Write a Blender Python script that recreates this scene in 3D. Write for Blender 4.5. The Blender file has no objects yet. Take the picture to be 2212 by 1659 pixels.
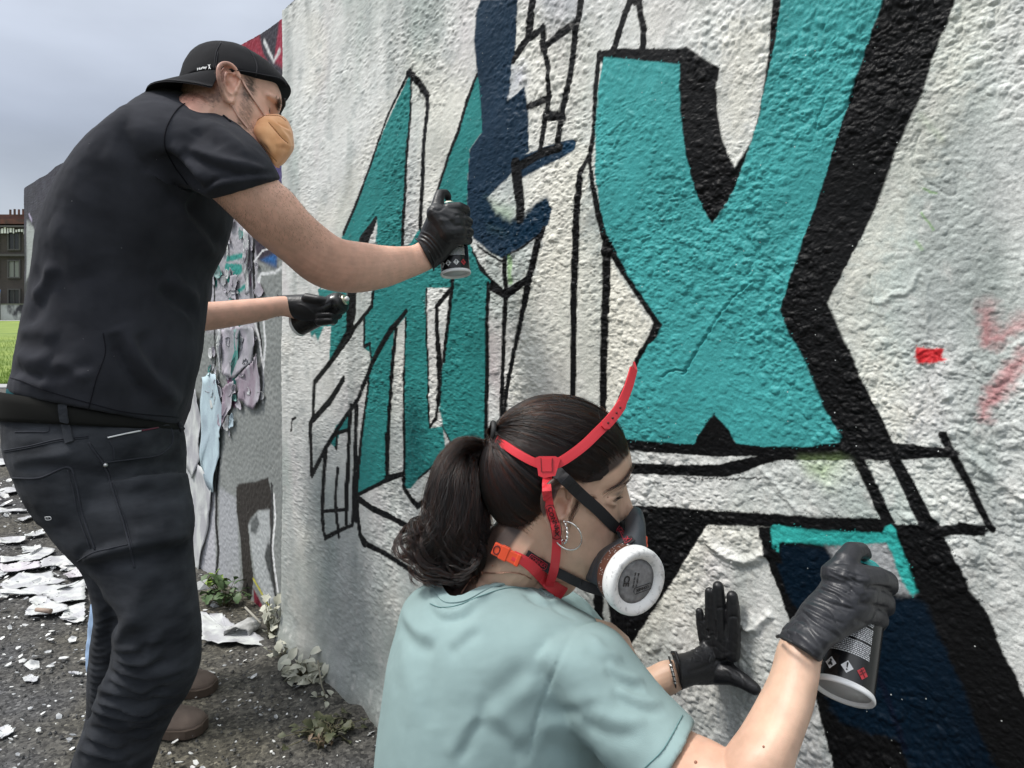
import bpy, bmesh, math, random, os
import numpy as np
from mathutils import Vector, Matrix, Euler
from mathutils.bvhtree import BVHTree
C = bpy.context.scene.collection
SC = bpy.context.scene
# ---------------------------------------------------------------- camera, world, sun, exposure
FPX = 1475.0; CX = 1106.0; HY = 670.0; CAMH = 1.215; PW = 2212.0; PH = 1659.0
cam_d = bpy.data.cameras.new('camera'); cam = bpy.data.objects.new('camera', cam_d); C.objects.link(cam)
cam_d.sensor_width = 36.0; cam_d.lens = 36.0*FPX/PW
cam_d.shift_y = (HY-PH/2)/PW
cam.location = (0, 0, CAMH); cam.rotation_euler = (math.radians(90), 0, 0)
cam_d.clip_start = 0.02; cam_d.clip_end = 2000
SC.camera = cam
SUN_EL, SUN_AZ = math.radians(58), math.radians(262)     # azimuth clockwise from +Y
w = bpy.data.worlds.new('World'); SC.world = w; w.use_nodes = True
nt = w.node_tree; nt.nodes.clear()
out = nt.nodes.new('ShaderNodeOutputWorld'); bg = nt.nodes.new('ShaderNodeBackground')
sky = nt.nodes.new('ShaderNodeTexSky'); sky.sky_type = 'NISHITA'; sky.sun_disc = False
sky.sun_elevation = SUN_EL; sky.sun_rotation = SUN_AZ
tc = nt.nodes.new('ShaderNodeTexCoord'); sep = nt.nodes.new('ShaderNodeSeparateXYZ')
nt.links.new(tc.outputs['Generated'], sep.inputs[0])
ramp = nt.nodes.new('ShaderNodeValToRGB')      # overcast luminance: brighter towards the zenith
cr = ramp.color_ramp
cr.elements[0].position = 0.0; cr.elements[0].color = (5.3, 5.5, 5.7, 1)
cr.elements[1].position = 1.0; cr.elements[1].color = (17.0, 17.5, 18.0, 1)
e = cr.elements.new(0.10); e.color = (4.4, 4.75, 5.3, 1)
e = cr.elements.new(0.22); e.color = (3.6, 3.95, 4.7, 1)
e = cr.elements.new(0.45); e.color = (5.4, 5.8, 6.5, 1)
nt.links.new(sep.outputs['Z'], ramp.inputs[0])
mp = nt.nodes.new('ShaderNodeMapping'); mp.inputs['Scale'].default_value = (1.3, 1.3, 3.6)
nz = nt.nodes.new('ShaderNodeTexNoise'); nz.inputs['Scale'].default_value = 1.9; nz.inputs['Detail'].default_value = 5
nz.inputs['Roughness'].default_value = 0.45
nt.links.new(tc.outputs['Generated'], mp.inputs[0]); nt.links.new(mp.outputs[0], nz.inputs[0])
mr = nt.nodes.new('ShaderNodeMapRange'); mr.inputs[1].default_value = .3; mr.inputs[2].default_value = .7
mr.inputs[3].default_value = .78; mr.inputs[4].default_value = 1.2
nt.links.new(nz.outputs[0], mr.inputs[0])
mul = nt.nodes.new('ShaderNodeVectorMath'); mul.operation = 'SCALE'
nt.links.new(ramp.outputs[0], mul.inputs[0]); nt.links.new(mr.outputs[0], mul.inputs['Scale'])
mix = nt.nodes.new('ShaderNodeMix'); mix.data_type = 'RGBA'; mix.inputs[0].default_value = 0.88
nt.links.new(sky.outputs[0], mix.inputs[6]); nt.links.new(mul.outputs[0], mix.inputs[7])
nt.links.new(mix.outputs[2], bg.inputs[0]); bg.inputs[1].default_value = 0.085
nt.links.new(bg.outputs[0], out.inputs[0])
sd = bpy.data.lights.new('sun', 'SUN'); sd.energy = 2.1; sd.angle = math.radians(14); sd.color = (1, .965, .91)
so = bpy.data.objects.new('sun', sd); C.objects.link(so)
sdir = Vector((math.sin(SUN_AZ)*math.cos(SUN_EL), math.cos(SUN_AZ)*math.cos(SUN_EL), math.sin(SUN_EL)))
so.rotation_euler = sdir.to_track_quat('Z', 'Y').to_euler(); so.location = (0, -3, 6)
SC.view_settings.view_transform = 'Standard'; SC.view_settings.look = 'None'
SC.view_settings.exposure = 0.62; SC.view_settings.gamma = 1.0; SC.view_settings.use_curve_mapping = False
# ---------------------------------------------------------------- helpers
VW = {'D': (0, 0, 1.0), 'A': (0, 0, .36569), 'B': (0, 551.5, .2992), 'Cc': (0, 956, .42373), 'F4': (588.3, 0, .36569),
      'E': (588.3, 514.8, .36569), 'F': (1176.6, 0, .46808), 'G': (1176.6, 735.4, .46808), 'H': (808.9, 1103.1, .33517),
      'I': (845.7, 772.1, .35468), 'J': (1397.2, 1139.8, .31292), 'K': (308.9, 58.8, .22163), 'L': (551.5, 353, .23271),
      'M': (1623.7, 1217.8, .26596), 'N': (367.7, 441.2, .5763), 'O': (0, 330.9, .33275), 'P': (956, 0, .23271),
      'Q': (632.4, 661.8, .39894), 'R': (1838.4, 514.8, .26589), 'S': (0, 1103.1, .1773), 'T': (1029.5, 73.5, .35468)}
def q(v, *pts):                       # measurements taken in an enlarged view -> measurements in the whole view
    x0, y0, s = VW[v]
    return [(x0+p[0]*s, y0+p[1]*s) + tuple(p[2:]) for p in pts]
def P(x, y, d):                       # measured direction + distance -> point in the place
    return Vector(((x-CX)/FPX*d, d, CAMH-(y-HY)/FPX*d))
def proj(p): return (CX+p[0]/p[1]*FPX, HY-(p[2]-CAMH)/p[1]*FPX)
def _h(ix, iy, seed):
    n = (ix.astype(np.int64)*374761393 + iy.astype(np.int64)*668265263 + seed*1442695041) & 0x7fffffff
    n = ((n ^ (n >> 13))*1274126177) & 0x7fffffff
    n = ((n ^ (n >> 16))*668265263) & 0x7fffffff
    return (n ^ (n >> 15)) & 0xffffff
def pn(x, y, seed=0):                 # 2-D gradient noise, about -1..1
    ix = np.floor(x); iy = np.floor(y); fx = x-ix; fy = y-iy
    u = fx*fx*fx*(fx*(fx*6-15)+10); v = fy*fy*fy*(fy*(fy*6-15)+10)
    r = 0
    for dx in (0, 1):
        for dy in (0, 1):
            a = _h(ix+dx, iy+dy, seed)*(2*math.pi/0x1000000)
            g = np.cos(a)*(fx-dx)+np.sin(a)*(fy-dy)
            r = r + g*(u if dx else 1-u)*(v if dy else 1-v)
    return r*1.5
def fbm(x, y, seed=0, o=4, g=.5):
    r = 0; a = 1; t = 0
    for i in range(o):
        r = r + a*pn(x*2**i, y*2**i, seed+i*17); t += a; a *= g
    return r/t
def worley(x, y, seed=0):             # distance to the nearest cell point
    ix = np.floor(x); iy = np.floor(y); best = np.full(x.shape, 9.0)
    for dx in (-1, 0, 1):
        for dy in (-1, 0, 1):
            jx = ix+dx; jy = iy+dy
            px = jx+_h(jx, jy, seed)/0x1000000; py = jy+_h(jx, jy, seed+7)/0x1000000
            best = np.minimum(best, (px-x)**2+(py-y)**2)
    return np.sqrt(best)
def n3(p, sc, seed=0):                # cheap 3-D-ish noise for arrays of points
    x, y, z = (p*sc).T
    return (pn(x+.37*z, y+.61*z, seed)+pn(y-.43*x+5, z+.29*x, seed+3)+pn(z+.51*y, x-.33*y+9, seed+5))/2.0
def sm(a, b, x):
    t = np.clip((x-a)/(b-a), 0, 1); return t*t*(3-2*t)
def mat(name, col=(.5, .5, .5), rough=.6, metal=0, **kw):
    m = bpy.data.materials.new(name); m.use_nodes = True; b = m.node_tree.nodes['Principled BSDF']
    b.inputs['Base Color'].default_value = (*col, 1); b.inputs['Roughness'].default_value = rough; b.inputs['Metallic'].default_value = metal
    for k, v in kw.items(): b.inputs[k.replace('_', ' ')].default_value = v
    return m
def N(m, t, **kw):
    n = m.node_tree.nodes.new(t)
    for k, v in kw.items():
        if k in n.inputs.keys(): n.inputs[k].default_value = v
        else: setattr(n, k, v)
    return n
def L(m, a, b): m.node_tree.links.new(a, b)
def bsdf(m): return m.node_tree.nodes['Principled BSDF']
def bump(m, scale=300, strength=.3, dist=.001, detail=3, coord='Object', tex='ShaderNodeTexNoise', stretch=None):
    tcn = N(m, 'ShaderNodeTexCoord'); t = N(m, tex); t.inputs['Scale'].default_value = scale
    if 'Detail' in t.inputs: t.inputs['Detail'].default_value = detail
    src = tcn.outputs[coord]
    if stretch:
        mpn = N(m, 'ShaderNodeMapping'); mpn.inputs['Scale'].default_value = stretch; L(m, src, mpn.inputs[0]); src = mpn.outputs[0]
    L(m, src, t.inputs['Vector'])
    bp = N(m, 'ShaderNodeBump'); bp.inputs['Strength'].default_value = strength; bp.inputs['Distance'].default_value = dist
    L(m, t.outputs[0], bp.inputs['Height'])
    old = bsdf(m).inputs['Normal'].links
    if old: L(m, old[0].from_socket, bp.inputs['Normal'])
    L(m, bp.outputs[0], bsdf(m).inputs['Normal']); return t
def vary(m, c1, c2, scale=5, detail=4, lo=.35, hi=.65, coord='Object', stretch=None):
    tcn = N(m, 'ShaderNodeTexCoord'); t = N(m, 'ShaderNodeTexNoise'); t.inputs['Scale'].default_value = scale; t.inputs['Detail'].default_value = detail
    src = tcn.outputs[coord]
    if stretch:
        mpn = N(m, 'ShaderNodeMapping'); mpn.inputs['Scale'].default_value = stretch; L(m, src, mpn.inputs[0]); src = mpn.outputs[0]
    L(m, src, t.inputs['Vector'])
    r = N(m, 'ShaderNodeValToRGB'); r.color_ramp.elements[0].position = lo; r.color_ramp.elements[1].position = hi
    r.color_ramp.elements[0].color = (*c1, 1); r.color_ramp.elements[1].color = (*c2, 1)
    L(m, t.outputs[0], r.inputs[0]); L(m, r.outputs[0], bsdf(m).inputs['Base Color']); return r
def tag(o, label=None, cat=None, group=None, kind=None):
    if label: o['label'] = label
    if cat: o['category'] = cat
    if group: o['group'] = group
    if kind: o['kind'] = kind
    return o
def empty(name, loc, label, cat, group=None):
    o = bpy.data.objects.new(name, None); C.objects.link(o); o.location = loc; o.empty_display_size = .05
    return tag(o, label, cat, group)
def mk(name, V, F, m=None, parent=None, smooth=True, edges=()):
    me = bpy.data.meshes.new(name); me.from_pydata([tuple(v) for v in V], list(edges), [tuple(f) for f in F]); me.validate(); me.update()
    return mko(name, me, m, parent, smooth)
def mko(name, me, m=None, parent=None, smooth=True):
    o = bpy.data.objects.new(name, me); C.objects.link(o)
    if m: me.materials.clear(); me.materials.append(m)
    if smooth and len(me.polygons): me.polygons.foreach_set('use_smooth', np.ones(len(me.polygons), bool))
    if parent is not None: o.parent = parent; o.matrix_parent_inverse = Matrix.Translation(-parent_world(parent))
    return o
def parent_world(p):
    t = Vector(p.location)
    while p.parent is not None:
        t = t + p.matrix_parent_inverse.translation + Vector(p.parent.location); p = p.parent
    return t
def gridmesh(name, V, nx, ny, m=None, parent=None, col=None, smooth=True):   # V: (ny*nx,3)
    me = bpy.data.meshes.new(name); me.vertices.add(nx*ny); me.vertices.foreach_set('co', np.ascontiguousarray(V, np.float32).ravel())
    i = np.arange(ny-1)[:, None]*nx+np.arange(nx-1)[None]; f = np.stack([i, i+1, i+1+nx, i+nx], -1).reshape(-1, 4)
    nf = len(f); me.loops.add(nf*4); me.loops.foreach_set('vertex_index', f.ravel().astype(np.int32))
    me.polygons.add(nf); me.polygons.foreach_set('loop_start', (np.arange(nf)*4).astype(np.int32))
    me.polygons.foreach_set('loop_total', np.full(nf, 4, np.int32)); me.update(calc_edges=True)
    if col is not None: setcol(me, col)
    return mko(name, me, m, parent, smooth)
def setcol(me, col, name='paint'):
    a = me.color_attributes.new(name, 'FLOAT_COLOR', 'POINT'); c = np.ones((len(me.vertices), 4), np.float32); c[:, :3] = np.asarray(col).reshape(-1, 3)
    a.data.foreach_set('color', c.ravel())
def coords(me):
    a = np.empty(len(me.vertices)*3, np.float32); me.vertices.foreach_get('co', a); return a.reshape(-1, 3)
def normals(me):
    a = np.empty(len(me.vertices)*3, np.float32); me.vertex_normals.foreach_get('vector', a); return a.reshape(-1, 3)
def cr_spline(pts, n):                 # Catmull-Rom through tuples of any length, n samples in all
    p = np.array(pts, float)
    if len(p) == 2: t = np.linspace(0, 1, n)[:, None]; return p[0]*(1-t)+p[1]*t
    d = np.r_[0, np.cumsum(np.linalg.norm(np.diff(p[:, :min(3, p.shape[1])], axis=0), axis=1)**.5+1e-9)]
    tt = np.linspace(0, d[-1], n); out = []
    pp = np.vstack([2*p[0]-p[1], p, 2*p[-1]-p[-2]]); dd = np.r_[d[0]-(d[1]-d[0]), d, d[-1]+(d[-1]-d[-2])]
    for t in tt:
        i = min(max(np.searchsorted(d, t, 'right')-1, 0), len(p)-2)
        t0, t1, t2, t3 = dd[i:i+4]; p0, p1, p2, p3 = pp[i:i+4]
        A1 = (t1-t)/(t1-t0)*p0+(t-t0)/(t1-t0)*p1; A2 = (t2-t)/(t2-t1)*p1+(t-t1)/(t2-t1)*p2; A3 = (t3-t)/(t3-t2)*p2+(t-t2)/(t3-t2)*p3
        B1 = (t2-t)/(t2-t0)*A1+(t-t0)/(t2-t0)*A2; B2 = (t3-t)/(t3-t1)*A2+(t-t1)/(t3-t1)*A3
        out.append((t2-t)/(t2-t1)*B1+(t-t1)/(t2-t1)*B2)
    return np.array(out)
class MB:                              # collects closed shapes
    def __init__(s): s.V = []; s.F = []
    def add(s, V, F):
        o = len(s.V); s.V += [tuple(v) for v in V]; s.F += [tuple(i+o for i in f) for f in F]
    def rings(s, R, cap=True):         # R: list of equal-length closed rings
        n = len(R[0]); o = len(s.V)
        for r in R: s.V += [tuple(v) for v in r]
        for k in range(len(R)-1):
            for i in range(n):
                j = (i+1) % n; s.F.append((o+k*n+i, o+k*n+j, o+(k+1)*n+j, o+(k+1)*n+i))
        if cap:
            for k in (0, len(R)-1):
                c = len(s.V); s.V.append(tuple(np.mean(np.array([tuple(v) for v in R[k]]), 0)))
                for i in range(n):
                    j = (i+1) % n; a, b = o+k*n+i, o+k*n+j
                    s.F.append((c, b, a) if k == 0 else (c, a, b))
    def capsule(s, a, b, ra, rb, n=14):
        a = Vector(a); b = Vector(b); d = (b-a); Ln = d.length; d = d.normalized() if Ln > 1e-9 else Vector((0, 0, 1))
        u = d.orthogonal().normalized(); v = d.cross(u); R = []
        st = [(-math.cos(t)*ra, math.sin(t)*ra) for t in (.25, .7, 1.15, 1.57)] + [(Ln+math.cos(t)*rb, math.sin(t)*rb) for t in (1.57, 1.15, .7, .25)]
        for h, r in st: R.append([a+d*h+(u*math.cos(2*math.pi*i/n)+v*math.sin(2*math.pi*i/n))*r for i in range(n)])
        s.rings(R)
    def chain(s, pts):                 # pts: (Vector, radius)
        for (a, ra), (b, rb) in zip(pts, pts[1:]): s.capsule(a, b, ra, rb)
    def ell(s, c, r, M=None, n=16):    # ellipsoid
        R = []
        for k in range(1, n//2+2):
            t = math.pi*k/(n//2+2); ring = []
            for i in range(n):
                a = 2*math.pi*i/n; v = Vector((r[0]*math.sin(t)*math.cos(a), r[1]*math.sin(t)*math.sin(a), r[2]*math.cos(t)))
                ring.append(Vector(c)+(M@v if M else v))
            R.append(ring)
        s.rings(R)
    def box(s, c, r, M=None):
        vs = [Vector((x*r[0], y*r[1], z*r[2])) for x in (-1, 1) for y in (-1, 1) for z in (-1, 1)]
        s.add([Vector(c)+(M@v if M else v) for v in vs], [(0, 1, 3, 2), (4, 6, 7, 5), (0, 4, 5, 1), (2, 3, 7, 6), (0, 2, 6, 4), (1, 5, 7, 3)])
    def tube(s, pts, r, n=8):
        pts = [Vector(p) for p in pts]; R = []; rr = r if hasattr(r, '__len__') else [r]*len(pts); u = None
        for i, p in enumerate(pts):
            d = (pts[min(i+1, len(pts)-1)]-pts[max(i-1, 0)]).normalized()
            u = d.orthogonal().normalized() if u is None else (u-d*u.dot(d)).normalized()
            v = d.cross(u); R.append([p+(u*math.cos(2*math.pi*k/n)+v*math.sin(2*math.pi*k/n))*rr[i] for k in range(n)])
        s.rings(R)
    def loft(s, st, n=28, m=None, e=2.0):
        # stations (xl, yl, xr, yr, distance, half thickness[, distance of right]) : ellipse between two measured outline points
        st = [tuple(t)+((t[4],) if len(t) == 6 else ()) for t in st]
        if m: st = cr_spline(st, m)
        R = []
        for xl, yl, xr, yr, d, h, d2 in st:
            ax_ = np.array([xr-xl, yr-yl]); Lx = np.linalg.norm(ax_); ax_ = ax_/max(Lx, 1e-9); pl = np.array([xl, yl]); pr = np.array([xr, yr])
            for it in range(5):            # fit the section so that its outline meets both measured points
                a = P(pl[0], pl[1], d); b = P(pr[0], pr[1], d2); c = (a+b)/2; u = (b-a)/2
                vd = Vector((c.x, c.y, c.z-CAMH)).normalized(); vd = (vd-u*(vd.dot(u)/max(u.length_squared, 1e-9))).normalized()
                ring = []
                for i in range(n):
                    t = 2*math.pi*i/n; cs, sn = math.cos(t), math.sin(t)
                    ring.append(c+u*(math.copysign(abs(cs)**(2/e), cs))+vd*h*(math.copysign(abs(sn)**(2/e), sn)))
                pj = np.array([proj(r_) for r_ in ring])@ax_; e1 = np.array([xl, yl])@ax_-pj.min(); e2 = np.array([xr, yr])@ax_-pj.max()
                pl = pl+ax_*e1*.9; pr = pr+ax_*e2*.9
            R.append(ring)
        s.rings(R)
    def build(s, name, m=None, parent=None, smooth=True, fix=True):
        me = bpy.data.meshes.new(name); me.from_pydata(s.V, [], s.F); me.validate(); me.update()
        if fix:
            bm = bmesh.new(); bm.from_mesh(me); bmesh.ops.recalc_face_normals(bm, faces=bm.faces); bm.to_mesh(me); bm.free()
        return mko(name, me, m, parent, smooth)
def fuse(mb, vox, smooth=2, fac=.5):     # one continuous skin round overlapping volumes
    o = mb.build('tmp'); md = o.modifiers.new('r', 'REMESH'); md.mode = 'VOXEL'; md.voxel_size = vox
    if smooth:
        sn = o.modifiers.new('s', 'SMOOTH'); sn.factor = fac; sn.iterations = smooth
    dg = bpy.context.evaluated_depsgraph_get(); me = bpy.data.meshes.new_from_object(o.evaluated_get(dg)); om = o.data
    bpy.data.objects.remove(o); bpy.data.meshes.remove(om); return me
def bvh(me):
    return BVHTree.FromPolygons([v.co for v in me.vertices], [tuple(p.vertices) for p in me.polygons])
CAMV = Vector((0, 0, CAMH))
def cast(tree, pts, n=None, lift=0.0):   # measured outline -> points on a surface (and normals)
    if n: pts = [tuple(p) for p in cr_spline([p[:2] for p in pts], n)]
    r = []
    for p in pts:
        d = (P(p[0], p[1], 1.0)-CAMV).normalized(); h = tree.ray_cast(CAMV, d)
        if h[0] is not None: r.append((h[0]+h[1]*lift, h[1]))
    return r
def folds(me, lines, tree=None):         # lines: (pts, amplitude, width): ridges (+) and creases (-) pressed into cloth
    tree = tree or bvh(me); co = coords(me); no = normals(me); disp = np.zeros(len(co))
    for pts, amp, wd in lines:
        c = cast(tree, pts, max(6, 5*len(pts)))
        if len(c) < 2: continue
        pl = np.array([tuple(a) for a, _ in c]); nn = np.array([tuple(b) for _, b in c]); k = len(pl)
        lo = pl.min(0)-3*wd; hi = pl.max(0)+3*wd; sel = np.where(np.all((co > lo) & (co < hi), 1))[0]
        if not len(sel): continue
        q_ = co[sel]; best = np.full(len(sel), 9.0); tpos = np.zeros(len(sel))
        for i in range(k-1):
            a = pl[i]; d = pl[i+1]-a; L2 = d@d
            if L2 < 1e-12: continue
            t = np.clip((q_-a)@d/L2, 0, 1); ds = np.linalg.norm(q_-a-t[:, None]*d, axis=1); up = ds < best
            best = np.where(up, ds, best); tpos = np.where(up, (i+t)/(k-1), tpos)
        taper = np.clip(np.minimum(tpos, 1-tpos)*5, 0, 1)**.7
        disp[sel] += amp*taper*np.exp(-(best/wd)**2)*(1 if amp > 0 else 1)
    co += no*disp[:, None]; me.vertices.foreach_set('co', co.ravel().astype(np.float32)); me.update()
def push(me, f):                         # f(co, no) -> displacement along the normal
    co = coords(me); no = normals(me); co += no*f(co, no)[:, None]; me.vertices.foreach_set('co', co.ravel().astype(np.float32)); me.update()
def ribbon(pts, nrm, width, thick, name, m, parent):   # flat strap: centre points, surface normals
    mb = MB(); R = []; pts = [Vector(p) for p in pts]
    for i, p in enumerate(pts):
        d = (pts[min(i+1, len(pts)-1)]-pts[max(i-1, 0)]).normalized(); nn = Vector(nrm[i]); nn = (nn-d*nn.dot(d)).normalized(); s_ = d.cross(nn)
        wd = width[i] if hasattr(width, '__len__') else width
        R.append([p+s_*a*wd/2+nn*b*thick/2 for a, b in ((-1, -1), (-.96, 1), (-.5, 1.15), (.5, 1.15), (.96, 1), (1, -1))])
    mb.rings(R); return mb.build(name, m, parent, smooth=False)
# ---------------------------------------------------------------- the painted wall
WO = np.array([-.837, 2.49]); WD = np.array([.687, -.727]); WD = WD/np.linalg.norm(WD); WN = np.array([WD[1], -WD[0]])  # normal towards the painters
def ws(x, y):                          # measured point -> (distance along wall, height)
    t = (x-CX)/FPX; s = (WO[1]*t-WO[0])/(WD[0]-WD[1]*t); d = WO[1]+WD[1]*s
    return s, CAMH-(y-HY)/FPX*d
def wallpt(s, z, o=0.0): return Vector((WO[0]+WD[0]*s+WN[0]*o, WO[1]+WD[1]*s+WN[1]*o, z))
if (WN @ -WO) < 0: WN = -WN
xs = np.r_[np.linspace(600, 2300, 760)]
scol = np.array([ws(x, 0)[0] for x in xs]); s0 = scol[0]; scol = np.r_[scol-scol[0]+0.0, np.linspace(scol[-1]-s0+.006, 3.4, 170)]
scol = scol+s0
zrow = np.r_[np.linspace(-.15, .30, 150), np.linspace(.3025, .62, 150), np.linspace(.6215, 1.64, 720), np.linspace(1.6422, 2.31, 300)]
S, Z = np.meshgrid(scol, zrow); S0 = scol[0]
def wall_height(S, Z):
    wx = S+.004*pn(S*40, Z*40, 3); wz = Z+.004*pn(S*40, Z*40, 9)
    h = .007*pn(S*2.2, Z*2.6, 1)+.0035*pn(S*7, Z*7, 2)
    rough = sm(-.40, .35, fbm(S*3.4, Z*3.4, 31, 3))
    def domes(k, r0, r1, keep, seed, sx=1.0):     # separate rounded pimples of plaster, each with its own size
        x, y = wx*k*sx, wz*k; ix = np.floor(x); iy = np.floor(y); o = np.zeros(x.shape)
        for dx in (-1, 0, 1):
            for dy in (-1, 0, 1):
                jx = ix+dx; jy = iy+dy; u = _h(jx, jy, seed)/0x1000000; v = _h(jx, jy, seed+7)/0x1000000; w_ = _h(jx, jy, seed+13)/0x1000000
                r = r0+(r1-r0)*w_**2; d2 = ((jx+u-x)**2+((jy+v-y)*(.8+.5*u))**2)/r**2; o = np.maximum(o, np.sqrt(np.clip(1-d2, 0, 1))*r*(w_*7.3 % 1 < keep))
        return o/k
    h = h+domes(72, .22, .62, .75, 5)*(.15+.26*rough)+domes(120, .25, .60, .8, 15)*(.14+.23*rough)+domes(34, .15, .5, .35, 25)*.22*rough
    h = h+.0006*pn(wx*230, wz*230, 23)*(.7+rough)+.0012*pn(wx*55, wz*55, 11)*(.3+.7*rough)+.0007*pn((wx+wz*.5)*150, (wz-wx*.5)*50, 12)*rough
    flat = sm(.72, .5, S)*.35; h = h*(1-flat)
    return h
Hh = wall_height(S, Z)
def seglist(pts): return [ws(*p) for p in pts]
def dist_poly(px, pz, A, closed=True):
    d = np.full(px.shape, 9.0); ins = np.zeros(px.shape, bool); n = len(A)
    for i in range(n if closed else n-1):
        ax, az = A[i]; bx, bz = A[(i+1) % n]; dx, dz = bx-ax, bz-az; l2 = dx*dx+dz*dz+1e-15
        t = np.clip(((px-ax)*dx+(pz-az)*dz)/l2, 0, 1); d = np.minimum(d, (px-ax-t*dx)**2+(pz-az-t*dz)**2)
        if closed:
            c = (az > pz) != (bz > pz)
            with np.errstate(divide='ignore', invalid='ignore'): xi = (bx-ax)*(pz-az)/(bz-az if bz != az else 1e-12)+ax
            ins ^= c & (px < xi)
    return np.sqrt(d), ins
class Canvas:
    def __init__(s, cols, rows, base, tosz): s.c = cols; s.r = rows; s.C = base; s.tosz = tosz; s.G = np.zeros(base.shape[:2])
    def box(s, A, pad):
        A = np.array(A); j0, j1 = np.searchsorted(s.c, [A[:, 0].min()-pad, A[:, 0].max()+pad]); i0, i1 = np.searchsorted(s.r, [A[:, 1].min()-pad, A[:, 1].max()+pad])
        return slice(i0, i1), slice(j0, j1)
    def lay(s, sl, a, col, gloss=1.0):
        col = np.array(col); s.C[sl] = s.C[sl]*(1-a[..., None])+col*a[..., None]; s.G[sl] = s.G[sl]*(1-a)+gloss*a
    def warp(s, sl, wob):
        X, Y = np.meshgrid(s.c[sl[1]], s.r[sl[0]]); return X+wob*pn(X*55, Y*55, 101)+wob*.6*pn(X*160, Y*160, 102), Y+wob*pn(X*55, Y*55, 103)+wob*.6*pn(X*160, Y*160, 104)
    def poly(s, pts, col, soft=.0012, wob=.0012, alpha=1.0, smooth=0, gloss=1.0):
        if smooth: pts = [tuple(p) for p in cr_spline(list(pts)+[pts[0]], smooth)][:-1]
        A = [s.tosz(*p[:2]) for p in pts]; sl = s.box(A, soft*3+.01)
        if sl[0].start >= sl[0].stop or sl[1].start >= sl[1].stop: return
        X, Y = s.warp(sl, wob); d, ins = dist_poly(X, Y, A); sd = np.where(ins, d, -d)
        sf = soft*(1+1.8*np.clip(pn(X*9, Y*9, 55)+.2, 0, 1)); a = sm(-sf, sf, sd)
        if soft < .004: a = np.clip(a+sm(-.016, .0, sd)*(pn(X*520, Y*520, 77) > .62+.5*sm(0, -.016, sd)), 0, 1)
        s.lay(sl, a*alpha, col, gloss)
    def line(s, pts, wd, col, soft=.0011, wob=.001, alpha=1.0, smooth=0, gloss=1.0, dots=0):
        # wd in measured pixels at each point (or one value); converted to metres there
        if not hasattr(wd, '__len__'): wd = [wd]*len(pts)
        q4 = [(*p[:2], w_) for p, w_ in zip(pts, wd)]
        if smooth: q4 = [tuple(p) for p in cr_spline(q4, smooth)]
        A = [s.tosz(p[0], p[1]) for p in q4]; W_ = []
        for i, (x, y, w_) in enumerate(q4):
            x0, y0 = q4[max(i-1, 0)][:2]; x1, y1 = q4[min(i+1, len(q4)-1)][:2]; l_ = math.hypot(x1-x0, y1-y0)+1e-9; nx_, ny_ = -(y1-y0)/l_, (x1-x0)/l_
            a = s.tosz(x+nx_*w_/2, y+ny_*w_/2); b = s.tosz(x, y); c0 = s.tosz(x0, y0); c1 = s.tosz(x1, y1); tx, tz = c1[0]-c0[0], c1[1]-c0[1]; tl = math.hypot(tx, tz)+1e-9
            W_.append(abs((a[0]-b[0])*tz-(a[1]-b[1])*tx)/tl)
        sl = s.box(A, max(W_)+soft*3+.01)
        if sl[0].start >= sl[0].stop or sl[1].start >= sl[1].stop: return
        X, Y = s.warp(sl, wob); best = np.full(X.shape, -9.0)
        for i in range(len(A)-1):
            ax, az = A[i]; dx, dz = A[i+1][0]-ax, A[i+1][1]-az; l2 = dx*dx+dz*dz+1e-15
            t = np.clip(((X-ax)*dx+(Y-az)*dz)/l2, 0, 1); dd = np.sqrt((X-ax-t*dx)**2+(Y-az-t*dz)**2)
            best = np.maximum(best, W_[i]*(1-t)+W_[i+1]*t-dd)
        sf = soft*(1+1.8*np.clip(pn(X*9, Y*9, 55)+.2, 0, 1)); a = sm(-sf, sf, best)
        if soft < .004: a = np.clip(a+sm(-.012, .0, best)*(pn(X*520, Y*520, 78) > .64+.5*sm(0, -.012, best)), 0, 1)
        a = a*alpha
        if dots: a = np.clip(a+sm(-.012, 0, best)*(pn(X*420, Y*420, 9) > dots), 0, 1)
        s.lay(sl, a, col, gloss)
# ground colours of old paint layers, in patches and run-down streaks
white = np.array([.74, .745, .715]); grn = np.array([.44, .50, .465]); pnk = np.array([.64, .585, .595]); crm = np.array([.78, .75, .67])
base = np.ones(S.shape+(3,))*white
def over(mask, col): 
    global base; base = base*(1-mask[..., None])+np.array(col)*mask[..., None]
over(sm(-.15, .4, fbm(S*3.2, Z*1.3, 201, 4))*.85, grn)
over(sm(.0, .55, fbm(S*4+9, Z*1.8, 211, 4))*.6, pnk)
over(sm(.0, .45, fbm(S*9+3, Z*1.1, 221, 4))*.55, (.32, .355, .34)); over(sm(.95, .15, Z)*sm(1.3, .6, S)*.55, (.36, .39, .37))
over(sm(1.75, 2.05, S)*sm(.2, -.1, S*0+.0)*0, white)
over(sm(.1, .5, fbm(S*2.4, Z*2.4, 231, 3))*.45, crm)
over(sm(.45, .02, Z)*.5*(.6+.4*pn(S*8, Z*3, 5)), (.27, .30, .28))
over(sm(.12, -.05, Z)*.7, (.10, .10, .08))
over(sm(.35, .65, fbm(S*26, Z*26, 241, 3))*.35, (.30, .32, .31))
over(sm(.05, .5, fbm(S*13, Z*11, 251, 4))*.5, (.40, .43, .42)); over(sm(.15, .6, fbm(S*30, Z*24, 261, 3))*.4, (.74, .72, .68))
CV = Canvas(scol, zrow, base, ws)
TEAL = (.058, .345, .345); TEAL2 = (.030, .235, .225); BLK = (.0045, .0045, .005); NAVY = (.010, .031, .060); NAVY2 = (.0015, .0085, .019); CRM = (.80, .775, .68)
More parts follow.
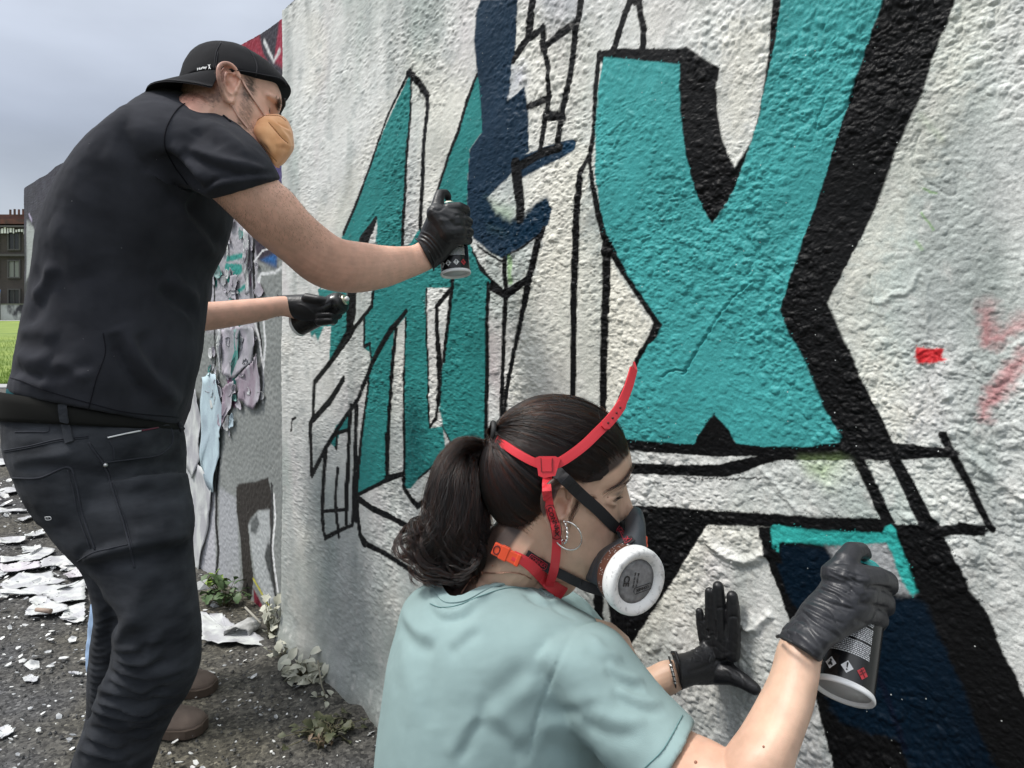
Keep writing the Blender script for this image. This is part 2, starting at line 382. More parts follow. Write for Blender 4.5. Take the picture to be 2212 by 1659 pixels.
# cream fill over- and under-spray
CV.poly(q('F4', (820, 320), (1200, 500), (1160, 900), (980, 1150), (880, 1400), (900, 700)), CRM, soft=.05, wob=.02, alpha=.6)
CV.poly(q('F4', (420, 1390), (820, 430), (640, 700), (380, 1200), (300, 1330)), CRM, soft=.05, wob=.02, alpha=.5)
CV.poly(q('F4', (1480, 1000), (1800, 860), (1890, 930), (1780, 1659), (1560, 1659), (1600, 1350), (1480, 1200)), CRM, soft=.03, wob=.02, alpha=.8)
CV.poly(q('F4', (1380, 60), (1800, 100), (1900, 300), (1880, 900), (1500, 900), (1420, 600)), CRM, soft=.06, wob=.02, alpha=.5)
CV.poly(q('F', (850, 120), (1050, 80), (1010, 420), (870, 740), (800, 560), (812, 320)), CRM, soft=.03, wob=.02, alpha=.7)
CV.poly(q('F', (290, 1190), (500, 1500), (400, 1800), (270, 2000)), CRM, soft=.006, wob=.003, alpha=.95)
CV.poly(q('E', (1440, 300), (1760, 0), (1930, 0), (1990, 500), (1960, 1000), (1560, 1000), (1380, 1000)), CRM, soft=.03, wob=.02, alpha=.55)
CV.line(q('F', (1960, 20), (1850, 380), (1700, 640), (1560, 960), (1440, 1240), (1370, 1420), (1480, 1640), (1600, 1930)), 60, CRM, soft=.04, wob=.02, alpha=.75)
CV.line(q('G', (400, 1420), (600, 1120), (760, 870), (1000, 900)), 60, CRM, soft=.03, wob=.01, alpha=.7)
CV.poly(q('G', (1480, 560), (1860, 560), (2040, 830), (1790, 840), (1620, 560)), (.66, .66, .62), soft=.02, alpha=.6)
CV.poly(q('E', (1270, 560), (1340, 600), (1340, 900), (1270, 800)), (.42, .20, .24), soft=.05, wob=.01, alpha=.4)
CV.poly(q('P', (960, 0), (1240, 0), (1240, 120), (1000, 100)), (.33, .34, .48), soft=.05, alpha=.5)
CV.poly(q('P', (640, 640), (740, 600), (760, 760), (600, 900)), (.33, .34, .48), soft=.03, alpha=.5)
# ---- the dark blue figure in the middle
navy_main = q('P', (340, -10), (705, -10), (690, 150), (680, 260), (660, 480), (625, 600), (615, 760), (595, 930), (745, 800), (765, 900), (780, 1000), (790, 1180), (800, 1400), (700, 1500), (650, 1659))
navy_main += q('F4', (1410, 1020), (1260, 1170), (1240, 1230), (1300, 1310), (1400, 1340), (1490, 1290), (1560, 1210), (1620, 1170), (1655, 1230), (1640, 1320), (1560, 1410), (1450, 1480), (1390, 1540), (1290, 1490), (1180, 1410), (1150, 1330), (1145, 1180), (1155, 1000), (1165, 880), (1230, 790), (1215, 600), (1200, 400), (1190, 240), (1200, 60), (1225, -5))
CV.poly(navy_main, NAVY, soft=.0018)
CV.poly(q('F4', (1250, 1180), (1300, 1290), (1420, 1330), (1420, 1240)), (.25, .45, .18), soft=.02, alpha=.35)
CV.line(q('F4', (1240, 1215), (1300, 1300), (1400, 1345), (1500, 1310), (1600, 1220)), 34, (.004, .024, .050), soft=.008, wob=.004)
CV.poly(q('F4', (1380, 1330), (1500, 1300), (1610, 1210), (1650, 1250), (1560, 1400), (1400, 1510)), (.003, .023, .050), soft=.007, wob=.003)
CV.line(q('P', (700, 1560), (900, 1470), (1080, 1400), (1200, 1350)), [44, 40, 36, 26], NAVY, soft=.002)
CV.line(q('P', (1150, 1375), (1205, 1352)), 22, (.006, .04, .085), soft=.004)
K = dict(col=BLK)
def S_(v, pts, wd, **k): CV.line(q(v, *pts), wd, BLK, **k)
S_('P', [(840, -20), (820, 120), (800, 260), (790, 330)], 15)
S_('P', [(1290, -20), (1265, 150), (1240, 260), (1215, 420), (1190, 620), (1160, 800), (1120, 980), (1100, 1120), (1060, 1380)], 13)
S_('P', [(935, 250), (870, 300), (790, 350), (700, 460), (640, 560)], [11, 14, 15, 14, 9])
S_('P', [(925, 250), (925, 400), (950, 520), (975, 640), (975, 780), (985, 900), (960, 1040), (935, 1200), (905, 1400)], [13, 14, 12, 11, 10, 13, 12, 11, 11])
S_('P', [(1230, 220), (1080, 320), (950, 420)], [18, 18, 12])
S_('P', [(985, 905), (860, 960), (780, 985)], [16, 15, 14])
S_('P', [(975, 1070), (1110, 1085)], 24, wob=.003)
S_('P', [(1090, 1370), (900, 1430), (760, 1510), (690, 1550)], 18)
S_('F4', [(1430, 970), (1440, 1080), (1460, 1200), (1465, 1290)], [22, 22, 20, 18])
S_('F4', [(1610, 1350), (1560, 1500), (1520, 1640), (1500, 1720)], [9, 10, 10, 10])
S_('T', [(175, 1370), (180, 1480), (190, 1560)], 11)
S_('T', [(0, 1400), (80, 1500), (180, 1580), (250, 1530), (320, 1480)], [10, 12, 12, 10, 8])
S_('T', [(385, 1240), (350, 1380), (320, 1490), (290, 1640)], 11)
S_('T', [(0, 1290), (90, 1350), (160, 1385)], 5); S_('T', [(200, 1350), (300, 1290), (390, 1225)], 5)
S_('E', [(1170, 60), (1230, 200), (1300, 290), (1385, 345), (1500, 260)], [6, 9, 13, 14, 10])
S_('E', [(1385, 340), (1375, 560), (1365, 800), (1360, 1000), (1362, 1160)], [12, 9, 9, 10, 8])
S_('E', [(1590, -10), (1540, 180), (1480, 440), (1430, 700), (1390, 900), (1370, 1150)], [12, 12, 11, 10, 9, 6])
CV.line(q('T', (210, 1370), (215, 1510)), 9, (.28, .50, .18), soft=.004, alpha=.7)
# triangle sketch above the big letter
S_('P', [(1760, -10), (1700, 150), (1650, 300), (1605, 450)], 13)
S_('P', [(1830, -10), (1850, 150), (1880, 280), (1865, 460)], 14)
S_('P', [(1740, -10), (1800, 30), (1850, -10)], 14)
# ---- left letter: teal bars
def T_(v, pts, col=TEAL2, **k): CV.poly(q(v, *pts), col, **k)
T_('F4', [(815, 440), (828, 460), (820, 700), (800, 900), (785, 1150), (765, 1450), (770, 1659), (780, 1800), (600, 1800), (610, 1700), (615, 1290), (600, 1290), (530, 1430), (450, 1480), (340, 1659), (270, 1720), (420, 1380), (560, 1040), (700, 690)])
T_('F4', [(1205, 440), (1225, 620), (1238, 780), (1165, 880), (1155, 1000), (1145, 1200), (1160, 1430), (1180, 1500), (1220, 1600), (1290, 1659), (1290, 1700), (1040, 1700), (900, 1700), (980, 1100), (1060, 880), (1130, 660), (1160, 540)])
S_('F4', [(1200, 440), (1150, 580), (1100, 780), (1040, 920), (985, 1090), (960, 1180)], [5, 6, 6, 6, 6, 6])
S_('F4', [(815, 420), (700, 660), (560, 1040), (420, 1380)], [6, 4, 5, 6])
S_('F4', [(815, 430), (870, 490), (920, 570)], [17, 16, 14])
S_('F4', [(825, 440), (818, 700), (800, 950), (785, 1180), (765, 1440)], [4, 5, 6, 7, 7])
S_('F4', [(918, 560), (922, 660), (900, 880), (885, 1150), (868, 1400)], [9, 8, 8, 8, 8])
S_('F4', [(608, 1290), (575, 1360), (535, 1430)], [7, 17, 24]); 
CV.poly(q('F4', (612, 1310), (608, 1440), (575, 1430)), (.6, .6, .57))
CV.poly(q('F4', (800, 1450), (870, 1350), (860, 1480), (760, 1500)), TEAL2)
# second storey of the left letter (below the arm)
T_('E', [(270, 300), (440, 310), (440, 560), (360, 720), (330, 740), (350, 520), (280, 520)])
T_('E', [(215, 520), (305, 520), (265, 605), (245, 560), (225, 590)], soft=.003)
T_('E', [(590, 310), (940, 160), (900, 300), (905, 480), (915, 640), (930, 900), (940, 1120), (1020, 1105), (1030, 1250), (960, 1350), (880, 1400), (810, 1480), (775, 1480), (775, 1200), (780, 900), (785, 600), (790, 460), (720, 540), (700, 800), (690, 1100), (670, 1420), (530, 1515), (495, 1500), (505, 1350), (540, 1000), (570, 820), (585, 680), (545, 650), (540, 480), (585, 400)])
T_('E', [(1065, 240), (1270, 260), (1285, 350), (1270, 700), (1270, 1000), (1265, 1250), (1080, 1250), (1020, 1110), (1000, 1010), (990, 890), (1010, 740), (1050, 440)])
T_('E', [(380, 1105), (455, 1040), (455, 1130), (400, 1150), (380, 1240), (350, 1215), (355, 1180)])
for v, pts, wd in [
    ('E', [(470, 320), (465, 440), (455, 560), (350, 720)], [20, 20, 16, 10]),
    ('E', [(600, 300), (590, 400), (500, 510), (350, 720), (250, 850), (245, 1060), (230, 1100), (235, 1400), (320, 1240), (440, 1040), (500, 960), (590, 740), (700, 540), (790, 430)], [6, 7, 8, 10, 8, 7, 8, 8, 9, 8, 8, 10, 12, 9]),
    ('E', [(420, 830), (340, 960), (250, 1070)], [10, 13, 11]),
    ('E', [(545, 480), (545, 640), (580, 620), (585, 700)], 5),
    ('E', [(730, 540), (710, 800), (690, 1100), (675, 1420)], [7, 8, 7, 7]),
    ('E', [(788, 470), (782, 900), (775, 1480), (850, 1590), (960, 1510)], [4, 4, 7, 10, 10]),
    ('E', [(495, 1520), (670, 1430), (775, 1390)], [8, 10, 10]), ('E', [(860, 1420), (960, 1340), (1030, 1260)], 5),
    ('E', [(1060, 250), (1060, 290), (970, 400), (975, 560), (990, 740), (995, 900), (980, 1060), (945, 1110)], [8, 9, 8, 9, 13, 9, 7, 5]),
    ('E', [(1055, 300), (1040, 500), (1015, 720)], 8), ('E', [(905, 300), (912, 600), (930, 900), (940, 1115)], 4),
    ('E', [(1278, 270), (1275, 600), (1272, 900), (1268, 1240)], [8, 9, 9, 9]), ('E', [(1018, 1110), (1080, 1250)], 3),
    ('E', [(570, 830), (540, 1050), (505, 1350), (492, 1510)], [5, 6, 7, 9]),
    ('E', [(492, 970), (490, 1200), (480, 1500), (490, 1659)], [7, 8, 8, 8]), ('E', [(455, 1040), (450, 1300), (440, 1600)], 7),
    ('E', [(455, 1130), (385, 1150), (380, 1240)], [8, 7, 5]),
    ('Q', [(185, 770), (170, 900), (160, 1110), (165, 1200), (175, 1255), (240, 1220), (320, 1185)], [8, 8, 8, 7, 11, 9, 8]),
    ('Q', [(245, 880), (235, 1000), (235, 1110), (248, 1245)], [6, 6, 7, 6]), ('Q', [(165, 1110), (290, 1100)], 8),
    ('Q', [(315, 540), (300, 800), (290, 1000), (290, 1180)], [7, 7, 7, 7]),
    ('Q', [(345, 540), (340, 800), (335, 1020), (322, 1180)], [7, 7, 9, 7]), ('Q', [(345, 1040), (350, 1130), (365, 1240), (390, 1280)], [9, 8, 8, 13]),
    ('Q', [(345, 1035), (430, 1095), (540, 1150), (660, 1215)], [13, 13, 12, 12]), ('Q', [(380, 1275), (500, 1335), (600, 1400), (720, 1490), (800, 1560)], [12, 11, 11, 12, 12]),
    ('Q', [(600, 990), (640, 1050), (675, 1080), (740, 1030)], [9, 11, 13, 12]),
    ('Q', [(500, 930), (590, 910)], [12, 12]), ('Q', [(510, 700), (508, 900)], [8, 9]),
    ]: S_(v, pts, wd)
# ---- the two long strokes left of the big letter
S_('F', [(205, 730), (170, 800), (150, 1000), (140, 1250), (130, 1600), (127, 1860)], [9, 13, 15, 15, 13, 12])
S_('F', [(285, 1120), (282, 1350), (272, 1600), (262, 1900)], [19, 18, 16, 15])
# ---- big letter
xl = q('F', (275, 262), (633, 300), (628, 400), (632, 520), (660, 720), (690, 860), (730, 960), (770, 1030), (830, 960), (890, 840), (940, 700), (985, 560), (1010, 440), (1035, 330), (1065, 200), (1098, -10), (1562, -10), (1500, 160), (1430, 360), (1370, 560), (1300, 780), (1240, 950), (1180, 1120), (1130, 1290), (1085, 1430), (1130, 1540))
xl += q('G', (1200, 90), (1240, 190), (1280, 290), (1320, 370), (1372, 440), (1362, 470), (1200, 490), (1000, 490), (885, 475), (785, 345), (690, 480), (600, 475), (400, 458), (300, 440), (330, 370), (380, 220), (430, 110), (480, 20))
xl += q('F', (520, 1560), (545, 1500), (470, 1390), (400, 1290), (340, 1180), (290, 1080), (260, 960), (240, 800), (235, 600), (250, 400))
S_('F', [(252, 245), (238, 400), (228, 600), (212, 740)], [11, 10, 9, 12])
S_('F', [(214, 740), (228, 860), (250, 980), (285, 1100), (340, 1205), (400, 1295), (470, 1395), (530, 1490), (500, 1560), (440, 1650), (370, 1800), (300, 1960)], [7, 10, 14, 20, 22, 20, 20, 22, 22, 18, 16, 15])
CV.poly(q('F', (243, 240), (330, 224), (450, 226), (640, 226), (660, 214), (700, 245), (812, 318), (796, 400), (800, 520), (822, 640), (850, 715), (884, 775), (960, 640), (1000, 480), (1035, 250), (1058, -10), (1100, -10), (1068, 200), (1030, 400), (1000, 520), (940, 710), (890, 850), (830, 960), (770, 1035), (640, 900), (600, 400), (262, 290)), BLK)
CV.poly(q('F', (1540, -10), (1890, -10), (1862, 90), (1820, 180), (1780, 280), (1740, 430), (1680, 560), (1620, 680), (1560, 850), (1500, 1000), (1440, 1120), (1380, 1240), (1305, 1400), (1340, 1480), (1380, 1570), (1430, 1670), (1200, 1700), (1070, 1430), (1240, 900)), BLK)
CV.poly(q('G', (1165, -20), (1400, 40), (1480, 220), (1540, 330), (1610, 470), (1850, 493), (1900, 503), (1925, 525), (1870, 541), (1720, 545), (1660, 550), (1440, 552), (1080, 552), (1000, 575), (900, 615), (820, 632), (560, 622), (300, 612), (300, 560), (600, 575), (800, 574), (900, 550), (980, 533), (800, 536), (640, 526), (300, 505), (300, 440), (600, 460), (1000, 470), (1300, 400)), BLK)
CV.poly(xl, TEAL)
CV.poly(q('G', (690, 500), (700, 455), (785, 335), (860, 420), (890, 500)), BLK)
for pts, wd in [([(1840, 436), (1900, 545), (1960, 660), (2010, 765), (2068, 872)], [17, 18, 17, 16, 15]), ([(1450, 545), (1500, 640), (1545, 730), (1595, 835)], [26, 25, 25, 25]), ([(1615, 545), (1680, 660), (1750, 800), (1790, 860)], [26, 28, 32, 36])]: S_('G', pts, wd)
CV.poly(q('G', (300, 765), (430, 762), (600, 770), (760, 785), (1000, 796), (1300, 810), (1550, 816), (1640, 846), (1730, 842), (1800, 852), (1900, 850), (1960, 838), (2050, 852), (2035, 902), (1900, 890), (1850, 900), (1660, 935), (1600, 900), (1050, 860), (760, 852), (500, 900), (300, 850)), BLK, wob=.002)
CV.poly(q('G', (300, 780), (760, 800), (745, 862), (660, 1000), (560, 1160), (470, 1300), (400, 1405), (370, 1390), (310, 1300), (285, 1150)), BLK)
CV.poly(q('G', (232, 900), (276, 900), (276, 1330), (232, 1330)), BLK); 
# lower right leg, dark blue fill
leg = q('G', (1640, 850), (1850, 900), (1905, 1000), (1970, 1140), (2055, 1280), (2120, 1440), (2180, 1560), (2240, 1680), (2330, 1900), (2380, 2200), (1400, 2200))
leg += q('M', (560, 1240), (515, 1040), (400, 700)) + q('G', (1130, 1290), (1010, 960), (980, 860), (1200, 850))
CV.poly(leg, BLK, wob=.002)
CV.poly(q('G', (1310, 950), (1580, 920), (1700, 1165), (1600, 1168), (1340, 1100), (1325, 990)), (.40, .41, .42), soft=.004, wob=.003)
CV.poly(q('M', (230, 60), (200, 0), (640, 0), (500, 420), (340, 330), (290, 230)), NAVY2, soft=.003)
CV.poly(q('G', (1088, 965), (1100, 940), (1290, 955), (1325, 990), (1328, 1100), (1250, 1250), (1180, 1260), (1120, 1120)), NAVY2, soft=.003, wob=.002)
CV.poly(q('M', (600, 880), (1100, 280), (1330, 260), (1420, 330), (1470, 440), (1540, 600), (1640, 820), (1760, 1100), (1860, 1400), (2000, 1659), (2100, 1900), (1380, 1900), (1290, 1640), (1190, 1400), (1140, 1400), (960, 1370), (720, 1270), (640, 1180)), NAVY2, soft=.0035, wob=.003)
CV.line(q('M', (990, 860), (1080, 1010), (1170, 1250), (1250, 1500)), 12, (.003, .006, .016), soft=.004)
TB = (.040, .42, .385)
CV.poly(q('G', (1045, 862), (1060, 850), (1300, 880), (1570, 882), (1580, 850), (1605, 845), (1632, 865), (1645, 920), (1672, 1000), (1700, 1080), (1725, 1150), (1702, 1170), (1675, 1140), (1640, 1060), (1610, 980), (1582, 925), (1400, 945), (1200, 932), (1100, 927), (1085, 935), (1082, 975), (1074, 972), (1072, 940), (1062, 962), (1055, 958), (1056, 920), (1045, 890)), TB, soft=.0015, wob=.0015)
# paint runs and scraps
S_('G', [(1930, 850), (1990, 872), (2040, 880)], [13, 14, 9], wob=.003); S_('G', [(1946, 806), (1950, 830)], 2)
for x_ in range(640, 1000, 14): S_('G', [(x_, 640-abs(x_-820)*.02+random.uniform(-6, 6)), (x_+random.uniform(3, 12), 638+random.uniform(-6, 4))], 3)
CV.poly(q('R', (520, 880), (600, 900), (740, 900), (725, 960), (770, 990), (690, 1010), (640, 1030), (530, 1020)), (.50, .022, .028), soft=.002, wob=.002)
CV.line(q('R', (1090, 590), (1110, 720), (1130, 850), (1250, 760), (1420, 680)), [26, 30, 26, 22, 28], (.48, .05, .07), soft=.010, wob=.006, alpha=.55)
CV.line(q('R', (1400, 960), (1280, 1120), (1130, 1320), (1090, 1440)), [34, 40, 38, 20], (.48, .05, .07), soft=.010, wob=.006, alpha=.55)
CV.line(q('F', (1730, 530), (1790, 600), (1830, 640)), 6, (.25, .36, .16), soft=.004, alpha=.35); CV.line(q('F', (1740, 870), (1800, 890)), 5, (.2, .4, .1), alpha=.6)
CV.line(q('F', (1730, 980), (1790, 1060)), 5, (.2, .4, .1), alpha=.6); CV.line(q('F', (1710, 1110), (1735, 1150)), 8, (.2, .36, .12), alpha=.5)
CV.poly(q('G', (1200, 560), (1350, 560), (1300, 640), (1220, 600)), (.42, .60, .24), soft=.02, alpha=.6)
CV.line(q('Q', (0, 610), (20, 600)), 3, BLK); CV.line(q('N', (455, 850), (460, 810), (475, 800)), 3, BLK)
# cracks and scars pressed into the plaster
def scar(v, pts, depth, wd, sm_=40):
    A = [ws(*p[:2]) for p in cr_spline(q(v, *pts), sm_)]; sl = CV.box(A, wd*4); X, Y = np.meshgrid(scol[sl[1]], zrow[sl[0]])
    X = X+.003*pn(X*90, Y*90, 3); Y = Y+.003*pn(X*90, Y*90, 5); d, _ = dist_poly(X, Y, A, False); Hh[sl] += 1.5*depth*np.exp(-(d/wd)**2)
scar('F', [(1300, 420), (1250, 600), (1400, 480), (1430, 380)], -.002, .0022)
scar('F', [(950, 1300), (850, 1400), (760, 1530), (690, 1640), (640, 1730)], -.0035, .0022); scar('F', [(960, 1290), (860, 1390), (770, 1520)], .002, .004)
scar('F', [(1000, 1220), (1100, 1290)], -.002, .002); scar('F', [(540, 1740), (600, 1710), (660, 1715)], -.003, .002)
scar('R', [(590, 300), (610, 600), (600, 850)], .0015, .004); scar('R', [(560, 1050), (700, 1400), (800, 1650)], -.0025, .003)
scar('R', [(220, 520), (350, 450), (450, 430), (540, 280)], .0018, .004); scar('R', [(130, 300), (160, 580)], -.002, .0015)
scar('G', [(750, 900), (790, 960), (880, 1010), (960, 1010), (1010, 980)], .005, .007); scar('G', [(560, 1560), (700, 1500)], .002, .006)
scar('G', [(1980, 540), (2100, 640), (2212, 720)], .003, .006); scar('G', [(1000, 590), (1100, 700), (1160, 780)], .002, .005)
scar('F4', [(560, 1300), (640, 1200)], .001, .004); scar('F', [(1730, 600), (1700, 760), (1880, 900), (1900, 800)], -.0012, .002)
scar('J', [(620, 640), (720, 700), (850, 600)], .004, .006); scar('J', [(700, 690), (730, 640)], .004, .008)
scar('F', [(30, 60), (200, 180)], .001, .004)
cvn = 1+.15*fbm(S*7, Z*5, 301, 4)+.09*pn((S-Z*.6)*22+pn(S*6, Z*6, 5), (Z+S*.6)*3, 341)+.10*fbm(S*40, Z*40, 311, 3)-.10*(sm(.25, .6, fbm(S*18, Z*6, 321, 3)))
CV.C *= cvn[..., None]; dust = sm(.30, .62, fbm(S*60, Z*52, 331, 3))*.10*sm(1.2, .0, S); CV.C = CV.C*(1-dust[..., None])+np.array([.55, .56, .53])*dust[..., None]
# outward edge: rounded left end, uneven crown, foot that spreads
D = Hh + .032*sm(.12, -.02, Z)*(1+.3*pn(S*6, Z*6, 8))
edge = np.clip((.045-(S-S0))/.045, 0, 1); D = D-.045*(1-np.sqrt(np.clip(1-edge**2, 0, 1)))
Zt = Z+(.012*pn(S*5, S*0, 3)+.006*pn(S*24, S*0, 4))*sm(1.9, 2.31, Z)
lean = -.030*(Z-.1)*(sm(.5, 0, S-S0))*.0
VX = WO[0]+WD[0]*S+WN[0]*D; VY = WO[1]+WD[1]*S+WN[1]*D
mw = mat('wall_paint', rough=.45); vc = N(mw, 'ShaderNodeVertexColor', layer_name='paint')
tcn = N(mw, 'ShaderNodeTexCoord'); nz1 = N(mw, 'ShaderNodeTexNoise'); nz1.inputs['Scale'].default_value = 420; nz1.inputs['Detail'].default_value = 3
mrn = N(mw, 'ShaderNodeMapRange'); mrn.inputs[1].default_value = .3; mrn.inputs[2].default_value = .72; mrn.inputs[3].default_value = .80; mrn.inputs[4].default_value = 1.08
vm = N(mw, 'ShaderNodeVectorMath', operation='SCALE'); L(mw, tcn.outputs['Object'], nz1.inputs['Vector']); L(mw, nz1.outputs[0], mrn.inputs[0])
L(mw, vc.outputs[0], vm.inputs[0]); L(mw, mrn.outputs[0], vm.inputs['Scale'])
# pinholes and specks where the paint has not reached
vr = N(mw, 'ShaderNodeTexVoronoi'); vr.inputs['Scale'].default_value = 95; L(mw, tcn.outputs['Object'], vr.inputs['Vector'])
lt = N(mw, 'ShaderNodeMath', operation='LESS_THAN'); lt.inputs[1].default_value = .10; L(mw, vr.outputs['Distance'], lt.inputs[0])
sp = N(mw, 'ShaderNodeSeparateColor'); L(mw, vr.outputs['Color'], sp.inputs[0]); lt2 = N(mw, 'ShaderNodeMath', operation='LESS_THAN'); lt2.inputs[1].default_value = .10
L(mw, sp.outputs[0], lt2.inputs[0]); mm = N(mw, 'ShaderNodeMath', operation='MULTIPLY'); L(mw, lt.outputs[0], mm.inputs[0]); L(mw, lt2.outputs[0], mm.inputs[1])
mm2 = N(mw, 'ShaderNodeMath', operation='MULTIPLY'); mm2.inputs[1].default_value = .7; L(mw, mm.outputs[0], mm2.inputs[0])
mxs = N(mw, 'ShaderNodeMix', data_type='RGBA'); mxs.inputs[7].default_value = (.62, .64, .62, 1); L(mw, mm2.outputs[0], mxs.inputs[0]); L(mw, vm.outputs[0], mxs.inputs[6])
L(mw, mxs.outputs[2], bsdf(mw).inputs['Base Color'])
rr = N(mw, 'ShaderNodeMapRange'); rr.inputs[3].default_value = .34; rr.inputs[4].default_value = .62; nz2 = N(mw, 'ShaderNodeTexNoise'); nz2.inputs['Scale'].default_value = 14
L(mw, tcn.outputs['Object'], nz2.inputs['Vector']); L(mw, nz2.outputs[0], rr.inputs[0]); L(mw, rr.outputs[0], bsdf(mw).inputs['Roughness'])
bump(mw, 480, .5, .0011, 3)
bsdf(mw).inputs['Specular IOR Level'].default_value = .16
wall_root = empty('graffiti_wall', (WO[0], WO[1], 0), 'rough white plastered wall with teal and black graffiti lettering, tallest and nearest', 'wall')
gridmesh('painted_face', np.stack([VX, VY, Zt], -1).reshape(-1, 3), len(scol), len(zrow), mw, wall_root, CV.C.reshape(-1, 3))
# body of the wall behind the face and its top
mcon = mat('wall_concrete', (.33, .33, .31), .85); vary(mcon, (.24, .25, .24), (.45, .44, .41), 9); bump(mcon, 60, .5, .004)
mb = MB(); topz = Zt[-1]; k = list(range(0, len(scol), 6))+[len(scol)-1]
f0 = [Vector((VX[-1, j], VY[-1, j], topz[j])) for j in k]; WT = .24
R = []
for j in k:
    a = Vector((VX[-1, j], VY[-1, j], topz[j]-.0)); bpt = Vector((WO[0]+WD[0]*scol[j]-WN[0]*WT, WO[1]+WD[1]*scol[j]-WN[1]*WT, topz[j]+.004))
    mid = Vector((WO[0]+WD[0]*scol[j]-WN[0]*.03, WO[1]+WD[1]*scol[j]-WN[1]*.03, -.15))
    R.append([a, bpt, Vector((bpt.x, bpt.y, -.15)), mid, Vector((mid.x, mid.y, topz[j]-.05))])
mb.rings(R); mb.build('wall_core', mcon, wall_root, smooth=False)
# ---------------------------------------------------------------- ground, grass, pavement
def gp(x, y, z=0.0):
    d = FPX*(CAMH-z)/(y-HY); return P(x, y, d)
mg = mat('ground', (.1, .1, .1), .92)
tcn = N(mg, 'ShaderNodeTexCoord'); na = N(mg, 'ShaderNodeTexNoise'); na.inputs['Scale'].default_value = 1.3; na.inputs['Detail'].default_value = 5; L(mg, tcn.outputs['Object'], na.inputs['Vector'])
ra = N(mg, 'ShaderNodeValToRGB'); ra.color_ramp.elements[0].position = .40; ra.color_ramp.elements[1].position = .62
ra.color_ramp.elements[0].color = (.085, .085, .087, 1); ra.color_ramp.elements[1].color = (.115, .105, .08, 1); L(mg, na.outputs[0], ra.inputs[0])
nb = N(mg, 'ShaderNodeTexVoronoi'); nb.inputs['Scale'].default_value = 120; L(mg, tcn.outputs['Object'], nb.inputs['Vector'])
sb = N(mg, 'ShaderNodeSeparateColor'); L(mg, nb.outputs['Color'], sb.inputs[0])
rb = N(mg, 'ShaderNodeValToRGB'); rb.color_ramp.elements[0].position = 0; rb.color_ramp.elements[1].position = 1
rb.color_ramp.elements[0].color = (.25, .25, .26, 1); rb.color_ramp.elements[1].color = (1.2, 1.2, 1.17, 1); ee = rb.color_ramp.elements.new(.93); ee.color = (1.1, 1.1, 1.1, 1); ee = rb.color_ramp.elements.new(.97); ee.color = (1.9, 1.9, 1.9, 1)
L(mg, sb.outputs[0], rb.inputs[0]); mx = N(mg, 'ShaderNodeMix', data_type='RGBA', blend_type='MULTIPLY'); mx.inputs[0].default_value = 1
L(mg, ra.outputs[0], mx.inputs[6]); L(mg, rb.outputs[0], mx.inputs[7])
vn = N(mg, 'ShaderNodeTexNoise'); vn.inputs['Scale'].default_value = 30; vn.inputs['Detail'].default_value = 6; L(mg, tcn.outputs['Object'], vn.inputs['Vector'])
mrg = N(mg, 'ShaderNodeMapRange'); mrg.inputs[1].default_value = .3; mrg.inputs[2].default_value = .7; mrg.inputs[3].default_value = .6; mrg.inputs[4].default_value = 1.3; L(mg, vn.outputs[0], mrg.inputs[0])
vs = N(mg, 'ShaderNodeVectorMath', operation='SCALE'); L(mg, mx.outputs[2], vs.inputs[0]); L(mg, mrg.outputs[0], vs.inputs['Scale']); L(mg, vs.outputs[0], bsdf(mg).inputs['Base Color'])
bump(mg, 110, .9, .006, 5)
gx = np.r_[-30, np.linspace(-12, -4.1, 40), np.linspace(-4, 1.6, 420), 2.2, 4]; gy = np.r_[-4, np.linspace(.1, 4.2, 420), np.linspace(4.25, 11.3, 140)]
GX, GY = np.meshgrid(gx, gy)
GZ = .006*pn(GX*3, GY*3, 1)+.006*fbm(GX*16, GY*16, 4, 4)+.004*np.clip(pn(GX*55, GY*55, 6), 0, 1)+.004*pn(GX*1.1, GY*1.1, 9)
sw = (GX-WO[0])*WD[0]+(GY-WO[1])*WD[1]; ow = (GX-WO[0])*WN[0]+(GY-WO[1])*WN[1]
GZ = GZ+.03*np.exp(-(np.clip(ow-.05, 0, 9)/.10)**2)*(.6+.5*pn(GX*9, GY*9, 3))*(sw > -.1)-.004
tag(gridmesh('ground', np.stack([GX, GY, GZ], -1).reshape(-1, 3), len(gx), len(gy), mg), kind='structure')
def sheet(name, x0, x1, y0, y1, z, m, kind='structure'):
    o = mk(name, [(x0, y0, z), (x1, y0, z), (x1, y1, z), (x0, y1, z)], [(0, 1, 2, 3)], m, smooth=False); return tag(o, kind=kind)
mter = mat('terrain', (.09, .12, .05), .95); vary(mter, (.07, .10, .035), (.13, .15, .07), .2)
sheet('terrain', -1200, 1200, -60, 1500, -.06, mter)
mgr = mat('grass', (.12, .19, .03), .9); vary(mgr, (.12, .18, .028), (.22, .28, .05), .35, 5); bump(mgr, 40, .6, .03)
sheet('lawn', -110, 40, 11.2, 78, -.012, mgr)
mpv = mat('pavement', (.3, .3, .3), .85); vary(mpv, (.24, .24, .25), (.36, .36, .35), .8); sheet('far_pavement', -120, 40, 78, 83, -.004, mpv)
sheet('near_path_edge', -30, 2, 10.7, 11.2, .004, mpv)
random.seed(5); mb = MB()
for i in range(5000):
    y = 11.25+random.random()**2*20; x = -y*random.uniform(.66, .80); h = random.uniform(.03, .09); a = random.uniform(0, 6.28); w_ = .006
    dx, dy = math.cos(a)*w_, math.sin(a)*w_; lx, ly = random.uniform(-.04, .04), random.uniform(-.04, .04)
    mb.add([(x-dx, y-dy, -.012), (x+dx, y+dy, -.012), (x+lx, y+ly, h)], [(0, 1, 2)])
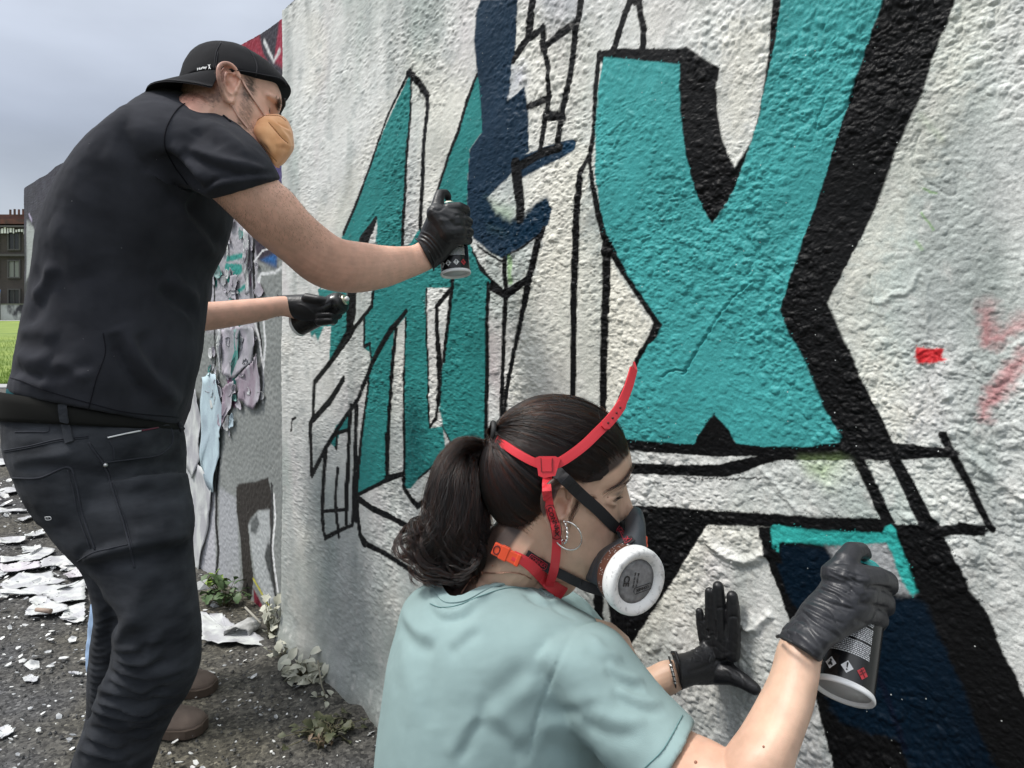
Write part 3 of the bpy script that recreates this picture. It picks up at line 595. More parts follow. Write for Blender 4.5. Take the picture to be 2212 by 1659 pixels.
mgb = mat('grass_blade', (.17, .26, .04), .8); tag(mb.build('grass', mgb, fix=False), 'short green grass blades on the lawn at the far left', 'grass', kind='stuff')
# ---------------------------------------------------------------- far brick building and the low wall before it
mbr = mat('old_brick', (.09, .07, .06), .9); tb = N(mbr, 'ShaderNodeTexBrick'); tb.inputs['Scale'].default_value = 3.2; tb.inputs['Color1'].default_value = (.07, .052, .046, 1); tb.inputs['Color2'].default_value = (.045, .038, .036, 1); tb.inputs['Mortar'].default_value = (.08, .075, .07, 1)
tcn = N(mbr, 'ShaderNodeTexCoord'); mpn = N(mbr, 'ShaderNodeMapping'); mpn.inputs['Rotation'].default_value = (math.radians(90), 0, 0); L(mbr, tcn.outputs['Object'], mpn.inputs[0]); L(mbr, mpn.outputs[0], tb.inputs['Vector']); L(mbr, tb.outputs[0], bsdf(mbr).inputs['Base Color'])
mroof = mat('red_roof', (.12, .05, .04), .85); vary(mroof, (.06, .035, .03), (.14, .055, .042), 1.2)
mdk = mat('dark_window', (.02, .022, .025), .25); mfr = mat('window_frame', (.075, .072, .07), .8); mlt = mat('pale_pane', (.20, .21, .19), .5)
bx0, bx1, by, bd = -82.0, -48.0, 88.0, 10.0
b = empty('brick_building', (-65, 88, 0), 'dark old brick building with red roof edge beyond the lawn at far left', 'building')
mb = MB(); mb.box(((bx0+bx1)/2, by+bd/2, 5.9), ((bx1-bx0)/2, bd/2, 5.9)); mb.build('wall', mbr, b, smooth=False)
mb = MB(); mb.box(((bx0+bx1)/2, by+bd/2, 12.6), ((bx1-bx0)/2+.4, bd/2+.5, .32)); mb.box(((bx0+bx1)/2, by+bd/2, 13.25), ((bx1-bx0)/2, bd/2-.3, .35)); rf = mb.build('roof', mroof, b, smooth=False)
mb = MB(); mb.box(((bx0+bx1)/2, by-.35, 11.95), ((bx1-bx0)/2, .35, .12)); mb.box(((bx0+bx1)/2, by-.2, 8.3), ((bx1-bx0)/2, .2, .15)); mb.build('cornice', mfr, b, smooth=False)
random.seed(3)
for k in range(9):                       # fleches on the roof edge
    mb = MB(); x = -64.5+k*.55; mb.box((x, by-.2, 13.75+random.random()*.2), (.09, .09, .35)); mb.build('roof_post', mroof, rf, smooth=False)
for fl, (z0, z1) in enumerate([(9.0, 11.3), (5.4, 7.6), (1.6, 3.9)]):
    for k in range(12):
        x = -80.6+k*2.75
        mb = MB(); hw = .75
        for s_ in (-1, 1): mb.box((x+s_*hw, by-.08, (z0+z1)/2), (.09, .1, (z1-z0)/2+.09))
        for z_ in (z0, z1): mb.box((x, by-.08, z_), (hw-.09, .1, .09))
        mb.box((x, by-.06, (z0+z1)/2), (.04, .05, (z1-z0)/2-.09)); f = mb.build('window', mfr, b, smooth=False)
        mb = MB(); mb.box((x, by-.02, (z0+z1)/2), (hw-.09, .02, (z1-z0)/2-.09)); mb.build('pane', mlt if (k*7+fl*3) % 5 == 0 else mdk, f, smooth=False)
# white lettering band under the roof, too far to read
mwp = mat('white_band', (.75, .75, .72), .7); mb = MB()
for k in range(46):
    x = -70+k*.36; mb.box((x, by-.50, 11.35+random.uniform(-.12, .12)), (random.uniform(.06, .14), .03, random.uniform(.15, .38)))
mb.build('sign_letters', mwp, b, smooth=False)
mlw = mat('low_wall', (.12, .12, .12), .9); vary(mlw, (.035, .035, .04), (.42, .44, .42), .9, 3, .42, .60, stretch=(1, 1, .6))
b2 = empty('low_wall', (-62, 84, 0), 'low graffiti covered wall along the far edge of the lawn', 'wall')
mb = MB(); mb.box((-60, 84, .95), (40, .2, .95)); mb.build('panel', mlw, b2, smooth=False)
mb = MB(); mb.box((-60, 84, 1.96), (40, .28, .06)); mb.build('coping', mat('coping', (.13, .14, .10), .9), b2, smooth=False)
mbl = mat('blue_cloth', (.03, .17, .50), .7); b3 = empty('blue_banner', (-63.5, 83.6, 2.0), 'small bright blue banner above the far low wall', 'banner')
mk('cloth', [(-64.6, 83.5, 2.2), (-62.9, 83.5, 2.25), (-62.5, 83.45, 3.7), (-64.6, 83.5, 3.6), (-63.8, 83.35, 2.9)], [(0, 1, 4), (1, 2, 4), (2, 3, 4), (3, 0, 4)], mbl, b3, smooth=False)
for x_ in (-64.6, -62.6): mb = MB(); mb.tube([(x_, 83.55, 0), (x_, 83.55, 3.8)], .04); mb.build('pole', mfr, b3)
# ---------------------------------------------------------------- the older wall further along
LO = np.array([-.884, 2.66]); LD = np.array([-.718, .696]); LD = LD/np.linalg.norm(LD); LN = np.array([-LD[1], LD[0]])
if LN @ -LO < 0: LN = -LN
def ls(x, y):
    t = (x-CX)/FPX; k = (LO[1]*t-LO[0])/(LD[0]-LD[1]*t); d = LO[1]+LD[1]*k
    return k, CAMH-(y-HY)/FPX*d
kx = np.array([ls(x, 0)[0] for x in np.linspace(640, 385, 260)]); kx = np.r_[kx, np.linspace(kx[-1]+.01, 4.60, 150)]
kz = np.r_[np.linspace(-.15, 2.36, 520)]
SL, ZL = np.meshgrid(kx, kz); bl = np.ones(SL.shape+(3,))*np.array([.27, .285, .275])
def overl(m_, c): 
    global bl; bl = bl*(1-m_[..., None])+np.array(c)*m_[..., None]
overl(sm(0, .5, fbm(SL*5, ZL*5, 3))*.5, (.36, .37, .36)); overl(sm(0, .5, fbm(SL*30, ZL*30, 8))*.3, (.2, .21, .2))
overl(sm(.9, 1.6, SL), (.035, .035, .040)); overl(sm(.1, .5, fbm(SL*2.4, ZL*2.4, 13))*sm(.9, 1.6, SL)*.8, (.10, .08, .12)); overl(sm(.2, .5, fbm(SL*5, ZL*3, 17))*sm(1.2, 1.6, SL)*.5, (.25, .25, .27))
overl(sm(1.70, 1.85, ZL), (.045, .04, .05))
cvl = Canvas(kx, kz, bl, ls)
RED = (.30, .03, .05)
cvl.poly(q('A', (1300, 330), (1440, 230), (1530, 190), (1550, 290), (1600, 420), (1500, 500)), RED, soft=.01)
cvl.poly(q('A', (1650, 90), (1692, 60), (1700, 420), (1620, 360)), (.33, .03, .06), soft=.008); cvl.line(q('A', (1560, 230), (1590, 300), (1620, 360), (1650, 300)), 6, (.7, .7, .7), soft=.006)
cvl.line(q('A', (1690, 60), (1697, 300), (1695, 450)), 3, (.02, .02, .02)); cvl.poly(q('A', (1600, 900), (1700, 900), (1695, 1120), (1600, 1080)), (.10, .08, .20), soft=.02)
cvl.poly(q('N', (120, 40), (310, 60), (330, 140), (320, 470), (140, 480)), (.48, .46, .50), soft=.02, alpha=.8)
cvl.poly(q('N', (300, 90), (350, 130), (400, 190), (400, 240), (330, 210)), (.05, .04, .055), soft=.01); cvl.poly(q('N', (340, 210), (400, 180), (395, 230)), (.03, .13, .35), soft=.008)
tl = (.045, .30, .26)
for pts, w_ in [([(215, 205), (280, 190)], 12), ([(210, 235), (280, 240)], 16), ([(215, 280), (260, 250)], 12), ([(170, 240), (172, 300)], 5), ([(225, 350), (290, 300)], 9), ([(262, 430), (255, 560)], 9), ([(262, 560), (230, 680)], 14)]: cvl.line(q('N', *pts), w_, tl, soft=.004, wob=.004)
for pts, w_ in [([(235, 300), (245, 330)], 9), ([(280, 60), (300, 300)], 5), ([(220, 650), (240, 740)], 12)]: cvl.line(q('N', *pts), w_, (.26, .13, .22), soft=.006, wob=.004)
cvl.line(q('N', (316, 100), (312, 200), (315, 330), (340, 500), (345, 560)), 5, (.02, .02, .02), wob=.003); cvl.line(q('N', (167, 240), (168, 600)), 3, (.03, .03, .03))
cvl.line(q('N', (315, 215), (345, 175), (370, 165)), 3, (.8, .8, .8)); cvl.line(q('N', (430, 225), (395, 255), (340, 262), (332, 290), (335, 340)), 6, (.75, .76, .76), soft=.003)
cvl.line(q('N', (352, 440), (360, 520), (350, 620), (346, 740)), 4, (.75, .76, .76), soft=.003); cvl.line(q('N', (320, 450), (335, 500), (348, 600)), 4, (.7, .7, .7))
DKB = (.045, .040, .036)
cvl.poly(q('N', (60, 960), (130, 1000), (165, 1050), (172, 1400), (90, 1400), (60, 1200)), (.52, .52, .55), soft=.01); cvl.poly(q('N', (185, 1060), (245, 1100), (262, 1400), (250, 1470), (180, 1400)), (.42, .43, .45), soft=.01)
cvl.line(q('N', (185, 950), (175, 1060), (172, 1200), (182, 1300), (172, 1400)), 5, (.03, .03, .03))
cvl.poly(q('N', (248, 1060), (260, 1046), (320, 1040), (366, 1024), (378, 1080), (385, 1250), (370, 1230), (372, 1150), (330, 1145), (300, 1180), (290, 1210), (300, 1300), (312, 1400), (305, 1470), (290, 1520), (262, 1480), (272, 1420), (262, 1250), (248, 1150)), DKB, soft=.003)
cvl.poly(q('N', (292, 1200), (330, 1150), (370, 1145), (380, 1250), (375, 1330), (395, 1480), (370, 1500), (320, 1400)), (.46, .48, .48), soft=.006); cvl.poly(q('N', (370, 1260), (355, 1320), (385, 1440), (400, 1500), (385, 1300)), (.08, .085, .085), soft=.008)
cvl.poly(q('N', (300, 1190), (325, 1160), (335, 1200), (320, 1240), (300, 1230)), (.14, .15, .15), soft=.01)
cvl.line(q('N', (388, 1090), (394, 1180), (386, 1290), (394, 1380), (402, 1450)), 3.5, (.85, .85, .85), soft=.002); cvl.line(q('N', (380, 1050), (384, 1200), (378, 1300), (392, 1450), (404, 1560)), 4, (.05, .05, .05))
cvl.poly(q('N', (312, 1440), (345, 1500), (345, 1555), (315, 1540)), (.22, .03, .05), soft=.006); cvl.line(q('N', (312, 1405), (345, 1460), (378, 1520)), 3.5, (.60, .55, .08), soft=.002)
cvl.poly(q('O', (175, 430), (215, 480), (235, 560), (200, 760), (170, 830)), (.40, .43, .40), soft=.02); cvl.line(q('O', (188, 380), (205, 430)), 3, (.5, .45, .6), soft=.01)
HL = .004*pn(SL*4, ZL*4, 3)+.0016*pn(SL*60, ZL*60, 6)+.0022*np.clip(.6-worley(SL*70, ZL*70, 8), 0, 1)+.0008*pn(SL*200, ZL*200, 7)
ZT = ZL-(.10*np.clip(SL/4.6, 0, 1)+.012*pn(SL*3, SL*0, 7))*sm(1.9, 2.36, ZL)
wl = empty('older_wall', (LO[0], LO[1], 0), 'long grey wall with peeling old paint running on behind the man', 'wall')
gridmesh('painted_face', np.stack([LO[0]+LD[0]*SL+LN[0]*HL, LO[1]+LD[1]*SL+LN[1]*HL, ZT], -1).reshape(-1, 3), len(kx), len(kz), mw, wl, cvl.C.reshape(-1, 3))
mb = MB(); R = []
for j in list(range(0, len(kx), 8))+[len(kx)-1]:
    zt = ZT[-1, j]-.002; a = Vector((LO[0]+LD[0]*kx[j]-LN[0]*.012, LO[1]+LD[1]*kx[j]-LN[1]*.012, zt)); c_ = Vector((a.x-LN[0]*.3, a.y-LN[1]*.3, zt)); R.append([a, c_, Vector((c_.x, c_.y, -.15)), Vector((a.x, a.y, -.15))])
mb.rings(R); mb.build('wall_core', mcon, wl, smooth=False)
# peeling sheets of old paint
def lp(x, y, o=0.0): s_, z_ = ls(x, y); return Vector((LO[0]+LD[0]*s_+LN[0]*o, LO[1]+LD[1]*s_+LN[1]*o, z_))
def sheetmesh(outl, basis, name, m, parent, curl=.02, th=.0012, nn=80, seed=0):
    # outline (2-D in metres u,v) -> thin curled plate; basis maps (u, v, height) to a point
    cl_ = np.array([tuple(p[:2]) for p in outl+[outl[0]]]); dl_ = np.r_[0, np.cumsum(np.linalg.norm(np.diff(cl_, axis=0), axis=1))]; tt_ = np.linspace(0, dl_[-1], nn+1)[:-1]
    A = np.stack([np.interp(tt_, dl_, cl_[:, 0]), np.interp(tt_, dl_, cl_[:, 1])], 1); A = A+np.stack([pn(A[:, 0]*60+seed, A[:, 1]*60, 3), pn(A[:, 0]*60, A[:, 1]*60+seed, 5)], 1)*.005+np.stack([pn(A[:, 0]*190+seed, A[:, 1]*190, 13), pn(A[:, 0]*190, A[:, 1]*190+seed, 15)], 1)*.004
    c_ = A.mean(0); V = []; F = []; rings_ = (1, .86, .62, .32)
    for side in (0, 1):
        for r_ in rings_:
            for a in A:
                u, v = c_+(a-c_)*r_; e_ = r_**3; h = curl*e_*(.25+.75*abs(math.sin(a[0]*23+seed)+.6*math.sin(a[1]*31+seed*2)))+.0016*math.sin(u*60+v*45+seed)+.003
                V.append(basis(u, v, max(h, .0015)+(th if side == 0 else 0)))
        V.append(basis(c_[0], c_[1], .004+(th if side == 0 else 0)))
    n = len(A); blk = n*len(rings_)+1
    for side in (0, 1):
        o = side*blk
        for k in range(len(rings_)-1):
            for i in range(n):
                j = (i+1) % n; f = (o+k*n+i, o+k*n+j, o+(k+1)*n+j, o+(k+1)*n+i); F.append(f if side == 0 else f[::-1])
        for i in range(n):
            j = (i+1) % n; f = (o+(len(rings_)-1)*n+i, o+(len(rings_)-1)*n+j, o+blk-1); F.append(f if side == 0 else f[::-1])
    for i in range(n):
        j = (i+1) % n; F.append((i, blk+i, blk+j, j))
    return mk(name, V, F, m, parent)
def flakemat(name, c1, c2): m = mat(name, c1, .55); vary(m, c1, c2, 16, 6, .40, .58, stretch=(1, 1, .45)); bump(m, 90, .4, .003); return m
mfb = flakemat('flake_blue', (.50, .63, .68), (.42, .52, .58)); mfw = flakemat('flake_white', (.62, .64, .62), (.44, .44, .46)); mfp = flakemat('flake_mauve', (.42, .40, .44), (.30, .24, .29)); mfg = flakemat('flake_grey', (.30, .31, .31), (.42, .42, .44))
mft = flakemat('flake_lilac', (.30, .30, .32), (.44, .41, .46)); mftt = flakemat('flake_teal', (.06, .26, .23), (.20, .30, .29))
for k, (pts, m_, cu) in enumerate([
    (q('N', (130, 650), (160, 632), (185, 640), (205, 760), (197, 900), (172, 1080), (150, 1060), (125, 980), (128, 800)), mfb, .02),
    (q('N', (62, 700), (110, 690), (124, 800), (118, 960), (92, 1030), (60, 950)), mfw, .02), (q('N', (205, 690), (245, 660), (247, 740), (225, 790), (210, 830)), mfp, .02),
    (q('N', (205, 640), (200, 470), (260, 455), (318, 460), (335, 520), (318, 590), (250, 650)), mft, .018), (q('N', (255, 655), (320, 590), (340, 560), (350, 640), (348, 735), (320, 770), (270, 735)), mfp, .024),
    (q('N', (190, 470), (204, 480), (206, 560), (196, 640), (188, 560)), mfw, .03), (q('N', (248, 470), (272, 462), (276, 520), (262, 590), (258, 640), (240, 648), (250, 560)), mftt, .022), (q('N', (285, 95), (300, 100), (308, 180), (300, 260), (308, 330), (296, 345), (288, 240)), mfw, .02), (q('N', (235, 270), (262, 262), (252, 330), (262, 360), (225, 352)), mft, .01),
    (q('N', (60, 960), (130, 980), (165, 1080), (150, 1200), (110, 1390), (85, 1380), (60, 1200)), mfw, .012), (q('N', (235, 790), (250, 780), (246, 830), (232, 840)), mfb, .02)]):
    o2 = [ls(*p[:2]) for p in pts]
    sheetmesh([tuple(a) for a in o2], lambda u, v, h: Vector((LO[0]+LD[0]*u+LN[0]*(h+.004), LO[1]+LD[1]*u+LN[1]*(h+.004), v)), 'peeling_paint', m_, wl, cu*.5, seed=k)
rg = random.Random(21)
for k in range(70):                      # small scabs of loosened paint between the larger sheets
    cx_, cy_ = rg.uniform(150, 350), rg.choice([rg.uniform(60, 350), rg.uniform(460, 790), rg.uniform(460, 1000)]); 
    if cy_ > 760 and cx_ > 230: continue
    rx_, ry_ = rg.uniform(4, 16), rg.uniform(8, 42); n_ = 7; pts = []
    for i in range(n_): a = 6.283*i/n_+rg.uniform(-.3, .3); r_ = rg.uniform(.5, 1.15); pts.append((cx_+rx_*r_*math.cos(a), cy_+ry_*r_*math.sin(a)))
    sheetmesh([tuple(ls(*p[:2])) for p in q('N', *pts)], lambda u, v, h: Vector((LO[0]+LD[0]*u+LN[0]*(h+.003), LO[1]+LD[1]*u+LN[1]*(h+.003), v)), 'peeling_paint', rg.choice([mfw, mft, mfg, mfg, mfp, mftt, mft]), wl, rg.uniform(.002, .008), .0012, 26, k)
# ---------------------------------------------------------------- fallen sheets of paint on the ground
FL = [('S', [(0, 650), (0, 600), (130, 590), (330, 570), (420, 540), (540, 480), (640, 480), (680, 500), (600, 570), (540, 610), (500, 640), (300, 640), (100, 650)], 'long narrow white paint sheet nearest below the man\'s back pocket'),
 ('S', [(0, 365), (150, 340), (320, 350), (300, 385), (230, 415), (0, 420)], 'short white paint sheet lying alone at the left edge, above the big heap'),
 ('S', [(290, 325), (510, 260), (555, 315), (450, 325), (330, 345)], 'wedge shaped white paint sheet touching the outline of the man\'s jeans'),
 ('S', [(270, 470), (490, 455), (495, 500), (380, 540), (280, 540)], 'small squarish white paint scrap just above the long narrow sheet'),
 ('S', [(500, 640), (620, 600), (830, 565), (960, 610), (985, 680), (760, 710), (480, 720)], 'pinkish white paint sheet with a black spot beside the jeans'),
 ('S', [(0, 680), (260, 680), (480, 650), (500, 740), (250, 760), (40, 790), (0, 740)], 'pale mauve paint sheet at the left edge under the long narrow one'),
 ('S', [(0, 930), (230, 820), (500, 800), (640, 760), (650, 840), (820, 880), (600, 930), (460, 965), (40, 990), (0, 960)], 'broad jagged white paint sheet in the middle of the heap'),
 ('S', [(770, 820), (850, 770), (985, 690), (1030, 830), (840, 870)], 'pink tinted paint scrap against the thigh of the black jeans'),
 ('S', [(0, 1000), (480, 970), (720, 950), (1040, 880), (1040, 1140), (860, 1130), (700, 1160), (590, 1110), (540, 1060), (300, 1040), (0, 1060)], 'largest white paint sheet, spanning the heap up to the light jeans'),
 ('S', [(350, 1140), (460, 1080), (560, 1090), (600, 1130), (820, 1200), (830, 1260), (700, 1300), (540, 1320), (310, 1300), (320, 1240), (400, 1200)], 'white paint sheet with a brown twig at the near edge of the heap'),
 ('S', [(730, 1340), (830, 1200), (1030, 1180), (1030, 1380), (870, 1390)], 'torn white paint sheet touching the light blue jeans leg'),
 ('S', [(0, 0), (380, 0), (400, 20), (120, 30), (0, 70)], 'thin white paint strip farthest up the left edge of the heap'),
 ('S', [(210, 120), (400, 70), (420, 110), (270, 155)], 'thin pale paint sliver between two strips below the jeans seat'),
 ('Cc', [(-30, 95), (30, 88), (75, 112), (60, 125), (-30, 122)], 'small white paint scrap level with the jeans waistband at left'),
 ('Cc', [(-30, 250), (90, 240), (130, 255), (60, 267), (-30, 270)], 'flat white paint strip level with the back pocket top'),
 ('Cc', [(120, 1210), (150, 1190), (200, 1210), (185, 1227), (125, 1228)], 'lone white paint chip on bare asphalt left of the bent leg'),
 ('Cc', [(-20, 1480), (40, 1460), (75, 1480), (60, 1500), (20, 1525), (-20, 1520)], 'rounded white paint chip at the lower left edge of the asphalt'),
 ('Cc', [(350, 1185), (410, 1180), (418, 1190), (360, 1194)], 'tiny white paint sliver beside the back of the bent knee'),
 ('Cc', [(1020, 880), (1130, 890), (1180, 930), (1330, 1000), (1370, 1050), (1250, 1054), (1030, 1025)], 'wide flat dirty white paint sheet at the foot of the older wall')]
def gb(u, v, h): return Vector((u, v, h+.002))
mfq = flakemat('flake_pinkish', (.52, .48, .52), (.60, .58, .60))
for k, (v, pts, lab) in enumerate(FL):
    o2 = [tuple(gp(*p[:2])[:2]) for p in q(v, *pts)]
    small = k in (15, 16, 17)
    m_ = mfw if k not in (5, 7) else mfq
    o = sheetmesh(o2, gb, 'paint_sheet', m_, None, .004 if small else .011, .0022, seed=k+3, nn=84); tag(o, lab, 'paint sheet', 'fallen paint sheets')
mfw2 = flakemat('flake_clean', (.60, .61, .59), (.48, .48, .48))
# upright broken pieces leaning on the older wall
def plate(name, pts, d1, m_, lab, bend=.02):
    pp = [P(x, y, d) for x, y, d in pts]; n = len(pp); c_ = sum(pp, Vector())/n; back = Vector((-.2, .03, .0))*.02; V = []; F = []
    V = pp+[p+Vector((.004, .006, 0)) for p in pp]+[c_+Vector((LN[0]*bend, LN[1]*bend, 0)), c_+Vector((LN[0]*bend+.004, LN[1]*bend+.006, 0))]
    for i in range(n):
        j = (i+1) % n; F += [(i, j, 2*n), (n+j, n+i, 2*n+1), (i, n+i, n+j, j)]
    o = mk(name, V, F, m_, None, smooth=False); return tag(o, lab, 'paint sheet', 'fallen paint sheets')
def g3(v, pts, d): return [(x, y, d) for x, y in q(v, *pts)]
plate('paint_sheet', g3('Cc', [(1000, 790), (1005, 710), (1060, 695), (1090, 740), (1040, 790)], 2.98), 0, mfw2, 'upper broken white paint piece leaning beside the green ivy')
plate('paint_sheet', g3('Cc', [(1060, 870), (1075, 820), (1130, 760), (1142, 860), (1125, 905)], 2.80), 0, mfw2, 'tall triangular white paint piece standing before the green ivy')
plate('paint_sheet', g3('Cc', [(1010, 860), (1015, 810), (1060, 800), (1065, 870)], 2.86), 0, mfw2, 'lower square white paint piece half hidden by the black jeans')
# curled scrap with a dark hollow
mcu = mat('curl_grey', (.40, .40, .39), .7); vary(mcu, (.30, .30, .29), (.50, .50, .49), 40); V = []; F = []; cc0 = gp(*q('Cc', (1215, 985))[0])
for j in range(9):
    for i in range(17):
        a = math.pi*(-.12+1.24*i/16); rr_ = .043*(1-.05*j)+.004*math.sin(i*1.7+j); V.append(cc0+Vector((math.cos(a)*rr_*1.15+.004*j, -.02+j*.011, .006+max(math.sin(a), -.1)*rr_*.75+.0015*j)))
F = [(j*17+i, j*17+i+1, (j+1)*17+i+1, (j+1)*17+i) for j in range(8) for i in range(16)]
o = mk('paint_curl', V, F, mcu); md = o.modifiers.new('s', 'SOLIDIFY'); md.thickness = .003; tag(o, 'curled grey paint scrap with a dark hollow below the ivy', 'paint scrap')
o = None
mb = MB(); a_, b_ = q('Cc', (1250, 840), (1330, 920)); mb.tube([P(*a_, 2.62), P(*b_, 2.5)], .004, 6)
tag(mb.build('stick', mat('stick', (.35, .33, .28), .8)), 'thin pale stick leaning at the corner between the two walls', 'stick')
mb = MB(); a_, b_ = q('S', (440, 1205), (620, 1225)); mb.tube([gp(*a_, .03), gp(*b_, .03)], [.008, .010], 8)
tag(mb.build('twig', mat('twig', (.33, .25, .20), .8)), 'short brown twig lying on a white paint sheet at left', 'twig')
# small chips and crumbs: too many to count
random.seed(11); V = []; F = []
for i in range(1900):
    if i < 1000: y = .8+random.random()**1.3*4.5; x = -y*random.uniform(.15, .80)
    elif i < 1250: y = 1.6+random.random()*2.5; x = -y*random.uniform(.55, .78)
    elif i >= 1550: y = 2.3+random.random()*2.6; x = -y*random.uniform(.60, .80)
    else: s_ = random.uniform(.0, 2.2); o_ = .06+random.random()**2*.5; p_ = wallpt(s_, 0, o_); x, y = p_.x, p_.y
    r_ = random.choice([.0025, .003, .004, .004, .006, .009])*random.uniform(.7, 1.5)*(random.choice([1.5, 2.2, 3.2]) if i >= 1550 else 1); a0 = random.uniform(0, 6.3); n = 5; o_ = len(V); z = .006+random.random()*.006
    tx, ty = random.uniform(-.5, .5), random.uniform(-.5, .5)
    for k in range(n):
        a = a0+k*6.283/n; rr_ = r_*random.uniform(.6, 1.2); dx, dy = rr_*math.cos(a), rr_*math.sin(a)*.8; V.append((x+dx, y+dy, z+dx*tx+dy*ty))
    for k in range(n): vx = V[o_+k]; V.append((vx[0], vx[1], vx[2]-.0015))
    F.append(tuple(range(o_, o_+n)));
    for k in range(n): F.append((o_+k, o_+n+k, o_+n+(k+1) % n, o_+(k+1) % n))
mch = mat('chips', (.6, .6, .58), .6); vary(mch, (.30, .31, .32), (.80, .80, .77), 30, 2, .4, .6)
tag(mk('paint_chips', V, F, mch, smooth=False), 'tiny white paint chips scattered over the asphalt', 'paint chips', kind='stuff')
V = []; F = []
for i in range(2600):                    # stones and grit
    y = .8+random.random()**1.2*3.6; x = -y*random.uniform(.1, .80); r_ = random.uniform(.002, .007); o_ = len(V); z = .004
    for k in range(5): a = k*1.2566+random.random(); V.append((x+r_*math.cos(a)*random.uniform(.7, 1.2), y+r_*math.sin(a), z-.003))
    V.append((x, y, z+r_*.6))
    for k in range(5): F.append((o_+k, o_+(k+1) % 5, o_+5))
mst = mat('grit', (.1, .1, .1), .9); vary(mst, (.055, .055, .055), (.12, .118, .112), 60, 2, .4, .6)
tag(mk('gravel', V, F, mst, smooth=False), 'dark grit and small stones on the asphalt', 'gravel', kind='stuff')
# ---------------------------------------------------------------- weeds at the foot of the walls
def leafmesh(name, ln, wd, lobes=0):
    V = []; F = []; n = 6
    for i in range(n+1):
        t = i/n; w_ = wd*math.sin(math.pi*min(t*.92+.06, 1))**.8*(1+.25*lobes*math.cos(t*14)); z = .12*ln*math.sin(t*2.6)-.22*ln*t*t
        V += [(-w_/2, t*ln, z+.12*wd), (0, t*ln, z), (w_/2, t*ln, z+.10*wd)]
        if i: o_ = (i-1)*3; F += [(o_, o_+1, o_+4, o_+3), (o_+1, o_+2, o_+5, o_+4)]
    me = bpy.data.meshes.new(name); me.from_pydata(V, [], F); me.update(); me.polygons.foreach_set('use_smooth', np.ones(len(F), bool)); return me
def weed(centre, spread, n, m_, mst_, ln, wd, lab, lobes=0, up=.5, seed=1, cat='plant'):
    random.seed(seed); r_ = empty('weed', centre, lab, cat, 'weeds at the foot of the walls'); lm = leafmesh('leaf', ln, wd, lobes); lm.materials.append(m_); c_ = Vector(centre); mbs = MB()
    for i in range(n):
        p = c_+Vector((random.gauss(0, spread[0]), random.gauss(0, spread[1]), abs(random.gauss(0, spread[2]))+.01))
        o = bpy.data.objects.new('leaf', lm); C.objects.link(o); o.parent = r_; o.location = p-c_; s_ = random.uniform(.6, 1.25); o.scale = (s_, s_, s_)
        o.rotation_euler = (random.uniform(-.7, .9)+up, random.uniform(-.6, .6), random.uniform(0, 6.28))
        b0 = c_+Vector((random.uniform(-.01, .01), random.uniform(-.01, .01), -.01)); mbs.tube([b0, (b0+p)/2+Vector((0, 0, .015)), p], [.0022, .0016, .001], 5)
    mbs.build('stem', mst_, r_); return r_
def leafmat(name, a, b_): m = mat(name, a, .55); vary(m, a, b_, 25, 3); bsdf(m).inputs['Subsurface Weight'].default_value = 0; return m
lgreen = leafmat('leaf_green', (.05, .10, .03), (.11, .16, .07)); lpale = leafmat('leaf_painted', (.42, .43, .35), (.62, .60, .50)); ldark = leafmat('leaf_wilted', (.05, .065, .03), (.14, .13, .07)); lstem = mat('stem', (.12, .11, .06), .8)
def at(v, x, y, d=None):
    a, b_ = q(v, (x, y))[0]; return P(a, b_, d) if d else gp(a, b_)
weed(at('Cc', 1150, 830, 2.80), (.045, .03, .055), 46, lgreen, lstem, .040, .032, 'dark green ivy climbing at the foot of the older wall', 1, seed=2)
weed(at('Cc', 1110, 750, 2.90), (.02, .02, .02), 10, leafmat('leaf_lime', (.16, .26, .03), (.22, .32, .05)), lstem, .04, .03, 'small lime green ivy sprig above the darker ivy', 1, seed=3)
weed(at('Cc', 1385, 1010), (.022, .022, .075), 34, lpale, lstem, .038, .030, 'upright weed with paint whitened leaves at the wall corner', 1, seed=4)
weed(at('Cc', 1440, 1110), (.02, .02, .022), 14, lpale, lstem, .034, .026, 'small clump of pale leaves between the two larger pale weeds', 1, seed=5)
weed(at('Cc', 1550, 1215), (.045, .03, .028), 44, lpale, lstem, .045, .030, 'low sprawling weed with dusty cream leaves by the big wall', 0, seed=6)
weed(at('Cc', 1690, 1490), (.055, .03, .010), 40, ldark, lstem, .035, .026, 'flat wilted dark green weed on the soil nearest the camera', 1, up=.1, seed=7)
weed(at('Cc', 1635, 1560), (.012, .012, .010), 22, leafmat('leaf_dry', (.16, .11, .07), (.24, .17, .10)), lstem, .02, .008, 'dry brown seed head with thin straws beside the wilted weed', 0, seed=8)
weed(at('Cc', 1660, 1330), (.012, .012, .008), 8, lpale, lstem, .03, .022, 'few loose pale leaves on a bent stem under the cream weed', 0, seed=9)
mb = MB(); mb.tube([at('Cc', 1620, 1110, 2.15), at('Cc', 1640, 1240, 2.12), at('Cc', 1672, 1322)], [.003, .0025, .002], 6)
tag(mb.build('dry_stem', mat('dry_stem', (.28, .26, .20), .8)), 'single bent dry stem hanging from the cream weed', 'stem')
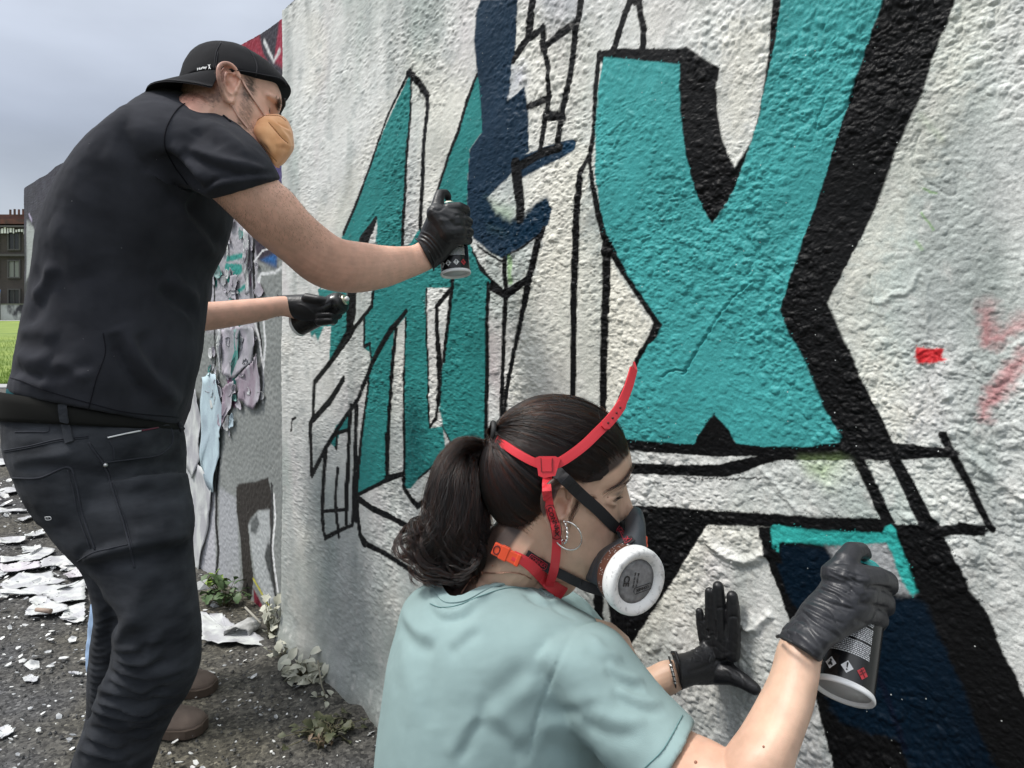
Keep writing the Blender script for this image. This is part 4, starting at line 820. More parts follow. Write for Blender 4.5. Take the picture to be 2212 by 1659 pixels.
# ---------------------------------------------------------------- people: shared tools
def skinmat(name):
    m = mat(name, (.5, .3, .22), .48); vc = N(m, 'ShaderNodeVertexColor', layer_name='paint'); tcn = N(m, 'ShaderNodeTexCoord')
    nn = N(m, 'ShaderNodeTexNoise'); nn.inputs['Scale'].default_value = 45; nn.inputs['Detail'].default_value = 5; L(m, tcn.outputs['Object'], nn.inputs['Vector'])
    r = N(m, 'ShaderNodeMapRange'); r.inputs[1].default_value = .3; r.inputs[2].default_value = .7; r.inputs[3].default_value = .88; r.inputs[4].default_value = 1.1; L(m, nn.outputs[0], r.inputs[0])
    v = N(m, 'ShaderNodeVectorMath', operation='SCALE'); L(m, vc.outputs[0], v.inputs[0]); L(m, r.outputs[0], v.inputs['Scale']); L(m, v.outputs[0], bsdf(m).inputs['Base Color'])
    bsdf(m).inputs['Subsurface Weight'].default_value = .12; bsdf(m).inputs['Subsurface Radius'].default_value = (.012, .005, .003); bsdf(m).inputs['Subsurface Scale'].default_value = .6
    bump(m, 700, .22, .0006, 3); bump(m, 160, .12, .001, 3); return m
mskin = skinmat('skin')
HZ = [(-.112, .050, -.004, .016), (-.106, .078, -.012, .030), (-.092, .092, -.03, .041), (-.075, .095, -.045, .051), (-.055, .091, -.062, .058), (-.035, .089, -.078, .064), (-.012, .088, -.090, .070),
      (.010, .086, -.097, .073), (.030, .090, -.102, .075), (.045, .095, -.104, .077), (.065, .094, -.104, .078), (.085, .085, -.098, .074), (.105, .064, -.083, .063), (.122, .032, -.058, .044), (.132, .004, -.034, .022)]
class Head:
    def __init__(s, origin, fh, pitch, sc=1.0, roll=0.0):      # origin: right ear canal; pitch > 0 looks down
        fh = Vector((fh[0], fh[1], 0)).normalized(); f = fh*math.cos(pitch)+Vector((0, 0, -math.sin(pitch))); u = fh*math.sin(pitch)+Vector((0, 0, math.cos(pitch))); l = u.cross(f)
        R_ = Matrix.Rotation(roll, 3, f); u = R_@u; l = R_@l
        s.R = Matrix((f, l, u)).transposed(); s.sc = sc; s.o = Vector(origin)+s.R@Vector((0, .072*sc, 0))
    def w(s, x, y, z): return s.o+s.R@Vector((x, y, z))*s.sc
    def loc(s, co): return (np.array(co)-np.array(s.o))@np.array(s.R)/s.sc
    def skull(s, mb, n=40, wide=1.0, crown=1.0, back=1.0):
        st = cr_spline(HZ, 34); R = []; st[:, 0] = np.where(st[:, 0] > .04, .04+(st[:, 0]-.04)*crown, st[:, 0])
        for z, xf, xb, hw in st:
            xb = xb*back
            c_ = (xf+xb)/2; a = (xf-xb)/2; ring = []
            for i in range(n):
                t = 2*math.pi*i/n; cs, sn = math.cos(t), math.sin(t); ef = 1.75 if cs > 0 and z < .03 else 2.15
                ring.append(s.w(c_+a*math.copysign(abs(cs)**(2/2.2), cs), wide*hw*math.copysign(abs(sn)**(2/ef), sn)*(1-.10*max(cs, 0)**2), z))
            R.append(ring)
        mb.rings(R)
    def face(s, mb, male=True):
        k = 1.12 if male else .80; bk = .8 if male else .72
        mb.chain([(s.w(.082, 0, .034), .010), (s.w(.084, 0, .012), .0115), (s.w(.086, 0, -.012), .012)])
        mb.chain([(s.w(.088 if male else .084, 0, .030), .009*k), (s.w(.099 if male else .0935, 0, .008), .0088*k), (s.w(.112 if male else .102, 0, -.010), .0105*k)])                       # nose
        for y in ((-1, 1) if male else ()):
            mb.ell(s.w(.100 if male else .092, y*.011, -.014), (.010*k, .008*k, .008*k)); mb.chain([(s.w(.082, y*.012, .036), .009*bk), (s.w(.077, y*.042, .038), .009*bk), (s.w(.06, y*.058, .030), .009*bk)])   # brows
            mb.ell(s.w(.052, y*.042, -.020), (.020, .013, .016), s.R)                                                                 # cheeks
        mb.chain([(s.w(.080, -.018, -.046), .006), (s.w(.091, 0, -.043), .007), (s.w(.080, .018, -.046), .006)]); mb.chain([(s.w(.079, -.014, -.055), .007), (s.w(.089, 0, -.055), .008), (s.w(.079, .014, -.055), .007)])
        mb.ell(s.w(.080, 0, -.088), (.018, .022, .018), s.R)
    def eyelids(s, mb, y=-1):
        c_ = (.0695, y*.032, .012)
        for dz, r_ in ((.0062, .0044), (-.0058, .0042)):
            mb.chain([(s.w(c_[0]+.003-(.015 if t*y > 0 else .003)*abs(t)**1.8, c_[1]+t*.0155, c_[2]+dz*(1-abs(t)**2*.85)), r_) for t in np.linspace(-1, 1, 7)])
    def ear(s, mb, side=-1, k=1.0, fl=0.0, pl=.0015):
        def e(x, z, o=0.0): return s.w(x*k-.002, side*(.071+fl+o+max(0, -x)*.55), z*k+.004)
        hx = [(.007, .004, .002), (.008, .018, .005), (.002, .030, .008), (-.010, .034, .009), (-.022, .028, .008), (-.029, .014, .007), (-.027, -.002, .006), (-.020, -.015, .005), (-.012, -.026, .003), (-.004, -.031, .001), (.003, -.026, -.001), (.004, -.016, -.002)]
        hp = cr_spline(hx, 30); mb.chain([(e(a, b_, c_), .0040*k if i > 3 else .003*k) for i, (a, b_, c_) in enumerate(hp)])
        mb.chain([(e(a, b_, c_-.001), .0034*k) for a, b_, c_ in cr_spline([(-.004, .024, .005), (-.013, .018, .006), (-.0175, .006, .006), (-.014, -.008, .005), (-.006, -.016, .003), (.0, -.014, .002)], 14)])
        mb.chain([(e(.005, .004, .0), .0040*k), (e(.004, -.005, .001), .0052*k), (e(.002, -.012, 0), .004*k)])
        st = []
        for z in np.linspace(-.027, .031, 9):
            t = (z-.002)/.030; a = .0145*math.sqrt(max(1-t*t, .02)); cx_ = -.0105-.003*t; ring = []
            for i in range(12):
                th = 2*math.pi*i/12; x = cx_+a*math.cos(th); ring.append(e(x, z, -.000+(pl if math.sin(th) > 0 else -.010)))
            st.append(ring)
        mb.rings(st); mb.ell(e(-.006, -.024, -.003), (.007*k, .0045*k, .008*k), s.R)
def paintskin(me, base, f=None):
    co = coords(me); col = np.ones((len(co), 3))*np.array(base); n = n3(co, 18, 3)[:, None]; n2 = n3(co, 60, 8)[:, None]
    col = col*(1+.07*n+.05*n2); col[:, 0] *= (1+.02*n[:, 0])
    if f is not None: col = f(co, col)
    setcol(me, np.clip(col, 0.002, 1))
def g_at(lc, p, sg): return np.exp(-np.sum(((lc-np.array(p))/np.array(sg))**2, 1))
def weld_head(H, me, male):
    co = coords(me); lc = H.loc(co); no = normals(me); d = np.zeros(len(co)); ek = 1 if male else .25
    for y in (-1, 1):
        d -= .0065*ek*g_at(lc, (.086, y*.031, .012), (.022, .015, .010)); d -= .006*g_at(lc, (.045, y*.075, .045), (.03, .02, .03)); d -= .004*g_at(lc, (.05, y*.062, -.045), (.02, .02, .02))
        d -= .0085*g_at(lc, (-.008, y*.079, .004), (.0060, .012, .0085)); d -= .0045*g_at(lc, (-.010, y*.083, .023), (.0055, .012, .006)); d -= .003*g_at(lc, (-.022, y*.088, .008), (.0022, .012, .013))
    co = co+no*d[:, None]; me.vertices.foreach_set('co', co.ravel().astype(np.float32)); me.update()
def eye(H, parent, y=-1):
    c_ = H.w(.0600, y*.032, .012); mb = MB(); mb.ell(c_, (.0118,)*3, H.R, 20); e_ = mb.build('eye', mat('eye_white', (.36, .32, .30), .2), parent)
    g = H.R@Vector((1, 0, -.05)); g.normalize(); mb = MB(); u = g.orthogonal().normalized(); v = g.cross(u)
    mb.rings([[c_+g*h+(u*math.cos(t*.5236)+v*math.sin(t*.5236))*r_ for t in range(12)] for h, r_ in ((.0092, .0076), (.0108, .0056), (.0121, .0028))]); mb.build('iris', mat('iris', (.03, .025, .02), .1), e_)
def cloth(name, col, rough=.9, sc=900, st=.35, vr=.12, weave=None):
    m = mat(name, col, rough); c1 = tuple(c_*(1-vr) for c_ in col); c2 = tuple(min(1, c_*(1+vr)) for c_ in col); vary(m, c1, c2, 14, 6, .3, .7)
    bump(m, sc, st, .0012, 2); bsdf(m).inputs['Sheen Weight'].default_value = .04; bsdf(m).inputs['Sheen Roughness'].default_value = .5; bsdf(m).inputs['Specular IOR Level'].default_value = .10; return m
def glovemat(name, c_): m = mat(name, c_, .42); bump(m, 130, .35, .002, 4, stretch=(1, 1, 1)); bsdf(m).inputs['Specular IOR Level'].default_value = .45; return m
def seam(tree, pts, name, m, parent, r=.0011, n=40, lift=.0006, stitches=False):
    c_ = cast(tree, pts, n, lift)
    if len(c_) < 3: return
    # drop jumps where the line leaves the surface
    P_ = [c_[0][0]]
    for a, _ in c_[1:]:
        if (a-P_[-1]).length < .06: P_.append(a)
    mb = MB(); mb.tube(P_, r, 6); return mb.build(name, m, parent)
def text(body, size, m, parent, name, place, ext=.0003, space=1.0, font_b=False):   # lettering as thin mesh; place(u, v, h) -> point
    cu = bpy.data.curves.new(name, 'FONT'); cu.body = body; cu.size = size; cu.extrude = ext; cu.align_x = 'CENTER'; cu.align_y = 'CENTER'; cu.resolution_u = 2; cu.space_character = space
    if font_b: cu.offset = size*.02
    o = bpy.data.objects.new(name, cu); C.objects.link(o); dg = bpy.context.evaluated_depsgraph_get(); me = bpy.data.meshes.new_from_object(o.evaluated_get(dg)); bpy.data.objects.remove(o); bpy.data.curves.remove(cu)
    for v in me.vertices: v.co = place(v.co.x, v.co.y, v.co.z)
    me.update(); return mko(name, me, m, parent, smooth=False)
mwhite = mat('white_print', (.78, .78, .78), .5); mblack = mat('black_print', (.01, .01, .01), .5); mredp = mat('red_print', (.55, .04, .05), .5)
def spray_can(base, top, name, label, label_col=(.05, .42, .40), facing=None, cap=True, r=.0325, noz=None):
    base = Vector(base); top = Vector(top); ax = (top-base).normalized(); Lc = .178
    f = (CAMV-base) if facing is None else Vector(facing); f = (f-ax*f.dot(ax)).normalized(); sd_ = ax.cross(f)
    root = empty(name, base, label, 'spray can')
    def ring(h, r_, n=40): return [base+ax*h+(f*math.cos(2*math.pi*i/n)+sd_*math.sin(2*math.pi*i/n))*r_ for i in range(n)]
    mcan = mat('can_print', (.008, .008, .009), .25); mrim = mat('can_rim', (.82, .82, .82), .4); mtin = mat('can_tin', (.72, .66, .50), .3, 1.0); mcol = mat('cap_colour', label_col, .35); mgs = mat('can_base', (.55, .55, .56), .5)
    mb = MB(); mb.rings([ring(.004, r), ring(.008, r), ring(.140, r), ring(.146, r*.97), ring(.152, r*.88)], cap=False); bd_ = mb.build('body', mcan, root, fix=False)
    mb = MB(); mb.rings([ring(0.003, r*.90), ring(0, r*.96), ring(-.0015, r*1.02), ring(.001, r*1.055), ring(.0045, r*1.03), ring(.006, r)], cap=False); mb.build('rim', mrim, root, fix=False)
    mb = MB(); mb.rings([ring(.003, r*.91), ring(.006, r*.8), ring(.011, r*.55), ring(.0135, r*.2)]); mb.build('dished_base', mgs, root)
    mb = MB(); mb.rings([ring(.152, r*.90), ring(.156, r*.86), ring(.160, r*.74), ring(.163, r*.60)], cap=False); mb.rings([ring(.163, r*.60), ring(.165, r*.60), ring(.166, r*.4)]); mb.build('shoulder', mcol, root)
    if cap:
        mb = MB(); mb.rings([ring(.160, r*.44), ring(.168, r*.44), ring(.170, r*.40), ring(.1705, r*.2)]); mb.build('valve_cup', mtin, root)
        mb = MB(); mb.rings([ring(.168, r*.20), ring(.176, r*.20), ring(.178, r*.16)]); mb.build('nozzle', noz or mblack, root)
    def cyl(a, h, lift=.0004): return base+ax*h+(f*math.cos(a)+sd_*math.sin(a))*(r+lift)
    # printed columns of tiny text: rows of short dashes wrapped round the can
    random.seed(4); mb = MB(); mgp = mat('tiny_print', (.70, .70, .71), .35, .2); V = []; F = []
    for k in range(46):
        h = .036+k*.0022
        if k % 9 == 8: continue
        a = -.55
        while a < .78:
            wd = random.uniform(.03, .10); a2 = min(a+wd, .80); o_ = len(V)
            am = (a+a2)/2; V += [cyl(a, h), cyl(am, h), cyl(a2, h), cyl(a, h+.0014), cyl(am, h+.0014), cyl(a2, h+.0014)]; F += [(o_, o_+1, o_+4, o_+3), (o_+1, o_+2, o_+5, o_+4)]; a = a2+.018
    o = mk('small_print', V, F, mgp, root, smooth=False); o['kind'] = 'stuff'
    # warning triangle and the four danger signs in their diamonds
    def flat(pts, mt, nm, lift=.0007, par=None): return mk(nm, [cyl(a, h, lift) for a, h in pts], [tuple(range(len(pts)))], mt, par or root, smooth=False)
    tri = [(-.48, .040), (-.30, .060), (-.12, .040)]
    mb = MB(); mb.tube([cyl(a, h, .0006) for a, h in tri+[tri[0]]], .0006, 5); mb.build('warning_triangle', mat('grey_line', (.25, .25, .26), .5), root)
    for k, a0 in enumerate((-.95, -.45, .10, .62)):
        h0 = .0195; hw = .205; hh = .0072; red = k == 3
        dm = flat([(a0-hw, h0), (a0-hw*.33, h0-hh*.67), (a0, h0-hh), (a0+hw*.33, h0-hh*.67), (a0+hw, h0), (a0+hw*.33, h0+hh*.67), (a0, h0+hh), (a0-hw*.33, h0+hh*.67)], mredp if red else mwhite, 'danger_sign', .0006)
        mb = MB(); c3 = lambda a, h: cyl(a0+a, h0+h, .0010)
        if k == 0: mb.chain([(c3(0, -.003), .0010), (c3(.02, 0), .0012), (c3(0, .0034), .0004)])
        elif k == 1: mb.ell(c3(0, .0028), (.0014,)*3, None, 8); mb.chain([(c3(-.05, -.002), .0012), (c3(0, 0), .0014), (c3(.05, -.002), .0012)])
        elif k == 2: mb.chain([(c3(0, .0040), .0010), (c3(0, -.0006), .0006)]); mb.ell(c3(0, -.0032), (.0009,)*3, None, 8)
        else: mb.chain([(c3(-.08, -.003), .0005), (c3(.08, .003), .0005)]); mb.chain([(c3(-.08, .003), .0005), (c3(.08, -.003), .0005)]); mb.chain([(c3(-.1, 0), .0005), (c3(0, .004), .0005)])
        mb.build('symbol', mblack if not red else mat('dark_red', (.12, .01, .015), .5), dm)
    return root
def make_curves(name, strands, rad, parent, m_):
    hc_ = bpy.data.hair_curves.new(name); hc_.add_curves([len(s_) for s_ in strands]); pos = np.concatenate([np.asarray(s_, np.float32) for s_ in strands])
    hc_.position_data.foreach_set('vector', pos.ravel()); n_ = len(pos)
    ra = hc_.attributes.get('radius') or hc_.attributes.new('radius', 'FLOAT', 'POINT'); rv = np.concatenate([rad*np.r_[.3, .75, np.ones(len(s_)-4), .8, .25] for s_ in strands]).astype(np.float32); ra.data.foreach_set('value', rv)
    hc_.materials.append(m_); o = bpy.data.objects.new(name, hc_); C.objects.link(o); o.parent = parent; o.matrix_parent_inverse = Matrix.Translation(-parent_world(parent)); o['kind'] = 'stuff'; return o

def shorthair(name, me, pick, parent, m_, n, ln, rad, lean, seed=1):     # short hairs standing on skin where pick() allows
    co = coords(me); no = normals(me); w_ = pick(co); idx = np.where(w_ > .15)[0]; r_ = np.random.RandomState(seed)
    if not len(idx): return
    pr = w_[idx]/w_[idx].sum(); ch = r_.choice(idx, n, p=pr); st = []
    for i in ch:
        p = co[i]+r_.normal(0, .0008, 3); d = no[i]*.45+np.array(lean)+r_.normal(0, .25, 3); d /= np.linalg.norm(d); l_ = ln*r_.uniform(.6, 1.3); st.append([p-no[i]*.0005, p+d*l_*.5+no[i]*l_*.15, p+d*l_*.8+no[i]*l_*.15, p+d*l_])
    make_curves(name, st, rad, parent, m_)
# ---------------------------------------------------------------- the man with the cap
man = empty('person', (-.95, 1.32, 0), 'man in black cap, orange mask and dark T-shirt, leaning forward to spray the wall', 'person')
HM = Head(P(504, 196, 1.205), (.850, .526), math.radians(13), 1.02, -.34)
mb = MB(); HM.skull(mb, crown=.80, back=.74); HM.face(mb); HM.ear(mb, -1, 1.02, .001, .0025); HM.ear(mb, 1, 1.08); HM.eyelids(mb, -1)
neckb = P(428, 285, 1.31)
mb.chain([(HM.w(-.030, 0, -.035), .058), (HM.w(-.045, 0, -.075), .056), (neckb, .056)])
AR = [(400, 395, 540, 300, 1.20, .060), (430, 412, 575, 348, 1.19, .060), (458, 428, 600, 388, 1.20, .058), (507, 474, 630, 415, 1.22, .057), (552, 518, 668, 460, 1.25, .054), (610, 563, 705, 493, 1.29, .051), (660, 605, 735, 514, 1.32, .050),
      (706, 626, 760, 520, 1.35, .049), (762, 633, 790, 524, 1.38, .048), (828, 623, 826, 530, 1.42, .044), (882, 603, 868, 532, 1.46, .037), (930, 582, 900, 526, 1.50, .031), (962, 562, 925, 500, 1.52, .028)]
mb.loft(AR, m=40)
mb.chain([(P(400, 300, 1.22), .055), (neckb, .060), (P(420, 330, 1.52), .05)])
LA = [(430, 330, 1.53), (345, 500, 1.60), (330, 660, 1.66)]
mb.chain([(P(*LA[0]), .052), (P(*LA[1]), .050), (P(*LA[2]), .045)])
mb.loft([(330, 625, 330, 705, 1.66, .040), (400, 648, 400, 718, 1.71, .038), (445, 652, 445, 715, 1.745, .034), (520, 647, 520, 703, 1.79, .030), (570, 643, 570, 693, 1.82, .026), (605, 640, 606, 683, 1.84, .024), (640, 640, 640, 690, 1.86, .022)], m=24)
me = fuse(mb, .0018, 2); weld_head(HM, me, True)
def man_col(co, col):
    lc = HM.loc(co); h = sm(.5, .3, np.linalg.norm(lc, axis=1)); sp_ = n3(co, 260, 5); s2 = n3(co, 420, 9)
    beard = h*sm(-.028, -.045, lc[:, 2]+.35*np.clip(.05-lc[:, 0], -.1, .05))*sm(.005, .022, lc[:, 0])*sm(.085, .05, lc[:, 2]*-1)
    beard = np.maximum(beard, h*sm(.012, .020, lc[:, 0])*sm(.044, .034, lc[:, 0])*sm(-.075, -.05, lc[:, 2])*sm(.05, .03, lc[:, 2]))
    sideb = h*sm(.006, .014, lc[:, 0])*sm(.038, .026, lc[:, 0])*sm(-.012, .006, lc[:, 2]); hair = h*sm(-.008, -.022, lc[:, 0])*sm(-.040, -.018, lc[:, 2]+.12*sp_*.1)*sm(-.115, -.10, lc[:, 0])
    m_ = np.clip(beard*.55*(.65+.6*sp_+.5*s2)+sideb*.75*(.7+.5*sp_)+hair*.85*(.8+.3*sp_), 0, .93)[:, None]
    col = col*(1-m_)+np.array([.055, .035, .022])*m_
    red = np.clip(h*g_at(lc, (-.03, -.08, .02), (.03, .03, .03))*.5+h*sm(-.02, -.06, lc[:, 0])*sm(0, -.03, lc[:, 2])*.55, 0, .7)[:, None]; col = col*(1-red)+np.array([.60, .25, .19])*red*1.0
    for p_, s_, a_ in [((.088, -.036, .0345), (.02, .016, .004), .45), ((.080, -.034, .0150), (.012, .015, .0016), .75), ((.080, -.034, .0060), (.012, .013, .0014), .35)]: k = (h*g_at(lc, p_, s_)*a_)[:, None]; col = col*(1-k)+np.array([.06, .035, .025])*k  # eyebrow tint, then the shade of the eyelid creases painted into the skin
    elb = np.exp(-(np.linalg.norm(co-np.array(P(700, 600, 1.30)), axis=1)/.10)**2)[:, None]*.45; col = col*(1-elb)+np.array([.60, .29, .21])*elb
    return col
paintskin(me, (.74, .435, .325), man_col); body = mko('body', me, mskin, man); btree = bvh(me)
mhr = mat('brown_stubble', (.10, .06, .035), .6); mah = mat('arm_hair', (.34, .20, .12), .6)
def beardw(co): lc = HM.loc(co); h = sm(.5, .3, np.linalg.norm(lc, axis=1)); return h*np.maximum(sm(-.020, -.040, lc[:, 2]+.3*np.clip(.05-lc[:, 0], -.1, .05))*sm(.005, .02, lc[:, 0]), sm(.008, .016, lc[:, 0])*sm(.040, .030, lc[:, 0])*sm(-.06, -.04, lc[:, 2])*sm(.045, .03, lc[:, 2]))*sm(-.01, -.03, lc[:, 1])
bl_ = HM.R@Vector((-.5, -.8, -.1)); shorthair('eyebrow', me, lambda co: (lambda lc: g_at(lc, (.083, -.036, .0345), (.02, .014, .0028)))(HM.loc(co)), man, mhr, 420, .006, .00016, tuple(bl_), 8)
dl = HM.R@Vector((.3, 0, -.9)); shorthair('stubble', me, beardw, man, mhr, 2600, .0045, .00012, tuple(dl), 3)
shorthair('nape_hair', me, lambda co: (lambda lc: sm(.5, .3, np.linalg.norm(lc, axis=1))*sm(-.010, -.03, lc[:, 0])*sm(-.045, -.02, lc[:, 2])*sm(.05, .03, lc[:, 2]))(HM.loc(co)), man, mhr, 2600, .006, .00013, tuple(dl), 4)
fa0, fa1 = np.array(P(740, 575, 1.36)), np.array(P(915, 555, 1.50)); shorthair('arm_hair', me, lambda co: np.clip(1-np.linalg.norm(co-fa0-np.clip((co-fa0)@(fa1-fa0)/((fa1-fa0)@(fa1-fa0)), 0, 1)[:, None]*(fa1-fa0), axis=1)/.08, 0, 1)*(co[:, 1] > 1.3), man, mah, 600, .009, .00005, (.9, .3, -.3), 5); eye(HM, body, -1); eye(HM, body, 1)
# ---- T-shirt
mts = cloth('dark_tshirt', (.031, .032, .039), .92, 1100, .3, .25)
mb = MB()
mb.loft([(338, 204, 452, 226, 1.30, .075), (300, 214, 475, 250, 1.30, .13), (256, 236, 490, 300, 1.30, .18), (205, 272, 500, 362, 1.30, .20), (161, 316, 505, 420, 1.30, .205), (112, 395, 505, 478, 1.30, .205), (80, 475, 488, 540, 1.30, .195), (66, 560, 458, 604, 1.30, .185),
         (57, 630, 449, 655, 1.29, .175), (42, 700, 442, 715, 1.28, .170), (31, 762, 436, 772, 1.27, .168), (24, 802, 420, 832, 1.26, .168), (14, 834, 402, 882, 1.26, .168), (13, 850, 392, 922, 1.26, .168)], n=40, m=40, e=2.25)
mb.loft([(335, 345, 430, 222, 1.23, .10), (380, 392, 505, 262, 1.20, .088), (418, 412, 556, 305, 1.19, .080), (440, 424, 585, 345, 1.19, .074), (446, 428, 602, 376, 1.195, .068), (452, 432, 606, 388, 1.20, .0655)], n=32, m=22)
mb.loft([(334, 188, 430, 200, 1.27, .06), (290, 212, 466, 220, 1.25, .10), (235, 254, 512, 257, 1.235, .12), (190, 290, 547, 294, 1.225, .12), (160, 335, 566, 330, 1.225, .11), (150, 400, 500, 380, 1.24, .10)], n=32, m=14)
mb.ell(P(385, 268, 1.235), (.060, .06, .058)); mb.chain([(P(405, 310, 1.36), .12), (P(430, 335, 1.52), .078), (P(365, 450, 1.58), .075), (P(350, 510, 1.60), .068)])
me = fuse(mb, .0045, 8)
FO = [(q('B', (870, 500), (960, 700), (1060, 850), (1180, 980), (1300, 1080)), .011, .016), (q('B', (820, 560), (900, 760), (1000, 900), (1120, 1030)), -.010, .014), (q('B', (1000, 560), (1080, 760), (1200, 900)), -.006, .02),
      (q('B', (1180, 130), (1300, 230), (1440, 330)), .006, .014), (q('B', (1150, 230), (1280, 330), (1440, 430)), -.006, .013), (q('B', (380, 760), (520, 820), (660, 900)), .004, .010), (q('B', (330, 900), (500, 840), (700, 760)), -.003, .010),
      (q('B', (240, 110), (310, 230), (250, 420), (200, 560)), -.004, .018), (q('B', (400, 60), (330, 180), (240, 330)), .006, .012), (q('B', (120, 560), (260, 540), (420, 600)), .004, .014), (q('B', (100, 700), (250, 760), (380, 740)), .006, .014), (q('B', (90, 820), (200, 880), (330, 900)), -.005, .010), (q('B', (100, 870), (220, 905), (400, 960)), .004, .008),
      (q('A', (960, 900), (1080, 1000), (1180, 1130)), -.009, .012), (q('A', (1000, 850), (1120, 960), (1240, 1090)), .008, .010), (q('A', (860, 1000), (1000, 1080), (1160, 1160)), .006, .010), (q('A', (1050, 850), (1250, 930), (1450, 980), (1600, 1010)), .0045, .009), (q('A', (1080, 900), (1280, 990), (1450, 1030)), -.004, .008),
      (q('A', (900, 900), (1000, 1010), (1130, 1090)), -.006, .012), (q('A', (1100, 1180), (1180, 1300), (1330, 1450)), -.007, .016), (q('A', (1000, 1180), (1150, 1350), (1290, 1550)), .005, .018), (q('A', (600, 900), (800, 1000), (1000, 1180)), .003, .02),
      (q('A', (700, 650), (820, 800), (840, 1000)), .003, .02), (q('A', (480, 950), (620, 1200), (640, 1500)), -.003, .03), (q('A', (300, 1300), (420, 1450), (500, 1640)), .004, .02), (q('A', (1200, 700), (1360, 820), (1480, 960)), .0035, .012), (q('A', (1150, 760), (1300, 880)), -.003, .01),
      (q('A', (1210, 1150), (1290, 1090), (1450, 1060), (1640, 1050)), .0035, .005), (q('A', (1190, 1120), (1280, 1060), (1440, 1030), (1620, 1020)), -.0025, .003)]
folds(me, [(a_, b_*1.7, c_) for a_, b_, c_ in FO]); push(me, lambda co, no: .0018*n3(co, 11, 4)+.0010*n3(co, 34, 6)+.0005*n3(co, 90, 2))
shirt = mko('t_shirt', me, mts, man); st_ = bvh(me); mse = cloth('dark_seam', (.010, .010, .014), .9)
seam(st_, q('A', (1150, 592), (1070, 625), (1010, 700), (975, 790), (978, 880), (1030, 980), (1110, 1090)), 'shoulder_seam', mse, shirt, .0012)
seam(st_, q('A', (1090, 555), (1200, 590), (1290, 660), (1360, 720)), 'collar_edge', mse, shirt, .0022)
seam(st_, q('B', (60, 880), (150, 905), (330, 975), (640, 1065), (900, 1130), (1290, 1170)), 'hem_stitch', mse, shirt, .0008)
seam(st_, q('B', (745, 560), (760, 700), (700, 880), (640, 1110)), 'side_seam', mse, shirt, .0009)
random.seed(8); mb = MB()
for k in range(9):
    x, y = random.uniform(120, 430), random.uniform(300, 820); c_ = cast(st_, [(x, y)])
    if c_: mb.ell(c_[0][0], (random.uniform(.0003, .0006),)*3, None, 6)
o = mb.build('lint', mat('lint', (.45, .45, .45), .9), shirt); o['kind'] = 'stuff'
# ---- jeans
mj = cloth('black_jeans', (.0205, .0230, .0290), .88, 1500, .5, .45); vary(mj, (.016, .0175, .021), (.054, .058, .067), 13, 7, .32, .74, stretch=(1, 1, 2.6))
mb = MB()
mb.loft([(6, 862, 372, 900, 1.255, .150), (-2, 905, 396, 925, 1.255, .155), (4, 975, 404, 975, 1.25, .165), (24, 1032, 402, 1028, 1.25, .170), (50, 1088, 412, 1085, 1.25, .172), (80, 1135, 422, 1140, 1.25, .165)], n=36, m=16, e=2.3)
mb.loft([(60, 1060, 405, 1020, 1.20, .10), (90, 1140, 421, 1105, 1.18, .095), (150, 1210, 418, 1160, 1.17, .090), (205, 1262, 422, 1222, 1.16, .085), (232, 1330, 430, 1295, 1.15, .080), (240, 1385, 436, 1360, 1.15, .076), (238, 1420, 437, 1408, 1.15, .073), (232, 1462, 428, 1450, 1.15, .070),
         (213, 1505, 406, 1500, 1.16, .066), (190, 1560, 375, 1545, 1.17, .063), (166, 1612, 350, 1600, 1.18, .060), (152, 1665, 328, 1665, 1.19, .058), (120, 1800, 280, 1790, 1.22, .052), (95, 1900, 235, 1900, 1.24, .048), (90, 1960, 220, 1965, 1.25, .047)], n=32, m=46)
mb.loft([(60, 1060, 340, 1050, 1.36, .09), (120, 1180, 360, 1180, 1.38, .085), (176, 1240, 370, 1240, 1.40, .080), (200, 1330, 360, 1310, 1.42, .072), (192, 1410, 350, 1400, 1.43, .068), (186, 1480, 330, 1470, 1.44, .062), (182, 1560, 300, 1540, 1.46, .058), (150, 1660, 270, 1660, 1.48, .050), (120, 1780, 230, 1780, 1.50, .045)], n=28, m=26)
me = fuse(mb, .0042, 3)
FJ = []
for k, (a, b_, c_) in enumerate([((570, 1060), (700, 1040), (860, 980)), ((560, 1100), (720, 1120), (950, 1090)), ((560, 1150), (740, 1180), (980, 1150)), ((540, 1200), (700, 1240), (960, 1230)), ((520, 1250), (700, 1290), (920, 1290)), ((500, 1300), (660, 1340), (880, 1350)), ((470, 1360), (620, 1400), (830, 1400)), ((450, 1420), (600, 1450), (800, 1460)), ((430, 1500), (560, 1530), (760, 1540)), ((410, 1570), (560, 1600), (740, 1610))]):
    rk = random.Random(k); j_ = lambda p, s=16: (p[0]+rk.uniform(-s, s), p[1]+rk.uniform(-s, s)*.8); e1 = rk.uniform(.55, 1.0); FJ.append((q('Cc', j_(a), j_(b_), (a[0]+(c_[0]-a[0])*e1, b_[1]+(c_[1]-b_[1])*e1)), rk.uniform(.004, .0075), rk.uniform(.006, .010))); FJ.append((q('Cc', j_((a[0], a[1]+22)), j_((b_[0], b_[1]+26)), (c_[0]-rk.uniform(0, 200), c_[1]+18)), -rk.uniform(.004, .007), rk.uniform(.005, .008)))
    FJ.append((q('Cc', j_((b_[0]-30, b_[1]+10)), j_(((b_[0]+c_[0])/2, b_[1]+30)), j_((c_[0]-30, c_[1]+40))), rk.uniform(.002, .005), .006))
for k, y in enumerate(range(900, 1360, 34)): FJ.append((q('Cc', (455, y), (500, y+14), (560, y+4)), .0028, .005))
